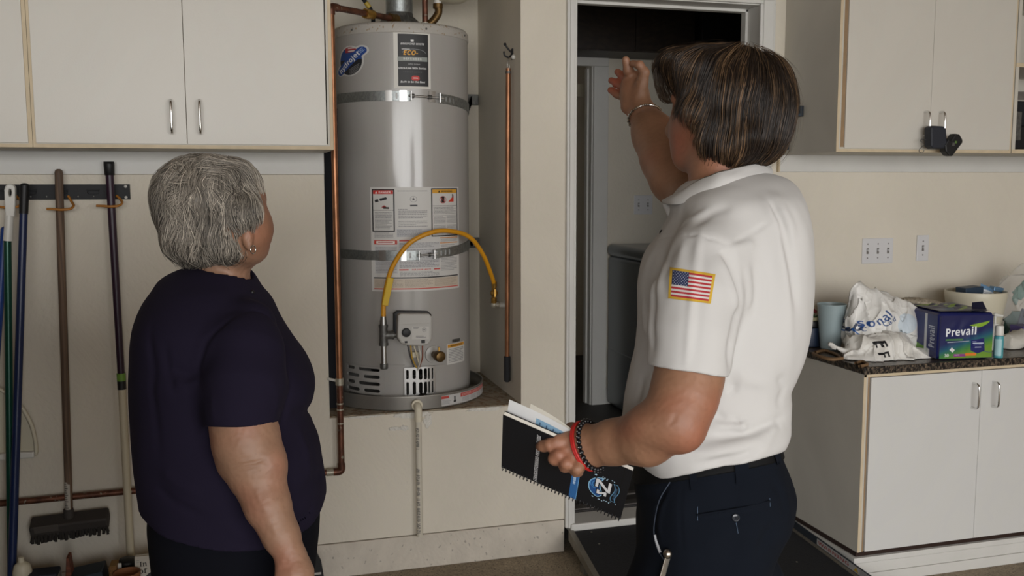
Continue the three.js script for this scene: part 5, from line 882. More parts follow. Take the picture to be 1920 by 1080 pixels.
{ // packet: blue and green printed film pulled tight over a block
  const a = onC(1757, 676), b = onC(1861, 673), h = 0.178, dpt = 0.26, u = b.clone().sub(a).setY(0), w = u.length(), ang = Math.atan2(-u.z, u.x), t = new Thing('care_pack', 'blue and green plastic pack with white lettering on the counter', 'package', a.clone());
  const Mx = new THREE.Matrix4().makeRotationY(ang).setPosition(a.x, CT + 0.001, a.z), put = (g) => g.applyMatrix4(Mx);
  const film = canvasTex(1024, 820, (c, W, H) => {
    const gr = c.createLinearGradient(0, 0, W * 0.28, H); gr.addColorStop(0, '#17184a'); gr.addColorStop(0.62, '#1a2458'); gr.addColorStop(0.76, '#1d5a70'); gr.addColorStop(0.88, '#3f7f44'); gr.addColorStop(1, '#6c9432'); c.fillStyle = gr; c.fillRect(0, 0, W, H);
    c.fillStyle = '#86ad33'; c.beginPath(); c.moveTo(560, 190); c.quadraticCurveTo(760, 150, 960, 110); c.lineTo(940, 140); c.quadraticCurveTo(820, 240, 700, 230); c.fill();
    c.fillStyle = '#e9edf0'; c.font = 'bold 210px sans-serif'; c.save(); c.translate(96, 400); c.transform(1, -0.05, 0, 1, 0, 0); c.scale(0.88, 1); c.fillText('Prevail', 0, 0); c.restore();
    c.fillStyle = '#4d7d4a'; c.fillRect(110, 446, 340, 34); c.fillStyle = '#dfe6ee'; c.save(); c.translate(150, 510); c.rotate(-0.05); c.fillRect(0, 0, 420, 7); c.restore();
    c.strokeStyle = '#3a3f7d'; c.lineWidth = 8; c.beginPath(); c.arc(1010, 250, 470, 1.1, 2.9); c.stroke();
    c.fillStyle = '#1a2164'; c.beginPath(); c.moveTo(600, 480); c.lineTo(860, 440); c.lineTo(880, 690); c.lineTo(740, 740); c.lineTo(610, 680); c.fill(); c.fillStyle = '#c8d0e2'; c.fillRect(640, 530, 210, 16); c.fillRect(690, 610, 120, 14); c.fillStyle = '#8a92bc'; c.fillRect(630, 500, 80, 12); c.fillRect(660, 570, 170, 8);
    c.fillStyle = '#e2e3e2'; c.save(); c.translate(240, 660); c.rotate(0.7); c.fillRect(-36, -36, 80, 64); c.restore(); c.fillStyle = '#e5e6e4'; c.font = 'bold 80px sans-serif'; c.fillText('30', 100, 790); c.fillStyle = '#8a3f86'; c.fillRect(280, 738, 240, 52); c.fillStyle = '#e07a2a'; c.beginPath(); c.roundRect(500, 726, 220, 52, 20); c.fill(); c.fillStyle = '#c9b3d2'; c.fillRect(300, 752, 90, 12);
  });
  const side = canvasTex(600, 820, (c, W, H) => { c.fillStyle = '#1d2158'; c.fillRect(0, 0, W, H); c.fillStyle = '#d4d6d8'; c.fillRect(440, 0, 46, H); c.fillStyle = '#7fa030'; c.fillRect(0, 0, 30, H); c.fillStyle = '#6a9a3a'; c.fillRect(0, 600, 440, 220); c.fillStyle = '#222a66'; c.beginPath(); c.moveTo(0, 520); c.lineTo(600, 720); c.lineTo(600, 0); c.lineTo(0, 0); c.fill(); c.fillStyle = '#d4d6d8'; c.fillRect(395, 0, 40, H); c.save(); c.translate(560, 640); c.rotate(-Math.PI / 2); c.fillStyle = '#c7cbd8'; c.font = 'bold 130px sans-serif'; c.fillText('Prevail', 0, 0); c.restore(); });
  const top = canvasTex(512, 512, (c, W, H) => { c.fillStyle = '#20244e'; c.fillRect(0, 0, W, H); c.fillStyle = '#86a544'; for (let i = 0; i < 5; i++) { c.save(); c.translate(120 + i * 60, 120 + i * 70); c.rotate(-0.3); c.fillRect(-120, -18, 300, 40); c.restore(); } c.fillStyle = '#5a6a80'; c.fillRect(20, 380, 200, 40); });
  const f = new RoundedBoxGeometry(w, h, dpt, 4, 0.018).translate(w / 2, h / 2, -dpt / 2), p = f.attributes.position; for (let i = 0; i < p.count; i++) { const x = p.getX(i), y = p.getY(i), z = p.getZ(i); p.setY(i, y + (y > h * 0.6 ? 0.006 * noise3(x * 20, z * 14, 3) : 0)); }
  f.computeVertexNormals();
  const bd = t.part('pack', put(f), std({ color: 0x20265f, roughness: 0.35 }));
  const puff = (q, x, y) => q; const e = 0.012;
  t.part('front_print', put(quadSheet(V(e * 0.5, e * 0.5, 0.0012), V(w - e * 0.5, e * 0.5, 0.0012), V(w - e * 0.5, h - e, 0.0012), V(e * 0.5, h - e, 0.0012), 24, 18, (q, u2, v2) => { q.z += 0.0022 * noise3(u2 * 5, v2 * 4, 1) * Math.sin(Math.PI * u2) * Math.sin(Math.PI * v2) + 0.001; })), std({ map: film, roughness: 0.32 }), bd, { uv: true });
  t.part('side_print', put(quadSheet(V(-0.0012, e * 0.5, -dpt + e), V(-0.0012, e * 0.5, -e * 0.5), V(-0.0012, h - e, -e * 0.5), V(-0.0012, h - e, -dpt + e))), std({ map: side, roughness: 0.35 }), bd, { uv: true });
  t.part('top_print', put(quadSheet(V(e, h + 0.004, -e), V(w - e, h + 0.004, -e), V(w - e, h + 0.004, -dpt + e), V(e, h + 0.004, -dpt + e), 20, 20, (q, u2, v2) => { q.y += 0.010 * (noise3(u2 * 3, v2 * 4, 8) + 0.4) * Math.sin(Math.PI * u2) * Math.sin(Math.PI * v2); })), std({ map: top, roughness: 0.4 }), bd, { uv: true });
  t.part('loose_flap', put(quadSheet(V(w * 0.72, h - 0.004, -0.05), V(w + 0.004, h - 0.004, -0.05), V(w - 0.004, h + 0.03, -0.07), V(w * 0.8, h + 0.026, -0.075), 6, 4)), std({ color: 0x171a30, roughness: 0.4, side: THREE.DoubleSide }), bd);
}
{ // flat woven pouch lying behind on top of the pack
  const c = onZ(1728, 567, 0.32), f = ellipsoid(c, 0.085, 0.017, 0.08, V(1, -0.12, 0).normalize(), V(0.12, 1, 0).normalize(), V(0, 0, 1)), ff = (x, y, z) => f(x, y, z) - 0.0025 * noise3(x * 60, y * 60, z * 60), g = surfaceNets(ff, c.clone().add(V(-0.11, -0.05, -0.11)), c.clone().add(V(0.11, 0.05, 0.11)), 0.004);
  const t = new Thing('pouch', 'flat beige woven pouch lying on top between bag and pack', 'pouch', c); t.solid('pouch', g, std({ map: mottled([0.66, 0.62, 0.55], 0.25, 24, 77, 8), roughness: 0.9 }));
}
{ // white bowl with papers
  const cpos = V(onZ(1829, 560, 0.24).x, CT, 0.24), yT = onZ(1829, 545, 0.24).y, R = 0.118, t = new Thing('bowl', 'white plastic bowl behind the blue pack, filled with small papers', 'bowl', cpos);
  t.part('bowl', lathe([[0.001, CT + 0.001], [R * 0.72, CT + 0.001], [R * 0.76, CT + 0.008], [R * 0.93, CT + 0.13], [R, yT - 0.03], [R + 0.002, yT - 0.02], [R + 0.002, yT], [R - 0.003, yT], [R - 0.004, yT - 0.02], [R * 0.7, CT + 0.01], [0.001, CT + 0.008]], V(cpos.x, 0, cpos.z), 56), M.plasticCream);
  const n = onZ(1818, 540, 0.24), b2 = bx(-0.045, 0.045, -0.075, 0.012, -0.03, 0.03, 0.003); b2.rotateZ(0.05); b2.translate(n.x, yT + 0.006, 0.24); single('navy_box', 'small navy box standing in the white bowl', 'box', V(n.x, yT - 0.05, 0.24), [b2], std({ color: 0x24384c, roughness: 0.5 }));
  const q = onZ(1847, 541, 0.26), s = quadSheet(V(-0.045, -0.06, 0), V(0.05, -0.06, 0), V(0.045, -0.002, -0.01), V(-0.022, 0.028, -0.012), 6, 4, (z, u, v) => { z.z += 0.008 * Math.sin(u * 4); }); s.translate(q.x, q.y - 0.006, 0.272); const t2 = new Thing('leaflet', 'crumpled pale blue and white leaflet sticking out of the bowl', 'leaflet', V(q.x, yT, 0.27)); t2.part('paper', s, std({ map: canvasTex(128, 128, (c) => { c.fillStyle = '#c9d0d8'; c.fillRect(0, 0, 128, 128); c.fillStyle = '#5b7fa0'; c.fillRect(0, 0, 128, 26); c.fillStyle = '#9aa0a8'; for (let i = 0; i < 8; i++) c.fillRect(14, 40 + i * 10, 90, 4); }), roughness: 0.7, side: THREE.DoubleSide }), null, { uv: true });
  const t3 = new Thing('blister_pack', 'shiny blue blister pack lying on the bowl rim', 'blister pack', V(q.x + 0.06, yT, 0.25)); const g3 = new RoundedBoxGeometry(0.05, 0.02, 0.03, 2, 0.003); g3.rotateZ(-0.2); g3.translate(onZ(1868, 544, 0.25).x, yT + 0.004, 0.25); t3.part('sheet', g3, std({ color: 0x5a7d9c, roughness: 0.25, metalness: 0.3 }));
}
{ // sanitizer bottle, pump bottle
  const b = onC(1871, 671), t = new Thing('sanitizer_bottle', 'slim turquoise spray bottle with a white cap at the pack right end', 'bottle', V(b.x, CT, b.z)), x = b.x, z = b.z, yc = onZ(1874, 628, z).y, yt = onZ(1875, 610, z).y;
  t.part('body', lathe([[0.001, CT + 0.001], [0.0155, CT + 0.001], [0.017, CT + 0.004], [0.017, yc - 0.006], [0.012, yc], [0.001, yc]], V(x, 0, z), 32), phys({ color: 0x58aab5, roughness: 0.28, transmission: 0.15 }));
  t.part('label', new THREE.CylinderGeometry(0.0173, 0.0173, (yc - CT) * 0.72, 28, 1, true, -1.6, 1.5).translate(x, CT + (yc - CT) * 0.48, z), std({ color: 0xa5cdd2, roughness: 0.4, side: THREE.DoubleSide }));
  t.part('cap', lathe([[0.001, yc - 0.002], [0.0155, yc - 0.002], [0.016, yc + 0.002], [0.015, yt - 0.003], [0.012, yt], [0.001, yt]], V(x, 0, z), 28), M.plasticWhite);
  const p = onZ(1866, 600, 0.46), t2 = new Thing('pump_bottle', 'white pump bottle behind the turquoise spray bottle', 'bottle', V(p.x, CT, 0.46)), py = onZ(1866, 612, 0.46).y;
  t2.part('body', lathe([[0.001, CT + 0.001], [0.024, CT + 0.001], [0.026, CT + 0.005], [0.026, py - 0.02], [0.012, py], [0.001, py]], V(p.x, 0, 0.46), 32), M.plasticWhite);
  const ny = onZ(1866, 590, 0.46).y; t2.part('pump', [rod(V(p.x, py - 0.004, 0.46), V(p.x, py + 0.012, 0.46), 0.012), rod(V(p.x, py, 0.46), V(p.x, ny, 0.46), 0.004), rod(V(p.x - 0.006, ny, 0.46), V(p.x + 0.028, ny - 0.005, 0.468), 0.007, 0.0045), ball(V(p.x, ny + 0.001, 0.46), 0.0095, 0.7)], M.plasticWhite);
}
{ // white folded cloth, purple carton, clear bag of green packets
  const E = (p, a, b, d) => ellipsoid(p, a, b, d, V(1, 0, 0), V(0, 1, 0), V(0, 0, 1)), c = (x, y, z = 0.44) => onZ(x, y, z);
  const f = bagField([E(c(1900, 640), 0.05, 0.035, 0.05), E(c(1925, 632), 0.06, 0.03, 0.06), E(c(1890, 652), 0.03, 0.02, 0.04), E(c(1940, 645), 0.06, 0.03, 0.06)], 0.02, 51, 0.008), o = c(1915, 640), g = surfaceNets(f, V(o.x - 0.14, CT - 0.02, 0.34), V(o.x + 0.16, o.y + 0.08, 0.55), 0.0042);
  const t = new Thing('white_cloth', 'crumpled white cloth lying on the counter at the right picture edge', 'cloth', V(o.x, CT, 0.44)); t.solid('cloth', g, std({ color: 0xc9c6bd, roughness: 0.9 }));
  const q = c(1916, 614, 0.40), t2 = new Thing('purple_carton', 'small purple carton on the white cloth at the picture edge', 'carton', q); t2.part('box', bx(q.x - 0.022, q.x + 0.05, q.y - 0.03, q.y + 0.008, 0.36, 0.43, 0.003), std({ color: 0x4a3f78, roughness: 0.5 })); t2.part('label', bx(q.x - 0.01, q.x + 0.03, q.y - 0.02, q.y + 0.0, 0.4302, 0.431), M.plasticGrey);
  // clear bag: thin film, with the packets inside it
  const b0 = c(1912, 560, 0.26), bag = bagField([E(b0, 0.10, 0.11, 0.09), E(b0.clone().add(V(0.06, -0.08, 0)), 0.13, 0.10, 0.1), E(b0.clone().add(V(0.06, 0.08, 0)), 0.06, 0.08, 0.05)], 0.05, 71, 0.012), gb = surfaceNets(bag, V(b0.x - 0.14, CT - 0.02, 0.1), V(b0.x + 0.24, b0.y + 0.2, 0.42), 0.006);
  const t3 = new Thing('clear_bag', 'clear plastic bag holding dark green packets at the right picture edge', 'bag', V(b0.x, CT, 0.26)); t3.solid('film', gb, phys({ color: 0xffffff, roughness: 0.22, transmission: 0.85, thickness: 0, ior: 1.3 }));
  const r = rng(8), cols = [0x1f4a44, 0x2c6a5c, 0x1c3350, 0x3a7a58, 0x20303c];
  const kinds = ['dark teal', 'sea green', 'navy blue', 'leaf green', 'charcoal'];
  for (let i = 0; i < 5; i++) { const x = b0.x - 0.04 + 0.03 * i, y = CT + 0.05 + 0.045 * ((i * 3) % 5), z = 0.26 + 0.012 * i, parts = []; for (let k = 0; k < 3; k++) { const g2 = new RoundedBoxGeometry(0.035 + 0.02 * r(), 0.06 + 0.02 * r(), 0.01, 2, 0.003); g2.rotateZ(r() * 2 - 1); g2.rotateY(r() - 0.5); g2.translate(x + 0.02 * (k - 1), y + 0.02 * k, z + 0.006 * k); parts.push(g2); } const t4 = new Thing('packet', kinds[i] + ' packet inside the clear plastic bag', 'packet', V(x, y, z), 'packets in the clear bag'); t4.part('wrapper', parts, std({ color: cols[i], roughness: 0.45 })); }
}
// ======================================================================= people: shared tools
const FH = V(FWD.x, 0, FWD.z).normalize(), RH = V(-FH.z, 0, FH.x);       // level directions: away from the viewer, and to the right
const Cp = (a, b) => { const A = at(a[0], a[1], a[2]), B = at(b[0], b[1], b[2]); return capsule(A, B, a[3] * a[2] / FOCAL, b[3] * b[2] / FOCAL); };   // [px, py, distance, radius px]
const Ep = (px, py, d, rx, ry, rz, X = RH, Y = V(0, 1, 0), Z = FH) => ellipsoid(at(px, py, d), rx * d / FOCAL, ry * d / FOCAL, rz, X, Y, Z);
function chain(list, k = 0.01) { const f = []; for (let i = 0; i + 1 < list.length; i++) f.push(Cp(list[i], list[i + 1])); return (x, y, z) => { let d = f[0](x, y, z); for (let i = 1; i < f.length; i++) d = smin(d, f[i](x, y, z), k); return d; }; }
// a trunk through level slices: rows of [py, left px, right px, distance, half depth in metres]
function trunk(rows, n = 2.3, shrink = 0) {
  const R = rows.map(([py, l, r, d, hd]) => { const c = at((l + r) / 2, py, d), L = at(l, py, d), Q = at(r, py, d); return { y: c.y, u: c.x * RH.x + c.z * RH.z, w: c.x * FH.x + c.z * FH.z, a: L.distanceTo(Q) / 2 - shrink, b: hd - shrink }; }).sort((p, q) => p.y - q.y);
  const key = ['u', 'w', 'a', 'b'], y0 = R[0].y, y1 = R[R.length - 1].y, N = 256, tab = key.map(() => new Float32Array(N + 1));
  for (let i = 0; i <= N; i++) { const y = y0 + (y1 - y0) * i / N; let k = 0; while (k < R.length - 2 && R[k + 1].y < y) k++; const t = (y - R[k].y) / (R[k + 1].y - R[k].y), p0 = R[Math.max(0, k - 1)], p1 = R[k], p2 = R[k + 1], p3 = R[Math.min(R.length - 1, k + 2)];
    key.forEach((q, j) => { const m1 = (p2[q] - p0[q]) / (p2.y - p0.y || 1) * (p2.y - p1.y), m2 = (p3[q] - p1[q]) / (p3.y - p1.y || 1) * (p2.y - p1.y), t2 = t * t, t3 = t2 * t; tab[j][i] = (2 * t3 - 3 * t2 + 1) * p1[q] + (t3 - 2 * t2 + t) * m1 + (-2 * t3 + 3 * t2) * p2[q] + (t3 - t2) * m2; }); }
  return (x, y, z) => {
    const s = clamp((y - y0) / (y1 - y0), 0, 1) * N, i = Math.min(N - 1, s | 0), t = s - i, g = (j) => tab[j][i] + (tab[j][i + 1] - tab[j][i]) * t, a = g(2), b = g(3), u = Math.abs(x * RH.x + z * RH.z - g(0)) / a, w = Math.abs(x * FH.x + z * FH.z - g(1)) / b, q = Math.pow(Math.pow(u, n) + Math.pow(w, n), 1 / n);
    const d = (q - 1) * Math.min(a, b) * (q > 1 ? 1 : 0.9); return smax(d, Math.max(y0 - y, y - y1), 0.02);
  };
}
function plane(A, B, C) { const n = B.clone().sub(A).cross(C.clone().sub(A)).normalize(), o = n.dot(A); const f = (x, y, z) => n.x * x + n.y * y + n.z * z - o; f.n = n; return f; }
function down(f) { return f.n.y > 0 ? (x, y, z) => -f(x, y, z) : f; }    // a plane that is positive below
// folds: polylines read off the picture onto a field, each with height (metres, + raised) and width
function folds(base, list) {
  const L = list.map(([pts, amp, w]) => { const P = pts.map(([x, y]) => touch(base, x, y)); let c = V(0, 0, 0); P.forEach((p) => c.add(p)); c.multiplyScalar(1 / P.length); return { P, amp, w, c, R: Math.max(...P.map((p) => p.distanceTo(c))) + w * 3 }; });
  return (x, y, z) => { let s = 0; for (const f of L) { const qx = x - f.c.x, qy = y - f.c.y, qz = z - f.c.z; if (qx * qx + qy * qy + qz * qz > f.R * f.R) continue; let m = 9, tt = 0; const n = f.P.length - 1; for (let i = 0; i < n; i++) { const a = f.P[i], b = f.P[i + 1], dx = b.x - a.x, dy = b.y - a.y, dz = b.z - a.z, px = x - a.x, py = y - a.y, pz = z - a.z, t = clamp((px * dx + py * dy + pz * dz) / (dx * dx + dy * dy + dz * dz + 1e-12), 0, 1), d = (px - t * dx) ** 2 + (py - t * dy) ** 2 + (pz - t * dz) ** 2; if (d < m) { m = d; tt = (i + t) / n; } } s += f.amp * Math.exp(-m / (f.w * f.w)) * Math.min(1, 4 * tt + 0.15, 4 * (1 - tt) + 0.15); } return s; };
}
function boundsOf(list, pad) { const b = new THREE.Box3(); list.forEach((p) => b.expandByPoint(p)); return b.expandByScalar(pad); }
// hair: locks that run over a mass from the crown, each a thin tapering strand
function strands(o) {
  const { field, cut, seeds, flow, n, len, rad, color, r } = o, P = seeds.attributes.position, seg = o.seg || 8, pos = [], nor = [], col = [], idx = [];
  for (let k = 0; k < n; k++) {
    const i = Math.floor(r() * P.count); let p = V(P.getX(i), P.getY(i), P.getZ(i)); const off = mix(o.off0, o.off1, r()), L = mix(len[0], len[1], r() ** 0.8), st = L / seg, R = mix(rad[0], rad[1], r() ** 2), wob = [r() * 50, r() * 50], path = [], c = color(p, r), lift = r() < (o.fly || 0) ? 0.012 * r() : 0;
    for (let s = 0; s <= seg; s++) {
      const g = gradOf(field, p.x, p.y, p.z, 0.003), e = field(p.x, p.y, p.z) - off - lift * (s / seg); if (Math.abs(e) < 0.05) p.addScaledVector(g, -e * (cut && cut(p.x, p.y, p.z) > 0 ? 0.25 : 1));
      path.push(p.clone()); if (cut && cut(p.x, p.y, p.z) > (o.over ?? 0.008) * (0.4 + r()) && s > 1) break;
      const d = flow(p, g).addScaledVector(V(noise3(p.x * 14 + wob[0] * (o.wild ?? 0.02), p.y * 14, p.z * 14), noise3(p.y * 14, p.z * 14 + wob[1] * (o.wild ?? 0.02), p.x * 14), noise3(p.z * 14, p.x * 14, p.y * 14 + 5)), o.noise ?? 0.35); d.addScaledVector(g, -d.dot(g)).normalize(); p = p.clone().addScaledVector(d, st);
    }
    if (path.length < 3) continue;
    const b = pos.length / 3, m = path.length;
    for (let s = 0; s < m; s++) {
      const a = path[Math.max(0, s - 1)], q = path[Math.min(m - 1, s + 1)], T = q.clone().sub(a).normalize(), N = gradOf(field, path[s].x, path[s].y, path[s].z, 0.003), Bn = T.clone().cross(N).normalize(), tt = s / (m - 1), w = R * (tt < 0.15 ? 0.4 + 4 * tt : 1) * (1 - 0.85 * Math.max(0, tt - 0.4) / 0.6);
      for (const [cx, cy] of [[-1, -0.2], [0, 0.7], [1, -0.2]]) { pos.push(path[s].x + (Bn.x * cx + N.x * cy) * w, path[s].y + (Bn.y * cx + N.y * cy) * w, path[s].z + (Bn.z * cx + N.z * cy) * w); const v = Bn.clone().multiplyScalar(cx * 0.8).addScaledVector(N, cy > 0 ? 1 : 0.35).normalize(); nor.push(v.x, v.y, v.z); col.push(c[0], c[1], c[2]); }
      if (s) { const u = b + (s - 1) * 3, v = b + s * 3; for (const [e, f] of [[0, 1], [1, 2]]) idx.push(u + e, v + f, v + e, u + e, u + f, v + f); }
    }
  }
  const g = new THREE.BufferGeometry(); g.setAttribute('position', new THREE.Float32BufferAttribute(pos, 3)); g.setAttribute('normal', new THREE.Float32BufferAttribute(nor, 3)); g.setAttribute('color', new THREE.Float32BufferAttribute(col, 3)); g.setIndex(idx); return g;
}
function beads(c, axis, R, n, make) { const u = new THREE.Vector3().crossVectors(axis, V(0, 1, 0.2)).normalize(), w = axis.clone().cross(u).normalize(); return Array.from({ length: n }, (_, i) => { const a = i / n * 2 * Math.PI, r = typeof R === 'function' ? R(a, u, w) : R; return make(c.clone().addScaledVector(u, r * Math.cos(a)).addScaledVector(w, r * Math.sin(a)), i, a); }); }
function sheetOn(f, quad, nu, nv, off, uvOnly) {                         // a patch laid on a field: quad = picture corners [ll, lr, ur, ul]
  const g = new THREE.PlaneGeometry(1, 1, nu, nv), p = g.attributes.position, uv = g.attributes.uv, nrm = g.attributes.normal;
  for (let i = 0; i < p.count; i++) { const u = uv.getX(i), v = uv.getY(i), X = quad[0][0] * (1 - u) * (1 - v) + quad[1][0] * u * (1 - v) + quad[2][0] * u * v + quad[3][0] * (1 - u) * v, Y = quad[0][1] * (1 - u) * (1 - v) + quad[1][1] * u * (1 - v) + quad[2][1] * u * v + quad[3][1] * (1 - u) * v, q = touch(f, X, Y), n = gradOf(f, q.x, q.y, q.z, 0.003); q.addScaledVector(n, off); p.setXYZ(i, q.x, q.y, q.z); nrm.setXYZ(i, n.x, n.y, n.z); }
  return g;
}
const lineOn = (f, pts, off, r, n = 48, seg = 6) => hose(pts.map(([x, y]) => { const q = touch(f, x, y); return q.addScaledVector(gradOf(f, q.x, q.y, q.z, 0.003), off); }), r, n, seg);
const skinTint = (base, red, seed, extra) => (x, y, z) => { const a = noise3(x * 22 + seed, y * 22, z * 22), b = noise3(x * 90, y * 90 + seed, z * 90), c = noise3(x * 9, y * 9, z * 9 + seed), k = 1 + 0.07 * a + 0.05 * b; let q = [base[0] * k * (1 + 0.05 * c), base[1] * k * (1 - red * Math.max(0, c)), base[2] * k * (1 - red * Math.max(0, c))]; if (b > 0.72 && a > 0) q = q.map((v) => v * 0.86); return extra ? extra(q, x, y, z) : q; };
const skinMat = phys({ vertexColors: true, roughness: 0.52, sheen: 0.25, sheenColor: lin(0.6, 0.35, 0.28), sheenRoughness: 0.5 });
const weave = dataTex(256, 256, (u, v) => 0.5 + 0.22 * Math.sin(u * 2 * Math.PI * 64) * Math.sin(v * 2 * Math.PI * 64) + 0.2 * tile(u, v, 60, 60, 9), false, 5);
// ======================================================================= the woman
{
  const t = new Thing('person', 'grey-haired woman in a navy short-sleeved top, seen from behind, looking up to the right', 'person', V(at(430, 540, 2.08).x, 0, at(430, 540, 2.08).z));
  const f = RH.clone().multiplyScalar(0.77).addScaledVector(FH, 0.64);          // the way she faces
  const headC = at(402, 392, 2.08);
  // --- shirt
  const rowsS = [[500, 340, 462, 2.10, 0.07], [520, 309, 474, 2.10, 0.115], [540, 297, 484, 2.09, 0.145], [565, 282, 502, 2.09, 0.175], [600, 269, 518, 2.08, 0.19], [635, 263, 540, 2.08, 0.195], [670, 260, 566, 2.08, 0.195], [700, 258.5, 581, 2.07, 0.195], [725, 258, 587, 2.07, 0.19], [750, 258.5, 584, 2.07, 0.187], [775, 260, 576, 2.07, 0.185], [800, 261, 581, 2.07, 0.187], [830, 263, 592, 2.07, 0.19], [870, 267, 598, 2.07, 0.193], [925, 276, 606, 2.07, 0.196], [960, 280, 605.5, 2.07, 0.196], [1000, 283, 601, 2.07, 0.195], [1060, 284, 598, 2.07, 0.19]];
  const trunkS = trunk(rowsS, 2.25);
  const sleeve = chain([[468, 612, 1.985, 50], [459, 660, 1.945, 70], [457, 722, 1.915, 73], [452, 770, 1.895, 65], [451, 830, 1.885, 57]], 0.02);
  const hemS = down(plane(at(393, 800, 1.87), at(510, 802.5, 1.87), at(450, 800.5, 1.8)));
  const armList = [[458, 640, 1.95, 50], [453, 780, 1.895, 54], [463, 832, 1.89, 57], [480, 882, 1.885, 49], [502, 948, 1.865, 37.5], [527, 1004, 1.855, 29], [545, 1040, 1.85, 24.5]];
  const upperArm = chain(armList.slice(0, 4), 0.03);
  const far = Cp([330, 620, 2.26, 62], [318, 760, 2.28, 60]);
  const hemT = down(plane(at(278, 908, 2.06), at(604, 955, 2.06), at(440, 1034, 1.885)));
  const neckHole = ellipsoid(at(424, 505, 2.09), 0.062, 0.05, 0.064, RH, V(0, 1, 0), FH);
  const base = (x, y, z) => smin(trunkS(x, y, z), smin(smax(sleeve(x, y, z), hemS(x, y, z), 0.004), smax(far(x, y, z), y < at(318, 790, 2.28).y ? 0.02 : -1, 0.004), 0.001), 0.028);
  const fold = folds(base, [
    [[[447, 588], [474, 582], [502, 592], [520, 612]], -0.0016, 0.004], [[[447, 588], [412, 612], [386, 640], [370, 690], [374, 720]], -0.004, 0.007],
    [[[420, 518], [434, 550], [445, 583]], -0.0012, 0.0035], [[[376, 700], [350, 702], [322, 690]], -0.003, 0.008], [[[372, 715], [345, 722], [325, 715]], 0.003, 0.009],
    [[[287, 600], [286, 680], [288, 760], [298, 860]], -0.0035, 0.010], [[[310, 640], [316, 700], [330, 745]], -0.0025, 0.009], [[[533, 640], [540, 690], [537, 760], [528, 800]], -0.005, 0.010], [[[548, 770], [572, 770], [584, 764]], -0.005, 0.012], [[[560, 800], [575, 840], [582, 900]], 0.004, 0.014],
    [[[300, 880], [330, 905], [380, 930]], 0.0035, 0.012], [[[290, 910], [330, 945], [390, 975]], -0.004, 0.010], [[[420, 990], [470, 1010], [520, 1015]], 0.003, 0.012], [[[560, 930], [590, 900], [604, 890]], -0.004, 0.012], [[[550, 985], [590, 950]], -0.003, 0.01], [[[505, 705], [520, 740], [515, 780]], 0.002, 0.01], [[[398, 740], [402, 790]], 0.002, 0.008],
  ]);
  const shirtF = (x, y, z) => { let d = base(x, y, z); d -= fold(x, y, z); d = smax(d, hemT(x, y, z), 0.003); if (d < 0.03) { d -= 0.0016 * noise3(x * 9, y * 5, z * 9); d = Math.max(d, -neckHole(x, y, z)); d = Math.max(d, -Math.max(trunkS(x, y, z) + 0.007, -hemT(x, y, z) - 0.03)); } return d; };
  const bS = boundsOf([at(240, 480, 2.0), at(620, 1075, 2.0), at(430, 700, 1.78), at(430, 700, 2.42), at(240, 1075, 2.3), at(620, 480, 2.3)], 0.06);
  const shirt = surfaceNets(shirtF, bS.min, bS.max, 0.0048);
  const navy = phys({ color: lin(0.0115, 0.0085, 0.022), roughness: 0.92, specularIntensity: 0.4, sheen: 0.12, sheenColor: lin(0.10, 0.07, 0.16), sheenRoughness: 0.6 });
  t.solid('shirt', shirt, navy, null, { label: 'navy knit short-sleeved top' });
  // --- trousers and shoes
  const hipL = at(395, 1110, 2.0), hipR = at(500, 1110, 2.14), Y0 = (p, y) => V(p.x, y, p.z);
  const trunkT = trunk([[900, 300, 580, 2.07, 0.16], [960, 290, 594, 2.07, 0.175], [1000, 293, 594, 2.07, 0.18], [1040, 298, 590, 2.07, 0.18], [1085, 301, 585, 2.07, 0.18], [1150, 306, 578, 2.07, 0.18], [1200, 320, 570, 2.07, 0.15]], 2.3);
  const legs = [capsule(Y0(hipL, 0.66), Y0(hipL, 0.40), 0.092, 0.074), capsule(Y0(hipL, 0.40), Y0(hipL, 0.06), 0.074, 0.056), capsule(Y0(hipR, 0.66), Y0(hipR, 0.40), 0.092, 0.074), capsule(Y0(hipR, 0.40), Y0(hipR, 0.06), 0.074, 0.056)];
  const trF = (x, y, z) => { let d = trunkT(x, y, z); let l = 9; for (const g of legs) l = smin(l, g(x, y, z), 0.03); d = smin(d, l, 0.015); return smax(d, 0.045 - y, 0.004); };
  const bT = boundsOf([V(hipL.x - 0.28, 0.02, hipL.z - 0.3), V(hipR.x + 0.28, 0.96, hipL.z + 0.3)], 0.05);
  t.solid('trousers', surfaceNets(trF, bT.min, bT.max, 0.007), phys({ color: lin(0.004, 0.0045, 0.008), roughness: 0.95, specularIntensity: 0.3 }), null, { label: 'black trousers' });
  for (const h of [hipL, hipR]) { const toe = V(h.x + f.x * 0.1, 0.03, h.z + f.z * 0.1); const sF = (x, y, z) => smax(smin(capsule(V(h.x - f.x * 0.05, 0.045, h.z - f.z * 0.05), toe, 0.042, 0.036)(x, y, z), capsule(V(h.x, 0.06, h.z), V(h.x, 0.09, h.z), 0.046, 0.04)(x, y, z), 0.02), 0.002 - y, 0.004); const b = boundsOf([V(h.x - 0.18, 0, h.z - 0.18), V(h.x + 0.18, 0.13, h.z + 0.18)], 0.01); t.solid('shoe', surfaceNets(sF, b.min, b.max, 0.006), M.black); }
  // --- skin: head, neck, arms and hands as one surface
  const arm = chain(armList, 0.03), elbow = Ep(432, 868, 1.89, 20, 24, 0.03), elbowR = Ep(508, 868, 1.87, 24, 30, 0.03);
  const skull = ellipsoid(headC, 0.084, 0.100, 0.084, RH, V(0, 1, 0), FH);
  const E = (px, py, d, rx, ry, rz) => Ep(px, py, d, rx, ry, rz);
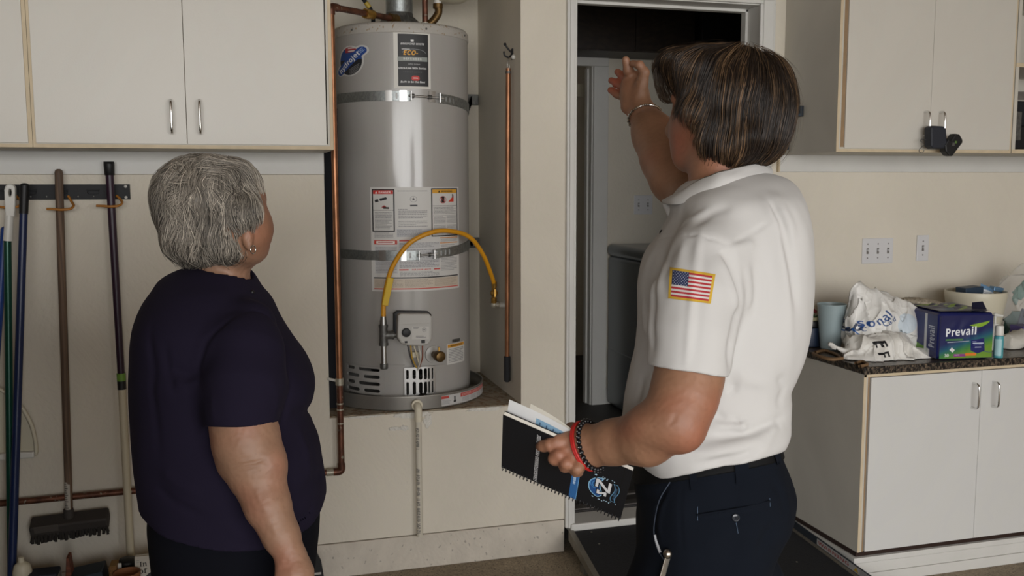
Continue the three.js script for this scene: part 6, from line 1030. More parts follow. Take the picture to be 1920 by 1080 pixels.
  const face = [E(461, 428, 2.045, 50, 57, 0.07), E(452, 384, 2.075, 44.5, 50, 0.075), E(474, 470, 2.08, 27, 24, 0.05), E(456, 458, 2.05, 30, 34, 0.05)];
  const fp = (u, h, s) => headC.clone().addScaledVector(f, u).add(V(0, h, 0)).addScaledVector(V(-f.z, 0, f.x), s);
  const nose = [capsule(fp(0.095, 0.012, 0), fp(0.114, -0.022, 0), 0.010, 0.0145)], chin = capsule(fp(0.06, -0.09, 0), fp(0.082, -0.088, 0), 0.028, 0.02), lips = [capsule(fp(0.094, -0.053, -0.02), fp(0.094, -0.053, 0.02), 0.006, 0.006), capsule(fp(0.092, -0.062, -0.017), fp(0.092, -0.062, 0.017), 0.0065, 0.0065)], brow = capsule(fp(0.086, 0.026, -0.035), fp(0.086, 0.026, 0.035), 0.016, 0.016), sockets = [ellipsoid(fp(0.098, 0.008, -0.031), 0.017, 0.010, 0.014), ellipsoid(fp(0.098, 0.008, 0.031), 0.017, 0.010, 0.014)];
  const neck = chain([[417, 560, 2.10, 60], [418, 528, 2.10, 44.5], [420, 490, 2.09, 42], [415, 440, 2.08, 44]], 0.02);
  const ear = [E(464, 446, 1.985, 11, 19, 0.012), E(467.5, 463, 1.985, 6.5, 8.5, 0.008)], earHole = E(462, 444, 1.965, 5, 10, 0.010);
  const body = trunk(rowsS, 2.25, 0.020), farArm = chain([[330, 620, 2.26, 46], [320, 860, 2.28, 44], [360, 1060, 2.24, 27]], 0.02);
  const hand = (() => { const W = [545, 1040, 1.85]; const P = (x, y, d) => [x, y, d];
    const palm = chain([[547, 1046, 1.85, 25], [553, 1075, 1.845, 31], [558, 1105, 1.84, 29]], 0.02), palm2 = chain([[556, 1060, 1.87, 22], [566, 1105, 1.87, 23]], 0.02);
    const fing = [[[540, 1112, 1.83], [538, 1146, 1.83], [542, 1172, 1.84], [550, 1190, 1.85]], [[552, 1116, 1.845], [552, 1152, 1.845], [557, 1180, 1.855], [565, 1198, 1.865]], [[565, 1116, 1.86], [567, 1148, 1.862], [572, 1174, 1.87], [579, 1190, 1.88]], [[576, 1110, 1.875], [580, 1136, 1.88], [584, 1155, 1.885], [589, 1168, 1.89]]].map((c) => chain(c.map(([x, y, d], i) => [x, y, d, 8.2 - i * 0.9]), 0.003));
    const thumb = chain([[533, 1062, 1.835, 16], [528, 1090, 1.825, 11.5], [530, 1115, 1.82, 9.5], [536, 1134, 1.82, 8]], 0.008);
    return (x, y, z) => { let d = smin(palm(x, y, z), palm2(x, y, z), 0.015); for (const q of fing) d = smin(d, q(x, y, z), 0.006); return smin(d, thumb(x, y, z), 0.008); }; })();
  const farHand = (() => { const palm = chain([[362, 1068, 2.24, 22], [368, 1105, 2.24, 24]], 0.02), fs = [0, 1, 2, 3].map((i) => chain([[354 + i * 9, 1118, 2.235 + i * 0.012, 7], [356 + i * 9, 1150, 2.235 + i * 0.012, 6.6], [360 + i * 9, 1172 - i * 3, 2.24 + i * 0.012, 5.6]], 0.003)), th = chain([[352, 1080, 2.22, 10], [348, 1110, 2.21, 8], [352, 1130, 2.21, 7]], 0.006); return (x, y, z) => { let d = palm(x, y, z); for (const q of fs) d = smin(d, q(x, y, z), 0.005); return smin(d, th(x, y, z), 0.008); }; })();
  const bodyLegs = legs.map((g) => (x, y, z) => g(x, y, z) + 0.014);
  const headN = near((x, y, z) => {
    let d = skull(x, y, z); for (const g of face) d = smin(d, g(x, y, z), 0.022); d = smin(d, chin(x, y, z), 0.02); d = smin(d, nose[0](x, y, z), 0.012); d = smin(d, brow(x, y, z), 0.015); for (const g of lips) d = smin(d, g(x, y, z), 0.004); for (const g of sockets) d = smax(d, -g(x, y, z), 0.008);
    d = smin(d, neck(x, y, z), 0.035); d = smin(d, ear[0](x, y, z), 0.006); d = smin(d, ear[1](x, y, z), 0.006); return smax(d, -earHole(x, y, z), 0.004);
  }, at(425, 430, 2.07), 0.21);
  const armN = near((x, y, z) => { let a = arm(x, y, z); a = smin(a, elbow(x, y, z), 0.02); a = smin(a, elbowR(x, y, z), 0.025); return smin(a, hand(x, y, z), 0.016); }, at(490, 920, 1.87), 0.38), farN = near((x, y, z) => smin(farArm(x, y, z), farHand(x, y, z), 0.015), at(330, 890, 2.26), 0.42);
  const smooth = (x, y, z) => {
    let d = headN(x, y, z);
    const tr = body(x, y, z), a = armN(x, y, z), fa = farN(x, y, z);
    d = smin(d, tr, 0.02); d = Math.min(d, smin(tr, a, y > 1.02 ? 0.02 : 0.0005)); d = Math.min(d, fa); let l = 9; for (const g of bodyLegs) l = smin(l, g(x, y, z), 0.03); return smin(d, smax(l, 0.055 - y, 0.004), 0.03);
  };
  const wr = folds(smooth, [[[[433, 876], [452, 872], [476, 868], [496, 862]], -0.0034, 0.0030], [[[436, 884], [456, 880], [478, 876]], -0.0026, 0.0028], [[[430, 868], [448, 862], [470, 858]], -0.0012, 0.0024], [[[486, 862], [505, 872]], -0.0012, 0.003], [[[530, 1050], [545, 1056], [562, 1050]], -0.0010, 0.0025], [[[470, 905], [500, 960], [520, 1010]], 0.0009, 0.005]]);
  const skinF = (x, y, z) => { const d = smooth(x, y, z); return Math.abs(d) < 0.02 ? d - wr(x, y, z) - 0.0004 * noise3(x * 70, y * 70, z * 70) : d; };
  const bB = boundsOf([V(bS.min.x, 0.03, bS.min.z), V(bS.max.x, 1.58, bS.max.z), hipL.clone().add(V(-0.15, 0, -0.15)), hipR.clone().add(V(0.15, 0, 0.15))], 0.03);
  const cheek = at(498, 440, 2.03);
  const skin = tint(surfaceNets(skinF, bB.min, bB.max, 0.0038), skinTint([0.325, 0.180, 0.115], 0.14, 3, (q, x, y, z) => { const r = Math.exp(-((x - cheek.x) ** 2 + (y - cheek.y) ** 2 + (z - cheek.z) ** 2) / 0.0035); return [q[0] * (1 - 0.05 * r), q[1] * (1 - 0.22 * r), q[2] * (1 - 0.28 * r)]; }));
  const bodyMesh = t.solid('body', skin, skinMat);
  for (const s of [-1, 1]) { t.part('eye', ball(fp(0.083, 0.006, s * 0.031), 0.0122), M.plasticWhite, bodyMesh); t.part('iris', ball(fp(0.0935, 0.008, s * 0.031), 0.005), std({ color: 0x3a2a1e, roughness: 0.2 }), bodyMesh); }
  t.part('earring', new THREE.TorusGeometry(0.0085, 0.0012, 8, 28).rotateY(0.9).translate(at(474.5, 468, 1.965).x, at(474.5, 468, 1.965).y, at(474.5, 468, 1.965).z), M.chrome, bodyMesh, { label: 'small silver hoop earring' });
  // --- hair
  const H = (px, py, d, rx, ry, rz) => Ep(px, py, d, rx, ry, rz);
  const parts = [H(391, 374, 2.08, 95, 85, 0.118), H(376, 440, 2.07, 73, 63, 0.094), H(352, 372, 2.08, 62, 70, 0.085), H(450, 345, 2.07, 36, 44, 0.07), H(450, 398, 2.03, 36, 52, 0.060), H(430, 455, 2.03, 40, 40, 0.06), H(461, 408, 2.0, 25, 38, 0.042)];
  const mass = (x, y, z) => { let d = 9; for (const g of parts) d = smin(d, g(x, y, z), 0.025); return d - 0.004 * noise3(x * 16, y * 10, z * 16); };
  const faceCut = [H(508, 468, 2.05, 34, 50, 0.16), ellipsoid(fp(0.158, -0.02, 0), 0.085, 0.105, 0.085, V(-f.z, 0, f.x), V(0, 1, 0), f), H(476, 474, 1.99, 17, 24, 0.05)];
  const cutF = (x, y, z) => Math.max(-faceCut[0](x, y, z), -faceCut[1](x, y, z), -faceCut[2](x, y, z));
  const hairF = (x, y, z) => Math.max(smax(mass(x, y, z) + 0.006, cutF(x, y, z), 0.01), -1);
  const bH = boundsOf([at(275, 275, 1.95), at(505, 525, 1.95), at(275, 275, 2.22), at(505, 525, 2.22)], 0.02);
  const cap = surfaceNets(hairF, bH.min, bH.max, 0.005);
  const tone = (p) => 0.5 + 0.35 * noise3(p.x * 11, p.y * 5, p.z * 11) + 0.3 * noise3(p.x * 34, p.y * 12, p.z * 34);
    const hairMat = std({ vertexColors: true, roughness: 0.5 });
  const hairMesh = t.solid('hair', tint(cap.clone(), (x, y, z) => { const k = 0.7 + 0.4 * tone(V(x, y, z)); return [0.24 * k, 0.215 * k, 0.18 * k]; }), hairMat, null, { label: 'short layered grey hair' });
  const crown = at(371, 352, 1.975);
  const flow = (p, g) => { const d = p.clone().sub(crown); const far2 = Math.min(1, d.length() / 0.09); d.normalize(); const sw = d.clone().cross(g).multiplyScalar(0.45); return d.multiplyScalar(1.15 - 0.55 * far2).add(sw).add(V(0, -0.15 - 0.75 * far2, 0)); };
  const R = rng(101);
  const col = (p, r) => { const n = tone(p), q = r(); let b = mix(0.10, 0.56, clamp(n * 0.75 + (q - 0.5) * 0.75, 0, 1)); if (q < 0.22) b *= 0.42; if (q > 0.94) b *= 1.35; return [b * 1.05, b * 0.94, b * 0.79]; };
  const common = { field: mass, cut: cutF, seeds: cap, flow, color: col, r: R, wild: 0.06, noise: 0.62 };
  t.solid('locks', strands({ ...common, n: 9000, len: [0.04, 0.11], rad: [0.0003, 0.0009], off0: -0.006, off1: 0.003, over: 0.006, seg: 7 }), hairMat, hairMesh, { kind: 'stuff' });
  // a second layer that falls straight over the crown
  t.solid('locks', strands({ ...common, flow: (p, g) => V(0.25 * noise3(p.x * 9, p.y * 9, p.z * 9), -1, 0), n: 3000, len: [0.03, 0.08], rad: [0.0003, 0.0008], off0: -0.004, off1: 0.004, over: 0.006, seg: 7 }), hairMat, hairMesh, { kind: 'stuff' });
  // loose ends at the nape
  const nape = surfaceNets((x, y, z) => Math.max(hairF(x, y, z), y - at(390, 455, 2.0).y), bH.min, bH.max, 0.006);
  t.solid('loose_ends', strands({ ...common, seeds: nape, flow: (p, g) => V(0.15 * Math.sign(p.x - crown.x) * 0.5, -1, 0).addScaledVector(g, 0.5), n: 800, len: [0.025, 0.06], rad: [0.0006, 0.0014], off0: -0.004, off1: 0.004, seg: 6, noise: 0.6, fly: 0.4 }), hairMat, hairMesh, { kind: 'stuff' });
  t.part('collar_button', ball(touch(shirtF, 473, 548), 0.005), M.black);
}
// ======================================================================= the man, his booklet
const handLeft = {};
{
  const t = new Thing('person', 'brown-haired man in a white work shirt with a flag patch, pointing with a raised arm', 'person', V(at(1345, 540, 1.68).x, 0, at(1345, 540, 1.68).z));
  const f = RH.clone().multiplyScalar(-0.80).addScaledVector(FH, 0.60), side = V(-f.z, 0, f.x);
  const headC = at(1374, 205, 1.72);
  const fp = (u, h, s) => headC.clone().addScaledVector(f, u).add(V(0, h, 0)).addScaledVector(side, s);
  // --- shirt
  const rowsS = [[322, 1330, 1440, 1.70, 0.07], [336, 1300, 1470, 1.70, 0.095], [352, 1276, 1486, 1.70, 0.125], [375, 1262, 1497, 1.69, 0.15], [405, 1258, 1506, 1.69, 0.165], [440, 1239, 1511, 1.69, 0.172], [480, 1213, 1514.5, 1.69, 0.172], [530, 1200, 1513, 1.69, 0.17], [570, 1198, 1510, 1.69, 0.167], [610, 1198, 1506, 1.69, 0.165], [660, 1193, 1496, 1.69, 0.160], [700, 1184, 1482, 1.69, 0.155], [722, 1179, 1474, 1.69, 0.154], [745, 1174, 1476, 1.69, 0.155], [775, 1168, 1473, 1.69, 0.158], [800, 1166, 1470, 1.68, 0.16], [822, 1172, 1461, 1.68, 0.158], [850, 1188, 1455, 1.68, 0.152], [890, 1212, 1448, 1.68, 0.142], [930, 1222, 1440, 1.68, 0.13]];
  const trunkS = trunk(rowsS, 2.35);
  const sleeve = chain([[1352, 425, 1.60, 62], [1330, 490, 1.555, 74], [1306, 560, 1.525, 82], [1296, 625, 1.505, 76.5], [1290, 690, 1.495, 71], [1287, 740, 1.49, 70]], 0.02);
  const hemS = down(plane(at(1218, 687, 1.49), at(1360, 704.5, 1.49), at(1285, 697, 1.41)));
  const armList = [[1325, 480, 1.56, 52], [1293, 640, 1.505, 58], [1292, 705, 1.495, 60], [1280, 752, 1.48, 58], [1268, 791, 1.465, 50], [1212, 820, 1.51, 49], [1150, 829, 1.55, 38.5], [1108, 836, 1.575, 33]];
  const upperArm = chain(armList.slice(0, 4), 0.02);
  const hemA = at(1455, 836, 1.70), hemT = down(plane(hemA, at(1262, 889, 1.60), at(1240, 874, 1.80)));
  const farSleeve = Cp([1345, 425, 1.84, 50], [1322, 405, 1.90, 44]);
  const neckHole = ellipsoid(at(1362, 330, 1.70), 0.062, 0.05, 0.060, RH, V(0, 1, 0), FH);
  const base = (x, y, z) => smin(smin(trunkS(x, y, z), farSleeve(x, y, z), 0.02), smax(sleeve(x, y, z), hemS(x, y, z), 0.003), 0.022);
  const fold = folds(base, [
    [[[1316, 430], [1308, 470], [1301, 530], [1294, 610], [1287, 690]], 0.0043, 0.006], [[[1322, 470], [1314, 530], [1306, 610], [1300, 685]], -0.0020, 0.010],   // pressed crease
    [[[1234, 449], [1262, 441], [1290, 441], [1330, 449], [1366, 461]], -0.0023, 0.0035],                                  // shoulder seam
    [[[1366, 461], [1390, 448], [1420, 430], [1440, 418]], -0.0020, 0.0045], [[[1364, 470], [1392, 462], [1420, 455]], 0.0036, 0.008],
    [[[1362, 465], [1374, 500], [1386, 545], [1391, 580]], -0.0075, 0.0085], [[[1391, 575], [1380, 605], [1372, 640], [1366, 690]], -0.0109, 0.010],
    [[[1340, 478], [1362, 510], [1376, 550], [1382, 580]], 0.0049, 0.009], [[[1350, 470], [1368, 500], [1380, 540]], -0.0032, 0.006],
    [[[1399, 500], [1404, 540], [1402, 580]], 0.0049, 0.009], [[[1412, 480], [1420, 540], [1418, 620]], -0.0026, 0.010],
    [[[1440, 372], [1458, 400], [1474, 440], [1484, 480]], -0.0043, 0.006], [[[1448, 360], [1470, 395], [1488, 440]], 0.0038, 0.008], [[[1425, 365], [1445, 400], [1460, 430]], 0.0029, 0.008],
    [[[1455, 440], [1470, 510], [1478, 590], [1480, 650]], 0.0043, 0.010], [[[1468, 430], [1484, 500], [1492, 580]], -0.0049, 0.009], [[[1440, 470], [1448, 560], [1450, 650]], -0.0023, 0.011],
    [[[1240, 470], [1228, 520], [1222, 590], [1222, 660]], -0.0064, 0.009], [[[1262, 455], [1250, 500], [1246, 560]], -0.0029, 0.009], [[[1280, 450], [1274, 490], [1276, 540]], 0.0029, 0.008],
    [[[1204, 560], [1212, 620], [1216, 680]], 0.0043, 0.010], [[[1340, 392], [1300, 408], [1275, 425]], 0.0032, 0.010], [[[1375, 385], [1330, 400], [1300, 425]], -0.0026, 0.010],
    [[[1336, 770], [1360, 792], [1390, 790]], -0.0058, 0.008], [[[1332, 800], [1370, 796], [1392, 800], [1388, 790]], 0.0065, 0.008], [[[1340, 820], [1400, 815], [1450, 795], [1474, 778]], -0.0052, 0.010],
    [[[1300, 856], [1360, 840], [1420, 826], [1462, 800]], 0.0072, 0.012], [[[1320, 868], [1380, 858], [1420, 838]], -0.0055, 0.009], [[[1366, 700], [1375, 725], [1372, 740]], -0.0043, 0.008], [[[1380, 690], [1400, 712], [1440, 722]], 0.0032, 0.010], [[[1425, 850], [1440, 820], [1456, 790]], 0.0043, 0.009], [[[1462, 700], [1470, 730], [1462, 770]], -0.0043, 0.010],
    [[[1205, 700], [1196, 740], [1186, 780]], -0.0043, 0.010], [[[1222, 700], [1212, 740], [1200, 775]], 0.0038, 0.010], [[[1221, 676], [1255, 681], [1290, 686], [1357, 692]], -0.0006, 0.003],
  ]);
  const shirtF = (x, y, z) => { let d = base(x, y, z); d -= fold(x, y, z); d = smax(d, hemT(x, y, z), 0.004); if (d < 0.03) { d -= 0.0022 * noise3(x * 8, y * 4, z * 8) + 0.0008 * noise3(x * 20, y * 11, z * 20); const inner = Math.max(upperArm(x, y, z) - 0.003, -hemS(x, y, z) - 0.025); d = Math.max(d, -inner); d = Math.max(d, -neckHole(x, y, z)); } return d; };
  const bS = boundsOf([at(1150, 310, 1.7), at(1525, 310, 1.7), at(1150, 900, 1.7), at(1525, 900, 1.7), at(1290, 600, 1.36), at(1340, 600, 1.98)], 0.05);
  const cotton = phys({ color: lin(0.52, 0.515, 0.507), roughness: 0.85, sheen: 0.15, sheenColor: lin(0.8, 0.8, 0.8) });
  const shirt = t.solid('shirt', surfaceNets(shirtF, bS.min, bS.max, 0.004), cotton, null, { label: 'white short-sleeved work shirt' });
  // sleeve cuff band, laid 1 mm proud
  // --- collar: stand and fold
  {
    const pts = [[[1252, 372, 1.735], [1243, 381, 1.72]], [[1278, 356, 1.665], [1262, 383, 1.645]], [[1305, 340, 1.635], [1296, 377, 1.612]], [[1346, 322, 1.615], [1344, 363, 1.592]], [[1392, 311, 1.635], [1398, 352, 1.614]], [[1428, 304, 1.675], [1438, 345, 1.662]], [[1438, 304, 1.725], [1447, 340, 1.735]], [[1418, 312, 1.785], [1424, 338, 1.81]], [[1375, 326, 1.80], [1372, 352, 1.83]], [[1325, 342, 1.80], [1315, 368, 1.83]], [[1285, 360, 1.79], [1268, 386, 1.81]]];
    const top = new THREE.CatmullRomCurve3(pts.map((p) => at(...p[0]))), low = new THREE.CatmullRomCurve3(pts.map((p) => at(...p[1]))), nu = 90, nv = 16, pos = [], idx = [], th = 0.0018;
    const ctr = at(1362, 322, 1.71);
    const prof = (u, v) => { const a = top.getPoint(u), b = low.getPoint(u), out = b.clone().sub(a); const o2 = a.clone().sub(ctr).setY(0).normalize(); if (v < 0.25) { const k = (0.25 - v) / 0.25; return a.clone().addScaledVector(o2, -0.006 * Math.sin(k * Math.PI / 2)).add(V(0, -0.03 * k, 0)); } const k = (v - 0.25) / 0.75; return a.clone().addScaledVector(out, k).addScaledVector(o2, 0.006 * Math.sin(k * Math.PI)).add(V(0, 0.002 * Math.sin(k * Math.PI) + 0.0012 * noise3(u * 12, k * 2, 3), 0)); };
    for (let j = 0; j <= nv; j++) for (let i = 0; i <= nu; i++) { const p = prof(i / nu, j / nv); pos.push(p.x, p.y, p.z); }
    for (let j = 0; j < nv; j++) for (let i = 0; i < nu; i++) { const a = j * (nu + 1) + i; idx.push(a, a + nu + 1, a + 1, a + 1, a + nu + 1, a + nu + 2); }
    const g = new THREE.BufferGeometry(); g.setAttribute('position', new THREE.Float32BufferAttribute(pos, 3)); g.setIndex(idx); g.computeVertexNormals();
    // thickness: a second skin inside, and the rims
    const n = g.attributes.normal, p2 = []; for (let i = 0; i < pos.length; i += 3) p2.push(pos[i] - n.array[i] * th, pos[i + 1] - n.array[i + 1] * th, pos[i + 2] - n.array[i + 2] * th);
    const all = pos.concat(p2), N0 = pos.length / 3, ix = idx.slice(); for (let i = 0; i < idx.length; i += 3) ix.push(idx[i] + N0, idx[i + 2] + N0, idx[i + 1] + N0);
    const rim = []; for (let i = 0; i < nu; i++) rim.push([nv * (nu + 1) + i, nv * (nu + 1) + i + 1]); for (let j = 0; j < nv; j++) rim.push([j * (nu + 1), (j + 1) * (nu + 1)], [(j + 1) * (nu + 1) + nu, j * (nu + 1) + nu]); for (const [a, b] of rim) ix.push(a, a + N0, b, b, a + N0, b + N0);
    const g2 = new THREE.BufferGeometry(); g2.setAttribute('position', new THREE.Float32BufferAttribute(all, 3)); g2.setIndex(ix); g2.computeVertexNormals();
    t.solid('collar', g2, cotton, shirt);
    const fr = chain([[1250, 384, 1.74, 8], [1262, 398, 1.725, 10], [1272, 408, 1.70, 9]], 0.01), gb = boundsOf([at(1235, 370, 1.70), at(1290, 420, 1.76)], 0.02);
    t.solid('collar_band', surfaceNets(fr, gb.min, gb.max, 0.003), cotton, shirt);
    t.part('button', ball(at(1267.5, 409, 1.70), 0.0048, 1.3), M.black, shirt); t.part('button', ball(at(1241, 437, 1.70), 0.0045, 1.4), M.black, shirt);
  }
  { // flag patch on the sleeve
    const flag = canvasTex(760, 560, (c, W, H) => { c.fillStyle = '#d9b13a'; c.fillRect(0, 0, W, H); const m = 44, w = W - 2 * m, h = H - 2 * m; for (let i = 0; i < 13; i++) { c.fillStyle = i % 2 ? '#dfdbd8' : '#b8303a'; c.fillRect(m, m + h * i / 13, w, h / 13 + 1); } c.fillStyle = '#22305a'; c.fillRect(m, m, w * 0.42, h * 7 / 13); c.fillStyle = '#c9ccd4'; for (let r = 0; r < 9; r++) for (let k = 0; k < (r % 2 ? 5 : 6); k++) { const x = m + w * 0.42 * ((k + (r % 2 ? 1 : 0.5)) / 6), y = m + h * 7 / 13 * (r + 0.6) / 9.2; c.beginPath(); for (let q = 0; q < 10; q++) { const R = q % 2 ? 5 : 12, a = q * Math.PI / 5 - Math.PI / 2; c.lineTo(x + R * Math.cos(a), y + R * Math.sin(a)); } c.fill(); } c.strokeStyle = '#b8922c'; c.lineWidth = 5; for (let i = 0; i < 90; i++) { const a = i / 90; c.globalAlpha = 0.35; c.beginPath(); c.moveTo(a * W, 0); c.lineTo(a * W + 6, 26); c.moveTo(a * W, H); c.lineTo(a * W + 6, H - 26); c.stroke(); } c.globalAlpha = 1; });
    const g = sheetOn(shirtF, [[1254, 560], [1332, 570], [1341, 515], [1257.5, 502]], 28, 20, 0.0018);
    t.solid('flag_patch', g, std({ map: flag, roughness: 0.85, bumpMap: weave, bumpScale: 0.0005 }), shirt, { uv: true, label: 'gold-edged flag patch on the sleeve' });
  }
  // --- trousers
  const trunkT = trunk([[800, 1240, 1448, 1.68, 0.13], [838, 1218, 1455, 1.68, 0.14], [868, 1199, 1466, 1.68, 0.15], [890, 1192, 1473, 1.68, 0.156], [913, 1191, 1478.5, 1.68, 0.16], [935, 1194, 1477, 1.68, 0.162], [960, 1197, 1472, 1.68, 0.162], [985, 1196, 1457, 1.68, 0.16], [1015, 1195, 1443, 1.67, 0.155], [1050, 1196, 1434, 1.67, 0.15], [1080, 1197, 1428, 1.67, 0.145], [1130, 1205, 1415, 1.67, 0.13], [1170, 1230, 1390, 1.67, 0.1]], 2.5);
  const hips = [[at(1262, 1090, 1.63), 1], [at(1375, 1090, 1.72), 0]], Y0 = (p, y) => V(p.x, y, p.z), legs = [];
  for (const [h] of hips) legs.push(capsule(Y0(h, 0.74), Y0(h, 0.46), 0.092, 0.074), capsule(Y0(h, 0.46), Y0(h, 0.07), 0.074, 0.064));
  const trousersF0 = (x, y, z) => { let d = trunkT(x, y, z), l = 9; for (const g of legs) l = smin(l, g(x, y, z), 0.03); d = smin(d, l, 0.035); d = smax(d, 0.05 - y, 0.004); return smax(d, -hemT2(x, y, z) , 0.004); };
  const hemT2 = (() => { const g = plane(at(1462, 822, 1.70), at(1255, 866, 1.60), at(1236, 858, 1.80)); return g.n.y > 0 ? (x, y, z) => -g(x, y, z) : g; })();
  const foldT = folds(trousersF0, [[[[1308, 968], [1350, 962], [1400, 953], [1443, 942]], 0.0022, 0.004], [[[1308, 976], [1350, 970], [1400, 961], [1443, 950]], -0.0018, 0.003], [[[1378, 860], [1380, 930], [1378, 985]], -0.0010, 0.0035], [[[1460, 980], [1440, 1000], [1420, 1040]], -0.004, 0.010], [[[1280, 900], [1276, 980], [1280, 1075]], -0.0016, 0.004], [[[1448, 900], [1466, 930], [1470, 965]], -0.003, 0.009], [[[1200, 930], [1230, 935], [1250, 925]], -0.003, 0.01], [[[1330, 1000], [1390, 990], [1430, 1000]], 0.003, 0.014], [[[1255, 906], [1236, 940], [1227, 980], [1228, 1010], [1240, 1046]], -0.0030, 0.0035], [[[1260, 912], [1243, 945], [1236, 985], [1240, 1015]], 0.0022, 0.004]]);
  const trousersF = (x, y, z) => { const d = trousersF0(x, y, z); return d < 0.03 ? d - foldT(x, y, z) - 0.0015 * noise3(x * 14, y * 8, z * 14) : d; };
  const bT = boundsOf([at(1180, 800, 1.68), at(1490, 800, 1.68), at(1330, 900, 1.48), at(1330, 900, 1.88), V(hips[0][0].x - 0.14, 0.03, hips[0][0].z + 0.2), V(hips[1][0].x + 0.14, 0.03, hips[1][0].z - 0.2)], 0.04);
  const twill = phys({ color: lin(0.0042, 0.0062, 0.011), roughness: 0.95, specularIntensity: 0.3 });
  const trousers = t.solid('trousers', surfaceNets(trousersF, bT.min, bT.max, 0.005), twill, null, { label: 'dark navy work trousers' });
  const beltF = (x, y, z) => { const p = -hemT2(x, y, z); return smax(trunkT(x, y, z) - 0.0035, Math.abs(p + 0.016) - 0.0155, 0.003); };
  t.solid('belt', surfaceNets(beltF, bT.min.clone().setY(at(1300, 930, 1.6).y), bT.max, 0.0042), phys({ color: 0x08090b, roughness: 0.75, specularIntensity: 0.4 }), trousers, { label: 'black leather belt' });
  const bandF = (x, y, z) => Math.min(beltF(x, y, z), trousersF(x, y, z));
  for (const q of [[[1380, 908], [1405, 905], [1402, 868], [1377, 872]], [[1296, 921], [1310, 919], [1306, 886], [1293, 888]], [[1456, 873], [1465, 868], [1455, 838], [1446, 842]]]) t.solid('belt_loop', sheetOn(bandF, q, 4, 8, 0.003), twill, trousers);
  t.solid('pocket_welt', lineOn(trousersF, [[1308, 966], [1340, 961], [1390, 953], [1443, 940]], 0.0008, 0.0022), twill, trousers);
  for (const pp of [[[1308, 950], [1308, 976]], [[1443, 934], [1444, 950]], [[1380, 980], [1382, 990], [1384, 1000]]]) t.solid('stitching', lineOn(trousersF, [pp[0], pp[1], ...pp.slice(2)].map((a, i, A) => A.length < 3 && i === 1 ? a : a), 0.0004, 0.0006, 12), std({ color: 0x46566a, roughness: 0.9 }), trousers);
  { const p = touch(trousersF, 1379.5, 971), n = gradOf(trousersF, p.x, p.y, p.z, 0.003); t.part('pocket_button', latheAlong([[0.001, 0.0], [0.0062, 0.0], [0.0064, 0.0022], [0.0048, 0.003], [0.0042, 0.0016], [0.001, 0.0016]], p, p.clone().add(n), 24), std({ color: 0x2c3138, roughness: 0.18 }), trousers); }
  { // pocket edge with a pale lining and a steel clip
    t.solid('pocket_piping', lineOn(trousersF, [[1257, 904], [1238, 936], [1229, 972], [1227, 1000], [1233, 1028], [1247, 1052]], 0.0012, 0.0011), std({ color: 0x3a4352, roughness: 0.7 }), trousers);
    t.solid('pocket_lining', lineOn(trousersF, [[1229, 1003], [1232, 1016], [1236, 1028], [1239, 1037]], 0.0010, 0.0026), std({ color: 0xb9bcc2, roughness: 0.8 }), trousers);
    const a = touch(trousersF, 1256, 1046), b = touch(trousersF, 1247, 1078), n = gradOf(trousersF, a.x, a.y, a.z, 0.003), up = (p) => p.clone().addScaledVector(n, 0.006), d = up(b).sub(up(a));
    t.part('pocket_clip', [along(new RoundedBoxGeometry(0.0105, 0.06, 0.0025, 2, 0.001).translate(0, 0.03, 0), up(a), up(b)), ball(up(a).add(V(0, 0.006, 0)), 0.0075, 1.1, 16)], std({ color: lin(0.5, 0.47, 0.42), metalness: 1, roughness: 0.3 }), trousers, { label: 'steel pocket clip' });
  }
  for (const [h] of hips) { const toe = V(h.x + f.x * 0.15, 0.035, h.z + f.z * 0.15), sF = (x, y, z) => smax(smin(capsule(V(h.x - f.x * 0.06, 0.05, h.z - f.z * 0.06), toe, 0.048, 0.042)(x, y, z), capsule(V(h.x, 0.06, h.z), V(h.x, 0.12, h.z), 0.054, 0.05)(x, y, z), 0.02), 0.002 - y, 0.004), b = boundsOf([V(h.x - 0.25, 0, h.z - 0.25), V(h.x + 0.25, 0.16, h.z + 0.25)], 0.01); t.solid('boot', surfaceNets(sF, b.min, b.max, 0.007), M.black); }
  // --- skin
  const E = Ep, skull = ellipsoid(headC, 0.082, 0.112, 0.095, RH, V(0, 1, 0), FH);
  const face = [E(1312, 238, 1.755, 54, 62, 0.075), E(1312, 262, 1.765, 49, 58, 0.07), E(1288, 293, 1.765, 21, 22, 0.045), E(1318, 190, 1.775, 52, 66, 0.07)], jaw = Cp([1340, 296, 1.70, 22], [1288, 298, 1.755, 18]);
  const nose = capsule(fp(0.10, 0.0, 0), fp(0.122, -0.034, 0), 0.010, 0.014), brow = capsule(fp(0.09, 0.022, -0.034), fp(0.09, 0.022, 0.034), 0.017, 0.017), lips = [capsule(fp(0.1, -0.066, -0.02), fp(0.1, -0.066, 0.02), 0.006, 0.006), capsule(fp(0.098, -0.075, -0.018), fp(0.098, -0.075, 0.018), 0.0065, 0.0065)], sockets = [ellipsoid(fp(0.103, 0.004, -0.032), 0.017, 0.010, 0.014), ellipsoid(fp(0.103, 0.004, 0.032), 0.017, 0.010, 0.014)];
  const neck = chain([[1362, 385, 1.70, 70], [1352, 345, 1.70, 55], [1352, 310, 1.70, 52], [1368, 250, 1.71, 56]], 0.02);
  const ear = ellipsoid(fp(0.0, -0.02, -0.072), 0.012, 0.03, 0.02, RH, V(0, 1, 0), FH), earFar = ellipsoid(fp(0.0, -0.02, 0.072), 0.012, 0.03, 0.02, RH, V(0, 1, 0), FH);
  const body = trunk(rowsS, 2.35, 0.022);
  const arm = chain(armList, 0.022), olecranon = E(1281, 812, 1.462, 29, 28, 0.03), bulge = E(1225, 795, 1.48, 44, 30, 0.035);
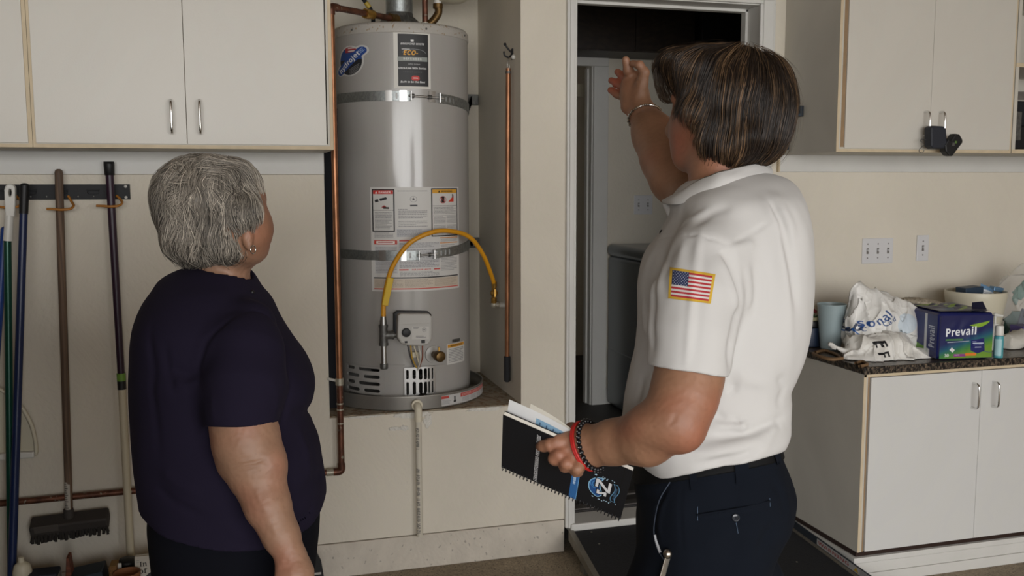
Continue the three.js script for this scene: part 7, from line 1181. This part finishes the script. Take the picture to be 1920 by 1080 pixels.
  const rArm = chain([[1345, 430, 1.84, 46], [1312, 385, 1.91, 45], [1266, 334, 1.985, 41], [1249, 296, 2.035, 41.5], [1227, 254, 2.085, 35], [1207, 218, 2.12, 26]], 0.04);
  const rHand = (() => { const palm = chain([[1203, 208, 2.13, 24], [1191, 176, 2.145, 22], [1191, 152, 2.15, 19]], 0.02), heel = Cp([1178, 200, 2.14, 14], [1178, 158, 2.155, 13]), thumbBase = Cp([1200, 190, 2.12, 15], [1203, 152, 2.11, 11]);
    const fg = [chain([[1186, 150, 2.15, 11.5], [1178, 132, 2.135, 9.6], [1173.5, 112, 2.125, 7]], 0.004), chain([[1180, 152, 2.165, 9], [1166, 141, 2.19, 7.4], [1158, 135, 2.20, 6.4]], 0.004), chain([[1175, 166, 2.165, 9], [1156, 156, 2.195, 7.4], [1146.5, 151, 2.205, 6.2]], 0.004), chain([[1174, 184, 2.16, 8.5], [1156, 177, 2.185, 6.8], [1144.5, 169, 2.20, 5.8]], 0.004), chain([[1204, 160, 2.11, 11], [1208.5, 136, 2.10, 9], [1199, 122, 2.10, 8], [1187, 119, 2.115, 6.4]], 0.005)];
    return (x, y, z) => { let d = smin(smin(palm(x, y, z), heel(x, y, z), 0.015), thumbBase(x, y, z), 0.012); for (const g of fg) d = smin(d, g(x, y, z), 0.006); return d; }; })();
  const lHand = (() => {
    const palm = chain([[1106, 836, 1.572, 33], [1084, 836, 1.580, 32], [1066, 840, 1.582, 27]], 0.02), palm2 = chain([[1100, 852, 1.570, 26], [1078, 862, 1.572, 21]], 0.015), th = chain([[1094, 812, 1.585, 17], [1072, 808, 1.610, 14], [1052, 812, 1.640, 11.5], [1038, 818, 1.664, 9.5]], 0.01);
    const fg = [chain([[1066, 826, 1.572, 16], [1046, 829, 1.566, 13.2], [1031, 834, 1.567, 11.5], [1019, 836, 1.576, 10.4], [1012.5, 837.5, 1.586, 8.6]], 0.006), chain([[1064, 846, 1.566, 15], [1048, 853, 1.556, 12.2], [1039, 860, 1.560, 10.6], [1042, 866, 1.574, 9]], 0.006), chain([[1072, 858, 1.558, 15], [1062, 869, 1.548, 11.4], [1059, 875, 1.556, 10], [1064, 878, 1.568, 8.6]], 0.006), chain([[1088, 868, 1.552, 14], [1082, 879, 1.544, 10.4], [1080, 884, 1.552, 9.2], [1086, 886, 1.562, 8]], 0.006)];
    const kn = [E(1049, 831, 1.552, 9, 9, 0.010), E(1053, 850, 1.545, 8, 8, 0.009), E(1066, 864, 1.540, 8, 8, 0.008)];
    return (x, y, z) => { let d = smin(smin(palm(x, y, z), palm2(x, y, z), 0.015), th(x, y, z), 0.012); for (const g of fg) d = smin(d, g(x, y, z), 0.0055); return d; }; })();
  const bodyLegs = legs.map((g) => (x, y, z) => g(x, y, z) + 0.016), pelvis = trunk([[800, 1240, 1448, 1.68, 0.13], [868, 1199, 1466, 1.68, 0.15], [960, 1197, 1472, 1.68, 0.162], [1080, 1197, 1428, 1.67, 0.145], [1170, 1230, 1390, 1.67, 0.1]], 2.5, 0.02);
  const headN = near((x, y, z) => {
    let d = skull(x, y, z); for (const g of face) d = smin(d, g(x, y, z), 0.025); d = smin(d, jaw(x, y, z), 0.02); d = smin(d, nose(x, y, z), 0.012); d = smin(d, brow(x, y, z), 0.015); for (const g of lips) d = smin(d, g(x, y, z), 0.004); for (const g of sockets) d = smax(d, -g(x, y, z), 0.008); d = smin(d, ear(x, y, z), 0.006); d = smin(d, earFar(x, y, z), 0.006);
    return smin(d, neck(x, y, z), 0.028);
  }, at(1355, 245, 1.72), 0.22), lHandN = near(lHand, at(1060, 845, 1.57), 0.085), armN = near((x, y, z) => smin(smin(smin(arm(x, y, z), olecranon(x, y, z), 0.022), bulge(x, y, z), 0.03), lHandN(x, y, z), 0.014), at(1200, 700, 1.53), 0.40), rArmN = near((x, y, z) => smin(rArm(x, y, z), rHand(x, y, z), 0.016), at(1245, 280, 2.02), 0.36);
  const skin0 = (x, y, z) => {
    const bd = body(x, y, z); let d = smin(headN(x, y, z), bd, 0.02);
    d = Math.min(d, smin(armN(x, y, z), bd, 0.004)); d = Math.min(d, smin(rArmN(x, y, z), bd, 0.02));
    let l = 9; for (const g of bodyLegs) l = smin(l, g(x, y, z), 0.03); return smin(smin(d, smax(l, 0.06 - y, 0.004), 0.03), pelvis(x, y, z), 0.03);
  };
  const cr = folds(skin0, [[[[1031, 826], [1031, 835], [1031, 844]], -0.0011, 0.0022], [[[1047, 822], [1045, 832], [1046, 842]], -0.0008, 0.003], [[[1060, 818], [1070, 826], [1090, 830]], 0.0010, 0.004], [[[1058, 840], [1075, 842], [1095, 840]], 0.0009, 0.004], [[[1250, 800], [1262, 790], [1268, 775]], -0.0012, 0.004], [[[1190, 142], [1194, 150], [1200, 156]], -0.0016, 0.003], [[[1183, 208], [1196, 212], [1212, 204]], -0.0008, 0.003]]);
  const skinF = (x, y, z) => { const d = skin0(x, y, z); return Math.abs(d) < 0.02 ? d - cr(x, y, z) - 0.0003 * noise3(x * 75, y * 75, z * 75) : d; };
  const bB = boundsOf([at(1132, 90, 2.12), at(1132, 240, 2.24), at(1150, 60, 1.7), at(1000, 800, 1.6), at(1000, 900, 1.5), at(1330, 900, 1.40), at(1520, 300, 1.9), V(hips[0][0].x - 0.12, 0.05, hips[0][0].z + 0.15), V(hips[1][0].x + 0.12, 0.05, hips[1][0].z - 0.15)], 0.03);
  const spots = [[at(1280, 250, 1.72), 0.004, 0.20], [at(1300, 815, 1.44), 0.0022, 0.22], [at(1150, 155, 2.2), 0.0016, 0.40], [at(1050, 850, 1.55), 0.0010, 0.16]];  // redder skin; at the raised fingers it paints light glowing through
  const skin = tint(surfaceNets(skinF, bB.min, bB.max, 0.0036), skinTint([0.275, 0.140, 0.082], 0.12, 11, (q, x, y, z) => { for (const [c, w, k] of spots) { const e = Math.exp(-((x - c.x) ** 2 + (y - c.y) ** 2 + (z - c.z) ** 2) / w); q = [q[0] * (1 + 0.04 * e), q[1] * (1 - k * e), q[2] * (1 - k * e)]; } return q; }));
  const bodyMesh = t.solid('body', skin, skinMat);
  for (const s of [-1, 1]) { t.part('eye', ball(fp(0.088, 0.003, s * 0.032), 0.0122), M.plasticWhite, bodyMesh); t.part('iris', ball(fp(0.0985, 0.005, s * 0.032), 0.005), std({ color: 0x3a2a1e, roughness: 0.2 }), bodyMesh); }
  handLeft.skin = skinF;
  // --- bracelets
  const axL = at(1108, 836, 1.575).sub(at(1150, 829, 1.55)).normalize(), ringAt = (c, ax, R0) => { const u = new THREE.Vector3().crossVectors(ax, V(0, 1, 0.1)).normalize(), w = ax.clone().cross(u).normalize(); return Array.from({ length: 48 }, (_, i) => { const a = i / 48 * 2 * Math.PI, d = u.clone().multiplyScalar(Math.cos(a)).addScaledVector(w, Math.sin(a)); let r = 0.005; for (let k = 0; k < 60; k++) { const q = c.clone().addScaledVector(d, r); if (skinF(q.x, q.y, q.z) > R0) break; r += 0.001; } return { d, r }; }).map((q, i, A) => { let m = 0; for (let k = -4; k <= 4; k++) m += Math.min(A[(i + k + 48) % 48].r, 0.044); return c.clone().addScaledVector(q.d, Math.max(m / 9, Math.min(q.r, 0.044) - 0.0006)); }); };
  const tiltA = axL.clone().add(V(0, -0.12, 0)).normalize();
  const r1 = ringAt(at(1113, 835, 1.572), tiltA, 0.0035), c1 = new THREE.CatmullRomCurve3(r1, true), bl = [];
  for (let i = 0; i < 30; i++) { const p = c1.getPointAt(i / 30); bl.push(p); }
  const bm = std({ color: 0x0d0e13, roughness: 0.35 }), bg = new THREE.SphereGeometry(0.0044, 12, 9);
  const blk = t.part('bead_bracelet', bl.map((p) => bg.clone().translate(p.x, p.y, p.z)), bm, null, { label: 'black bead bracelet' });
  t.part('bead_dots', bl.map((p, i) => { const q = p.clone().addScaledVector(p.clone().sub(at(1113, 835, 1.572)).normalize(), 0.0038); return new THREE.SphereGeometry(0.0011, 6, 5).translate(q.x, q.y, q.z); }), M.plasticGrey, blk);
  const r2 = ringAt(at(1103, 837, 1.577), axL.clone().add(V(0, -0.20, 0)).normalize(), 0.0022), band = []; { const c2 = new THREE.CatmullRomCurve3(r2, true), g = new THREE.TubeGeometry(c2, 90, 0.0022, 8, true), c3 = new THREE.CatmullRomCurve3(r2.map((p) => p.clone().addScaledVector(axL, 0.0022)), true), c4 = new THREE.CatmullRomCurve3(r2.map((p) => p.clone().addScaledVector(axL, -0.0018)), true); band.push(g, new THREE.TubeGeometry(c3, 90, 0.0022, 8, true), new THREE.TubeGeometry(c4, 90, 0.0022, 8, true)); }
  t.part('wristband', band, std({ color: 0xb3201c, roughness: 0.5 }), null, { label: 'red rubber wristband' });
  const axR = at(1207, 218, 2.12).sub(at(1226, 252, 2.085)).normalize(), r3 = ringAt(at(1208, 221, 2.118), axR.clone().add(V(0.18, 0, 0)).normalize(), 0.0022), c5 = new THREE.CatmullRomCurve3(r3, true), links = [];
  for (let i = 0; i < 44; i++) { const p = c5.getPointAt(i / 44), q = c5.getPointAt((i + 0.8) / 44); links.push(rod(p, q, i % 2 ? 0.0038 : 0.0026, i % 2 ? 0.0038 : 0.0026, 6)); }
  t.part('chain_bracelet', links, M.chrome, null, { label: 'silver chain bracelet' });
  // --- hair
  const parts = [E(1379, 188, 1.72, 106, 104, 0.116), E(1398, 260, 1.70, 72, 58, 0.096), E(1362, 284, 1.69, 46, 41, 0.07), E(1420, 210, 1.70, 68, 90, 0.10), E(1318, 142, 1.745, 66, 52, 0.10), E(1268, 122, 1.77, 42, 27, 0.085), E(1330, 262, 1.69, 40, 46, 0.055), E(1300, 216, 1.69, 34, 34, 0.05)];
  const mass = (x, y, z) => { let d = 9; for (const g of parts) d = smin(d, g(x, y, z), 0.022); return d - 0.0035 * noise3(x * 16, y * 8, z * 16); };
  const cuts = [E(1262, 268, 1.72, 44, 66, 0.16), ellipsoid(fp(0.150, -0.03, 0), 0.085, 0.085, 0.085, side, V(0, 1, 0), f), E(1292, 322, 1.70, 30, 30, 0.12), E(1240, 192, 1.74, 26, 64, 0.2)];
  const cutF = (x, y, z) => { let m = -1; for (const g of cuts) m = Math.max(m, -g(x, y, z)); return m; };
  const hairF = (x, y, z) => smax(mass(x, y, z) + 0.005, cutF(x, y, z), 0.008);
  const bH = boundsOf([at(1215, 65, 1.58), at(1505, 330, 1.58), at(1215, 65, 1.9), at(1505, 330, 1.9)], 0.02);
  const cap = surfaceNets(hairF, bH.min, bH.max, 0.0048), R = rng(202), hairMat = phys({ vertexColors: true, roughness: 0.42, specularIntensity: 0.7 });
  const hairMesh = t.solid('hair', tint(cap.clone(), (x, y, z) => { const k = 0.8 + 0.3 * noise3(x * 30, y * 9, z * 30); return [0.020 * k, 0.0136 * k, 0.0098 * k]; }), hairMat, null, { label: 'thick brown collar-length hair with lighter streaks' });
  const crown = at(1400, 96, 1.70);
  const flow = (p, g) => { const d = p.clone().sub(crown), L = Math.min(1, d.length() / 0.12); d.normalize(); return d.multiplyScalar(1.1 - 0.5 * L).add(V(0, -0.2 - 0.8 * L, 0)).addScaledVector(d.clone().cross(g), 0.12); };
  const streak = (p) => noise3(p.x * 24, p.y * 4.5, p.z * 24);
  const col = (p, r) => { const s = streak(p), q = r(); let b = 0.009 + 0.012 * q, k = [1.25, 0.84, 0.62]; if (s > 0.16 && q > 0.3) { b = mix(0.03, 0.21, r() * r()); k = [1.45, 0.86, 0.45]; } else if (q > 0.90) { b = 0.055; k = [1.35, 0.88, 0.55]; } return [b * k[0], b * k[1], b * k[2]]; };
  const common = { field: mass, cut: cutF, seeds: cap, flow, color: col, r: R, wild: 0.02, noise: 0.26 };
  t.solid('locks', strands({ ...common, n: 9500, len: [0.06, 0.15], rad: [0.0003, 0.0008], off0: -0.006, off1: 0.003, over: 0.005, seg: 8 }), hairMat, hairMesh, { kind: 'stuff' });
  t.solid('flyaways', strands({ ...common, n: 300, len: [0.03, 0.09], rad: [0.00022, 0.0004], off0: 0.001, off1: 0.007, fly: 1, seg: 8, noise: 0.7 }), hairMat, hairMesh, { kind: 'stuff' });
  { // the fringe: a thin curtain of strands that hangs free in front of the forehead
    const hs = [], r = rng(77);
    for (let i = 0; i < 120; i++) { const u = r(), k = r(), d0 = 1.74 + 0.05 * r(); const a = at(mix(1256, 1292, u), mix(104, 96, u) + 4 * k, d0), b = at(mix(1227, 1250, u) + 3 * k, mix(128, 122, u), d0 + 0.01), c = at(mix(1224.5, 1250, u) + 4 * k, mix(155, 158, k), d0 + 0.012), d = at(mix(1236, 1262, u), 182 + 8 * k, d0), e = at(mix(1252, 1268, u), 189 + 6 * k, d0 - 0.01); const pts = r() < 0.62 ? [a, b, c, d] : [a, b, c, d, e]; hs.push(hose(pts, 0.00028 + 0.0002 * r(), 14, 3)); }
    const core = E(1262, 116, 1.775, 30, 20, 0.07), cb = boundsOf([at(1225, 90, 1.68), at(1300, 145, 1.87)], 0.01);
    const g = join(hs); g.setAttribute('color', new THREE.Float32BufferAttribute(new Float32Array(g.attributes.position.count * 3).map((_, i) => [0.065, 0.042, 0.027][i % 3]), 3));
    t.solid('fringe', g, hairMat, hairMesh, { kind: 'stuff' });
  }
}
{ // spiral-bound booklet in his left hand
  const TL = at(943, 778, 1.565), BL = at(940, 878, 1.66), BR = at(1163, 975, 1.645), TR = at(1187, 884, 1.55), o = BL, U = BR.clone().sub(BL), Vv = TL.clone().sub(BL), Ul = U.length(), n = U.clone().cross(Vv).normalize(), toEye = EYE.clone().sub(o); if (n.dot(toEye) < 0) n.negate();   // the cover leans over, its top edge nearest the viewer
  const P = (u, v, h) => BL.clone().multiplyScalar((1 - u) * (1 - v)).addScaledVector(BR, u * (1 - v)).addScaledVector(TR, u * v).addScaledVector(TL, (1 - u) * v).addScaledVector(n, h);
  const t = new Thing('booklet', 'black spiral-bound booklet with a blue wave emblem held by the man', 'booklet', o);
  const art = canvasTex(1536, 990, (c, W, H) => {
    c.fillStyle = '#101217'; c.fillRect(0, 0, W, H);
    c.save(); c.translate(458, H - 14); c.rotate(-Math.PI / 2); c.fillStyle = '#c9c9c9'; c.font = 'italic bold 64px sans-serif'; c.save(); c.scale(0.80, 1); c.fillText('STRAIGHTFORWARD PRICING GUIDE', 0, 0); c.restore(); c.restore();
    c.fillStyle = '#2f649e'; c.fillRect(868, 0, 92, H); c.fillStyle = '#6ea0cc'; c.fillRect(954, 0, 8, H);
    c.save(); c.translate(926, 700); c.rotate(-Math.PI / 2); c.fillStyle = '#b9cfe4'; { const r0 = rng(12); for (let x = 0; x < 330; x += 22) c.fillRect(x, -34 + 4 * r0(), 12 + 6 * r0(), 30); } c.restore();
    c.fillStyle = '#08090c'; c.fillRect(1440, 0, 10, H);
    // emblem: lettering that rides on a wave, read with the booklet upright
    c.save(); c.translate(1262, 560); c.rotate(-Math.PI / 2); c.scale(1.0, 1.0);
    c.lineWidth = 12; c.strokeStyle = '#8fc0dd'; c.fillStyle = '#244f8a'; c.beginPath(); c.moveTo(-190, -60); c.quadraticCurveTo(-150, -190, 20, -180); c.quadraticCurveTo(170, -150, 200, -20); c.quadraticCurveTo(60, -80, -60, -20); c.quadraticCurveTo(-140, 10, -190, -60); c.fill(); c.stroke();
    c.strokeStyle = '#4d8fc4'; c.lineWidth = 9; for (let i = 0; i < 3; i++) { c.beginPath(); c.arc(40 - i * 6, -70, 96 - i * 26, 3.5, 5.6); c.stroke(); }
    c.fillStyle = '#d4d6d8'; c.strokeStyle = '#101217'; c.lineWidth = 12;
    const poly = (p) => { c.beginPath(); p.forEach(([x, y]) => c.lineTo(x, y)); c.closePath(); c.fill(); c.stroke(); };
    poly([[-150, -20], [-60, -20], [-60, 22], [-100, 22], [-40, 110], [-150, 110], [-150, 68], [-116, 68], [-150, 20]].map(([x, y]) => [x + 20, y - 60]));
    poly([[-40, -90], [130, -90], [130, -40], [10, 60], [140, 60], [140, 108], [-70, 108], [-70, 62], [50, -44], [-40, -44]].map(([x, y]) => [x + 30, y - 20]));
    c.strokeStyle = '#5a86a4'; c.lineWidth = 10; c.beginPath(); c.moveTo(-160, 110); c.bezierCurveTo(-60, 60, 40, 180, 180, 104); c.lineTo(180, 150); c.bezierCurveTo(40, 236, -60, 110, -160, 160); c.closePath(); c.stroke(); c.fillStyle = '#44698a'; c.font = 'italic bold 44px sans-serif'; c.fillText('PLUMBING', -120, 156);
    c.fillStyle = '#a9c6d8'; const r = rng(4); for (let i = 0; i < 22; i++) { const s = i % 2 ? 1 : -1; c.beginPath(); c.ellipse(s * (185 + 50 * r()), -150 + 330 * r(), 5 + 8 * r(), 4 + 5 * r(), r() * 3, 0, 7); c.fill(); }
    c.restore();
  });
  const slab = (h0, h1, inset, mat, name, parent, v1 = 1) => { const c = [[inset, 0.06], [1 - inset, 0.06], [1 - inset, v1], [inset, v1]], pos = []; const A = c.map(([u, v]) => P(u, v, h0)), B = c.map(([u, v]) => P(u, v, h1)); const q = (a, b, d, e) => quadSheet(a, b, d, e); return t.part(name, [q(B[0], B[1], B[2], B[3]), q(A[1], A[0], A[3], A[2]), q(A[0], A[1], B[1], B[0]), q(A[1], A[2], B[2], B[1]), q(A[2], A[3], B[3], B[2]), q(A[3], A[0], B[0], B[3])], mat, parent); };
  const cover = t.part('cover', quadSheet(P(0, 0.02, 0), P(1, 0.02, 0), P(1, 1, 0), P(0, 1, 0), 8, 8), std({ map: art, roughness: 0.5 }), null, { uv: true, label: 'printed black front cover' });
  slab(-0.0012, -0.0002, 0.0, M.black, 'cover_back', cover); slab(-0.0085, -0.0014, 0.004, std({ color: 0xd6d2c8, roughness: 0.85 }), 'pages', null, 0.995); slab(-0.0100, -0.0088, 0.0, M.black, 'rear_cover');
  // loose leaves that fan out above the top edge
  const leaf = (u0, u1, rise0, rise1, h, map) => quadSheet(P(u0, 0.6, h), P(u1, 0.6, h), P(u1, 1 + rise1, h - 0.006), P(u0 + 0.012, 1 + rise0, h - 0.014), 12, 6, (q, u, v) => { q.addScaledVector(n, -0.004 * v * v * Math.sin(u * 3)); });
  const blue = canvasTex(512, 256, (c, W, H) => { c.fillStyle = '#d2d3d3'; c.fillRect(0, 0, W, H); c.fillStyle = '#7ea2bd'; c.fillRect(190, 44, 322, 64); c.fillStyle = '#33506e'; for (let i = 0; i < 6; i++) c.fillRect(214 + i * 46, 62, 8, 30 + (i % 3) * 8); });
  t.part('leaf', leaf(0.0, 0.60, 0.10, 0.06, -0.0105), std({ map: blue, roughness: 0.8, side: THREE.DoubleSide }), null, { uv: true, label: 'loose leaf with a pale blue heading' });
  t.part('leaf', leaf(0.16, 0.56, 0.16, 0.05, -0.0135), std({ color: 0xc9c5ba, roughness: 0.85, side: THREE.DoubleSide }));
  // wire spiral
  const turns = []; for (let i = 0; i < 34; i++) { const u = 0.012 + 0.976 * i / 33, c = P(u, 0.012, -0.004), e1 = Vv.clone().normalize(); turns.push(hose(Array.from({ length: 12 }, (_, k) => { const a = k / 12 * 2 * Math.PI; return c.clone().addScaledVector(e1, 0.0062 * Math.cos(a)).addScaledVector(n, 0.0075 * Math.sin(a)).addScaledVector(U, 0.0012 * k / 12); }), 0.0007, 24, 5, true)); }
  t.part('spiral', turns, M.black);
}
renderer.render(scene, camera);
